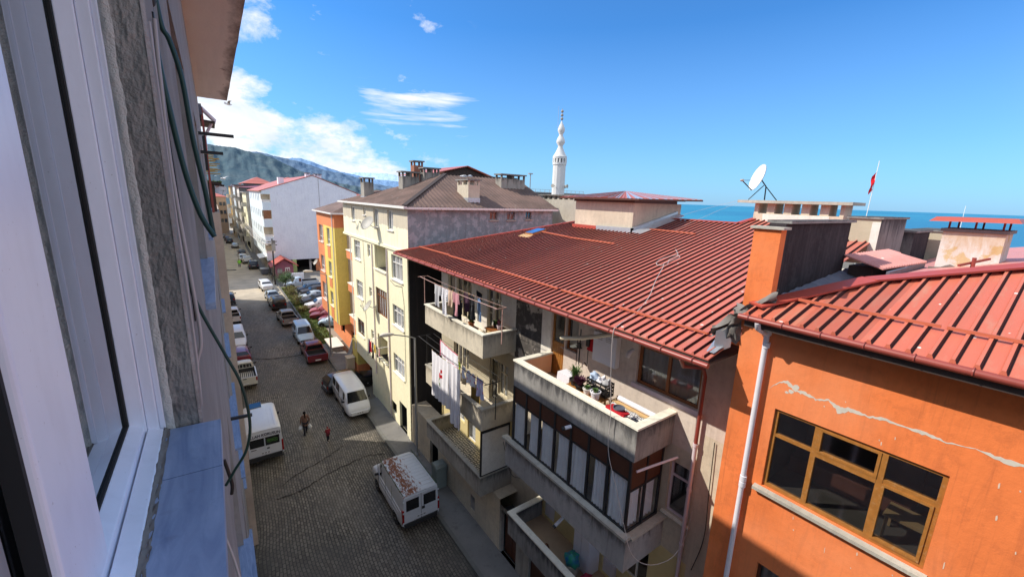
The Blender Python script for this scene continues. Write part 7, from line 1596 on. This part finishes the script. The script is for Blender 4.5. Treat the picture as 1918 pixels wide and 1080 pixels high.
# ------------------------------------------------------------------ balcony things and laundry
def cloth(name,label,a,b,drop,mat,cat='laundry',kind='sheet',group=None,seed=0,mats=None,amp=.04,pat=None,tilt=(0,0)):
    """hanging cloth between line points a and b; kind gives the outline"""
    a=Vector(a);b=Vector(b);w=(b-a).length; ax=(b-a).normalized(); nrm=Vector((-ax.y,ax.x,0)); mb=MB()
    def pos(u,v):   # u along, v down 0..1
        sg=.04*sin(pi*min(1,max(0,u)))*w
        off=amp*(sin(u*w*16+seed+v*2)*(.3+v)+.6*sin(u*w*31+seed*2+v*3)*v)
        p=a+(b-a)*u-Vector((0,0,drop*v+sg*(1-v)*.5))+nrm*(off+tilt[0]*v)+ax*(tilt[1]*v+.02*sin(v*7+seed)); return p
    def ext(v):
        if kind=='shirt': return [(0-.0,1)] if v<.16 else ([(.02+.03*v,.20-.02*v),(.2,.8),(.80+.02*v,.98-.03*v)] if v<.45 else [(.2,.8)])
        if kind=='trousers': return [(0,1)] if v<.35 else [(0,.47),(.53,1)]
        if kind=='tank': return [(.15,.38),(.62,.85)] if v<.12 else [(.05,.95)]
        return [(0,1)]
    R_n=26
    for j in range(R_n):
        v0=j/R_n;v1=(j+1)/R_n
        for (e0,e1) in ext((v0+v1)/2):
            n=max(3,int((e1-e0)*18))
            for i in range(n):
                u0=e0+(e1-e0)*i/n;u1=e0+(e1-e0)*(i+1)/n
                m=0
                if pat: m=pat((u0+u1)/2,(v0+v1)/2)
                mb.face([pos(u0,v0),pos(u1,v0),pos(u1,v1),pos(u0,v1)],m)
    t=thing(name,label,cat,tuple((a+b)/2-Vector((0,0,drop))),0,group)
    o=obj('cloth',mb,mats or mat,t,smooth=80)
    pg=MB()
    for u in ((.06,.94) if w<1.2 else (.03,.35,.66,.97)): p=pos(u,.0); pg.box(p.x-.008,p.x+.008,p.y-.012,p.y+.012,p.z-.03,p.z+.04)
    obj('peg',pg,M['wood_pale'],t); return t
# top balcony rack and line
def rack(label,y0,y1,x,z,zp,x2=None,mat='rail_pink',lines=2):
    t=thing('clothes_line',label,'clothes line',(x,(y0+y1)/2,zp)); x2=x2 if x2 is not None else x+.0
    for y in (y0,y1): obj('post',MB().bar((8.55,y,zp),(8.55,y,z),.03).bar((x-.35,y,z),(8.75,y,z+.0),.03),M[mat],t)
    for i in range(lines):
        xx=x-.25+.42*i; P=[(xx,y0+(y1-y0)*k/8,z+.01-.06*4*(k/8)*(1-k/8)) for k in range(9)]; obj('line',MB().tube(P,.008 if i else .015,5),M[mat],t)
    return t
rack('rusty clothes line rack on the top far balcony, full of shirts',19.6,12.4,8.55,11.93,10.5)
fa={k:fabric('cloth_'+k,c,var=.12,scale=9) for k,c in dict(stripe=(.62,.62,.64),grey=(.45,.45,.47),pink=(.62,.30,.34),plum=(.07,.035,.06),blk=(.02,.02,.025),jean=(.20,.33,.58),ltblue=(.5,.62,.8),white=(.84,.83,.88),cream=(.72,.62,.45),red=(.50,.02,.03),navy=(.03,.04,.10),yellow=(.75,.55,.04),lime=(.70,.85,.08),ochre=(.30,.20,.06),lil=(.62,.60,.80),rosy=(.70,.20,.28),peach=(.75,.55,.42)).items()}
L=lambda y:(8.30,y,11.90)
G='clothes drying on the top far balcony'
st2=lambda u,v: 1 if int(u*16)%2==0 else 0
st3=lambda u,v: 1 if (int(u*18)%3==0 and int(v*26)%2==0) else 0
cloth('shirt','grey white striped shirt, leftmost on the top far balcony',L(17.9),L(17.15),1.05,None,mats=[fa['stripe'],fa['grey']],kind='shirt',seed=1,pat=st2,group=G)
cloth('shirt','black and white checked shirt next to the striped one',L(17.1),L(16.42),1.3,None,mats=[fa['white'],fa['blk']],kind='shirt',seed=2,pat=st3,group=G)
cloth('towel','peach and grey small towel between checked shirt and pink top',L(16.38),L(15.98),.75,fa['peach'],seed=3,group=G)
cloth('long_sleeved_top','pink long sleeved top on the top far balcony line',L(15.94),L(15.38),1.05,fa['pink'],kind='shirt',seed=4,group=G)
cloth('shirt','dark plum shirt right of the pink top',(8.72,15.75,11.88),(8.72,15.25,11.88),.85,fa['plum'],kind='tank',seed=5,group=G)
cloth('trousers','black trousers hanging right of the plum shirt',(8.72,15.2,11.88),(8.72,14.8,11.88),1.1,fa['blk'],kind='trousers',seed=6,group=G)
cloth('trousers','black cloth hanging low behind the checked shirt',(8.85,17.0,11.3),(8.85,16.1,11.3),1.0,fa['blk'],seed=7,group=G)
cloth('trousers','light blue jeans hanging alone near the white wall of the top far balcony',(9.0,14.98,11.9),(9.0,14.72,11.88),1.2,fa['jean'],kind='trousers',seed=8,amp=.02)
cloth('shirt','crumpled black top hung above the blue jeans',(8.95,15.0,12.1),(8.95,14.5,11.98),.32,fa['blk'],seed=9,amp=.03)
# middle balcony: rose sheet etc
rack('green and black clothes line rack of the middle far balcony, with big sheets',19.4,12.7,8.35,8.80,7.15,mat='black_metal',lines=3)
X=7.95
def rose(u,v):
    du,dv=(u-.52)*1.6,(v-.42)*2.4
    if (du*du+dv*dv)<.020 or ((u-.58)**2*2.5+(v-.31)**2*5)<.006: return 1
    if (abs(u-.53-.05*sin(v*20))<.03 and .48<v<.66) or (abs(u-.45)<.05 and abs(v-.56)<.02): return 2
    return 0
cloth('bed_sheet','big white sheet with printed red rose hanging outermost',(8.06,17.75,8.62),(8.06,15.9,8.6),2.35,None,mats=[fa['white'],fa['red'],M['leaf_green']],pat=rose,seed=1,amp=.05)
cloth('bed_sheet','folded white and pink edged sheet above the rose sheet',(8.32,17.3,9.25),(8.32,15.5,9.05),.8,None,mats=[fa['white'],fa['rosy']],pat=lambda u,v:1 if (v<.08 or .8<v<.86 or u<.03) else 0,seed=3,amp=.03)
cloth('bed_sheet','long plain white sheet right of the rose sheet',(8.08,15.85,8.62),(8.08,14.8,8.6),2.9,fa['white'],seed=5,amp=.07)
cloth('towel','lime yellow little cloth beside the white sheets',(8.14,15.15,8.9),(8.14,14.88,8.9),.45,fa['lime'],seed=6)
cloth('shirt','white child shirt right of the lime cloth',(8.14,14.84,8.88),(8.14,14.48,8.86),.55,fa['white'],kind='shirt',seed=7)
cloth('pyjamas','white pyjama top with red hearts on the middle far balcony',(8.14,14.42,8.86),(8.14,13.6,8.84),.62,None,mats=[fa['white'],fa['rosy']],pat=lambda u,v:1 if (int(u*9)%3==1 and int(v*7)%3==1) else 0,kind='tank',seed=8)
cloth('pyjama_trousers','lilac white pyjama trousers at the right end of the middle line',(8.14,13.52,8.84),(8.14,12.98,8.82),.85,None,mats=[fa['lil'],fa['rosy']],pat=lambda u,v:1 if (int(u*8)%3==1 and int(v*9)%4==1) else 0,kind='trousers',seed=9)
cloth('blanket','ochre brown blanket hung low inside the middle far balcony',(8.75,15.0,7.9),(8.75,14.2,7.9),1.2,fa['ochre'],seed=10)
cloth('towel','cream towel behind the lime cloth',(8.5,16.4,8.15),(8.5,15.0,8.12),.45,fa['cream'],seed=11)
# cream house loggia laundry
tag(obj('clothes_line',MB().bar((8.5,29.9,5.35),(9.3,29.9,5.35),.03).bar((8.5,27.7,5.35),(9.3,27.7,5.35),.03).tube([(8.6,29.9,5.33),(8.6,27.7,5.33)],.008,5),M['white_pvc']),'white clothes line bracket of the low loggia on the cream house','clothes line')
G2='clothes drying at the low loggia of the cream house'
for i,(y0,y1,dr,c,kd,lab,nm) in enumerate(((30.4,30.0,1.2,'navy','sheet','dark blue garment, leftmost at the low cream loggia','coat'),(29.95,29.45,.95,'red','tank','bright red shirt at the low cream loggia','shirt'),(29.4,29.0,1.3,'blk','trousers','long black trousers at the low cream loggia','trousers'),(28.9,28.5,.7,'yellow','tank','yellow top at the low cream loggia','shirt'),(28.4,28.0,.8,'blk','tank','small black top right of the yellow one','shirt'),(27.95,27.6,.6,'pink','tank','small pink top, rightmost at the low cream loggia','shirt'))):
    cloth(nm,lab,(8.6,y0,5.33),(8.6,y1,5.33),dr,fa[c],kind=kd,seed=20+i,group=G2)
# potted plants
def pot(label,base,r,h,leaf,n=120,spread=.25,lh=.3,potm='terracotta',seed=1,long_=False):
    t=thing('potted_plant',label,'potted plant',base); x,y,z=base; rnd=random.Random(seed)
    p=MB().lathe([(r*.7,0),(r*.95,h*.85),(r*1.08,h*.85),(r*1.08,h),(r*.9,h),(r*.88,h*.88)],(x,y,z),16); obj('pot',p,M[potm],t,smooth=40); obj('soil',MB().lathe([(r*.9,h*.86),(.01,h*.9)],(x,y,z),14),M['soil'],t)
    mb=MB()
    for i in range(n):
        a=rnd.random()*6.28; d=rnd.random()**.6*spread; L_=lh*rnd.uniform(.5,1); w=.012 if long_ else .03
        p0=Vector((x+cos(a)*r*.3,y+sin(a)*r*.3,z+h*.88)); p1=Vector((x+cos(a)*d*.6,y+sin(a)*d*.6,z+h+L_*.7)); p2=Vector((x+cos(a)*d,y+sin(a)*d,z+h+L_*(1 if not long_ else .8)))
        s=Vector((-sin(a),cos(a),0))*w
        mb.face([p0-s*.4,p0+s*.4,p1+s,p1-s]); mb.face([p1-s,p1+s,p2])
    obj('leaves',mb,M[leaf],t); return t
ta=thing('stool','small orange brown wooden stool on the top far balcony','stool',(9.2,15.9,9.62)); obj('seat',MB().box(8.95,9.45,15.6,16.15,10.06,10.1),M['wood_honey'],ta)
for a in (8.98,9.42):
    for b in (15.63,16.12): obj('leg',MB().box(a-.02,a+.02,b-.02,b+.02,9.62,10.059),M['wood_honey'],ta)
pot('terracotta pot of bright green leaves on the small stool',(9.2,15.85,10.10),.15,.28,'leaf_green',160,.28,.32,seed=3)
bx=thing('crate','low pale wooden crate box at the right end of the top far balcony','crate',(9.5,14.2,9.62)); obj('body',MB().box(9.2,9.9,13.95,14.6,9.62,10.42),M['wood_pale'],bx); obj('lid',MB().box(9.16,9.94,13.9,14.65,10.421,10.46),M['wood_brown'],bx)
pot('dark pot plant on the pale crate, nearest the wall',(9.6,14.4,10.46),.12,.16,'leaf_green',90,.2,.15,potm='black_metal',seed=5); pot('small pale pot with dry pinkish stems on the pale crate',(9.55,14.08,10.46),.10,.18,'leaf_purple',40,.12,.3,potm='pipe_pink',seed=6)
pot('leafy pot plant behind the checked shirt on the top far balcony',(8.95,16.9,9.62),.2,.35,'leaf_green',140,.35,.5,seed=9)
# near stack, open top balcony
dz=9.375
def tub(name,label,c,r,h,mat,cat): return tag(obj(name,MB().lathe([(r*.75,0),(r,h),(r*1.06,h),(r*1.06,h-.02),(r*.95,h-.02),(r*.72,.02)],c,18),mat if not isinstance(mat,str) else M[mat],smooth=40),label,cat)
tub('basin','orange red basin with a white cloth near the wooden balcony door',(9.25,10.05,dz),.26,.30,plain('plastic_orange',(.75,.14,.03),.4),'basin')
tag(obj('cloth_heap',MB().blob((9.25,10.05,dz+.33),(.2,.2,.12),12,.35,seed=4),fa['white'],smooth=80),'crumpled white cloth piled in the orange basin','cloth')
o=thing('storage_bag','white chequered blue storage bag standing in the sun on the near top balcony','bag',(9.3,9.55,dz)); obj('bag_body',MB().hexa([(9.1,9.2,dz),(9.6,9.2,dz),(9.6,9.85,dz),(9.1,9.85,dz)],[(9.15,9.22,dz+.85),(9.55,9.22,dz+.85),(9.55,9.8,dz+.85),(9.15,9.8,dz+.85)]),fa['white'],o); obj('label_print',MB().box(9.075,9.095,9.4,9.65,dz+.25,dz+.5),fa['jean'],o)
tbq=thing('table','narrow plank table carrying plants on the near top balcony','table',(9.05,8.5,dz)); obj('table_top',MB().box(8.85,9.35,7.65,9.15,dz+.66,dz+.70),M['wood_honey'],tbq)
for a in (8.9,9.3):
    for b in (7.75,9.05): obj('leg',MB().box(a-.025,a+.025,b-.025,b+.025,dz,dz+.659),M['wood_pale'],tbq)
tz=dz+.70
pot('tall spiky green plant at the left of the plank table',(9.15,8.95,tz),.17,.2,'leaf_green',150,.3,.55,potm='black_metal',seed=11,long_=True); pot('purple leaved plant in the middle of the plank table',(9.02,8.6,tz),.15,.15,'leaf_purple',170,.28,.3,potm='black_metal',seed=12)
pot('small white pot with low green plant on the plank table',(9.0,8.25,tz),.13,.2,'leaf_green',60,.14,.1,potm='white_paint',seed=13); pot('white ribbed pot at the right end of the plank table',(8.98,7.88,tz),.16,.26,'leaf_green',50,.13,.08,potm='white_pvc',seed=14)
cr=thing('crate','black plastic crate stuffed with packets at the right of the plank table','crate',(9.3,8.2,tz))
cb=MB(); x0,x1,y0,y1,zz=9.22,9.62,7.7,8.5,tz
for k in range(4): z=zz+.02+k*.12; cb.box(x0,x0+.02,y0,y1,z,z+.05).box(x1-.02,x1,y0,y1,z,z+.05).box(x0,x1,y0-.0,y0+.02,z,z+.05).box(x0,x1,y1-.02,y1,z,z+.05)
for y in (y0,y0+.2,y0+.4,y0+.6,y1-.03): cb.box(x0+.001,x0+.019,y,y+.03,zz,zz+.44)
for x in (x0,x0+.18,x1-.03): cb.box(x,x+.03,y0+.001,y0+.019,zz,zz+.44)
cb.box(x0,x1,y0,y1,zz,zz+.018); obj('body',cb,M['black_metal'],cr)
for (c,r,mt,sd,lab) in (((9.4,8.35,zz+.45),(.16,.14,.16),fa['ltblue'],1,'turquoise and white packet bulging from the black crate'),((9.42,8.05,zz+.42),(.17,.15,.14),fa['white'],2,'white plastic bag in the middle of the black crate'),((9.4,7.83,zz+.42),(.13,.12,.13),fa['grey'],3,'grey printed packet at the right in the black crate')):
    tag(obj('packet',MB().blob(c,r,12,.4,seed=sd),mt,smooth=50),lab,'packet')
# white cabinet on wall, red bag, AC light, posts
cbn=thing('wall_cabinet','flat white metal cabinet hung high on the pink balcony wall','cabinet',(10.1,8.55,10.75)); obj('body',MB().box(10.0,10.19,8.05,9.05,10.75,11.80),M['white_paint'],cbn); obj('door_panel',MB().box(9.985,9.999,8.07,9.03,10.77,11.78),M['white_pvc'],cbn)
vt=MB()
for yy in (8.25,8.65):
    for k in range(3): vt.box(9.975,9.984,yy,yy+.25,11.55+.06*k,11.57+.06*k)
obj('vent_slot',vt,M['cable_grey'],cbn)
tag(obj('hanging_bag',MB().hexa([(10.05,9.1,10.98),(10.19,9.1,10.98),(10.19,9.38,10.98),(10.05,9.38,10.98)],[(10.12,9.16,11.55),(10.19,9.16,11.55),(10.19,9.24,11.55),(10.12,9.24,11.55)]),fa['red']),'dark red bag hanging beside the white wall cabinet','bag')
tag(obj('hanging_tool',MB().bar((10.1,9.75,11.6),(10.1,9.75,10.3),.03).bar((10.12,9.9,11.3),(10.12,9.9,10.2),.02).bar((10.05,9.6,10.95),(10.1,9.95,10.95),.03).box(10.02,10.1,9.68,9.82,10.9,11.1),M['black_metal']),'black fishing rod and hooks hanging on the balcony wall by the brown window','tool')
tag(obj('hanging_tool',MB().bar((10.1,9.35,11.35),(10.1,9.35,10.45),.02).box(10.04,10.1,9.27,9.42,11.1,11.4).bar((10.04,9.42,10.5),(10.04,9.30,10.4),.03),M['black_metal']),'short black hanger left of the red bag','tool')
aw=thing('rolled_awning','rolled up beige awning on an arm under the red eaves','awning',(9.6,9,11.9)); obj('roll',MB().tube([(9.35,9.95,11.35),(9.45,9.0,11.62),(9.9,7.6,12.15)],.07,10),M['ivory_frame'],aw,smooth=60); obj('arm',MB().bar((9.4,9.5,11.45),(9.2,9.3,12.4),.03).bar((9.33,9.97,11.33),(9.3,10.05,11.3),.16),M['black_metal'],aw)
tag(obj('wall_lamp',MB().tube([(10.0,7.42,11.62),(9.85,7.45,11.55),(9.8,7.46,11.4)],[.05,.08,.06],10),M['white_paint'],smooth=60),'small white lamp or camera above the corner of the big brown window','lamp')
# folded things at the sunny right end
ca=thing('foam_roll','long white foam board roll on a pink board below the big window','board',(9.75,6.95,10.1)); obj('board',MB().hexa([(9.4,6.1,dz+.62),(9.75,6.1,dz+.62),(9.75,7.6,dz+.62),(9.4,7.6,dz+.62)],[(9.4,6.1,dz+.68),(9.75,6.1,dz+.68),(9.75,7.6,dz+.68),(9.4,7.6,dz+.68)]),M['wood_pale'],ca); obj('roll',MB().tube([(9.58,6.15,dz+.76),(9.58,7.45,dz+.76)],.085,10),fa['white'],ca,smooth=60)
prm,pnn,pbb,_=nmat('patterned_cloth'); cc=coords(pnn); vv=N(pnn,'ShaderNodeTexNoise'); vv.inputs['Scale'].default_value=13; vv.inputs['Detail'].default_value=1; vv.inputs['Distortion'].default_value=2.5; pnn.links.new(cc,vv.inputs['Vector']); pnn.links.new(mix(pnn,ramp(pnn,vv.outputs['Fac'],[(.47,0),(.5,1)]),(.75,.74,.72),(.06,.06,.08)),pbb.inputs['Base Color']); pbb.inputs['Roughness'].default_value=.8
tag(obj('throw_cover',MB().grid(lambda u,v:(9.38-.55*v,6.15+1.35*u,dz+.66-.52*v**1.5+.02*sin(u*20+v*3)),24,10),prm,smooth=80),'black and white patterned cover draped from the foam roll to the floor','cover')
dz2=dz
o=thing('dustpan','red dustpan with grey pan lying on the sunny near parapet end','dustpan',(8.75,6.75,10.2)); obj('tray',MB().hexa([(8.62,6.5,10.225),(8.9,6.5,10.225),(8.95,7.15,10.225),(8.62,7.15,10.225)],[(8.62,6.5,10.30),(8.9,6.5,10.26),(8.95,7.15,10.26),(8.62,7.15,10.30)]),fa['red'],o); obj('pan',MB().lathe([(.16,0),(.17,.05),(.15,.05),(.14,.01)],(8.78,6.8,10.30),16),M['lead_flash'],o)
# lower balcony with slippers, wardrobe, wrapped barrel
fz_=2.81+.012
for (x,y,a,lab) in ((9.1,10.15,.5,'left brown slipper on the tiled lower balcony'),(9.3,9.95,-.3,'right brown slipper on the tiled lower balcony')):
    s=thing('slipper',lab,'slipper',(x,y,fz_+.01),a); obj('sole',MB().lathe([(.02,-.13),(.05,-.08),(.045,.0),(.055,.08),(.03,.13)],(0,0,.02),10,'y'),M['wood_dark'],s,True,60); obj('strap',MB().tube([(-.055,.05,.0),(-.03,.05,.06),(.03,.05,.06),(.055,.05,.0)],.02,6),M['wood_brown'],s,True)
w_=thing('wardrobe','tall white cupboard against the yellow wall of the lower balcony','wardrobe',(9.95,8.45,fz_)); obj('body',MB().box(9.62,10.18,8.12,8.9,fz_,fz_+1.75),M['white_pvc'],w_); obj('door',MB().box(9.60,9.618,8.14,8.50,fz_+.05,fz_+1.7).box(9.60,9.618,8.52,8.88,fz_+.05,fz_+1.7),M['white_pvc'],w_)
b_=thing('barrel','barrel wrapped in blue and green plastic on the lower balcony','barrel',(9.3,8.6,fz_)); obj('barrel_body',MB().lathe([(.22,0),(.25,.1),(.25,.4),(.22,.45)],(9.3,8.6,fz_),16),M['concrete_light'],b_); 
bm2=MB().blob((9.3,8.6,fz_+.55),(.27,.27,.30),16,.2,seed=3); wr_,wnn,wbb,_=nmat('wrap_plastic'); vv=tex(wnn,coords(wnn),4,4); wnn.links.new(mix(wnn,ramp(wnn,vv,[(.42,0),(.55,1)]),(.03,.20,.42),(.04,.34,.22)),wbb.inputs['Base Color']); wbb.inputs['Roughness'].default_value=.3; obj('wrapping',bm2,wr_,b_,smooth=70)
tag(obj('plastic_bag',MB().blob((9.35,7.95,fz_+.18),(.26,.24,.18),14,.35,seed=8),plain('bag_red',(.42,.03,.07),.4),smooth=60),'crumpled dark red bag on the lower balcony floor','bag')
tag(obj('plastic_bag',MB().blob((9.05,7.75,fz_+.14),(.2,.2,.14),14,.35,seed=9),plain('bag_blue',(.02,.08,.60),.4),smooth=60),'bright blue bag beside the red one','bag')
# loose cables over the roof and down the facade
cable([(14.7,9.4,14.25),(14.1,8.9,14.10),(13.6,8.9,13.98),(13.0,8.6,13.86),(12.9,8.95,13.84),(13.5,9.2,13.96),(14.1,9.0,14.10),(13.9,8.7,14.06),(13.1,8.75,13.9),(12.8,8.6,13.8),(11.5,7.95,13.52),(10.4,7.35,13.25),(9.4,7.0,13.0),(8.5,6.85,12.80),(8.28,6.83,12.6),(8.3,6.8,11.5),(8.38,6.75,10.3),(8.36,6.7,9.2),(8.33,6.3,8.3),(8.30,5.9,7.4),(8.4,5.6,6.6),(8.9,5.35,6.2),(9.6,5.15,6.2),(10.0,5.05,6.7),(10.1,5.0,7.6)],.0095,'cable_white','thin white cable coiled on the red roof and hanging down past the balconies')
cable([(10.15,4.7,9.9),(10.14,4.65,8.5),(10.14,4.6,7.0),(10.12,4.8,5.8)],.012,'cable_black','thin black wire down the grey wall beside the orange house')
cable([(8.35,11.8,6.7),(8.9,12.0,5.0),(9.6,12.4,4.2),(10.1,12.6,3.9)],.010,'cable_black','thin dark wire sagging between the two balcony stacks')
cable([(17.6,12.9,14.95),(18.3,11.7,15.45),(19.0,10.6,15.9),(19.72,9.7,16.25)],.004,'cable_white','pale aerial wire from the dish slab down over the red roof')
cable([(17.2,11.2,14.80),(18.5,10.3,15.6),(19.75,9.6,16.2)],.004,'cable_white','second pale wire strung from the dish slab to the roof')
for (y,lab) in ((23.0,'thin pole bracket at the dark house wall beside the top line'),): pass
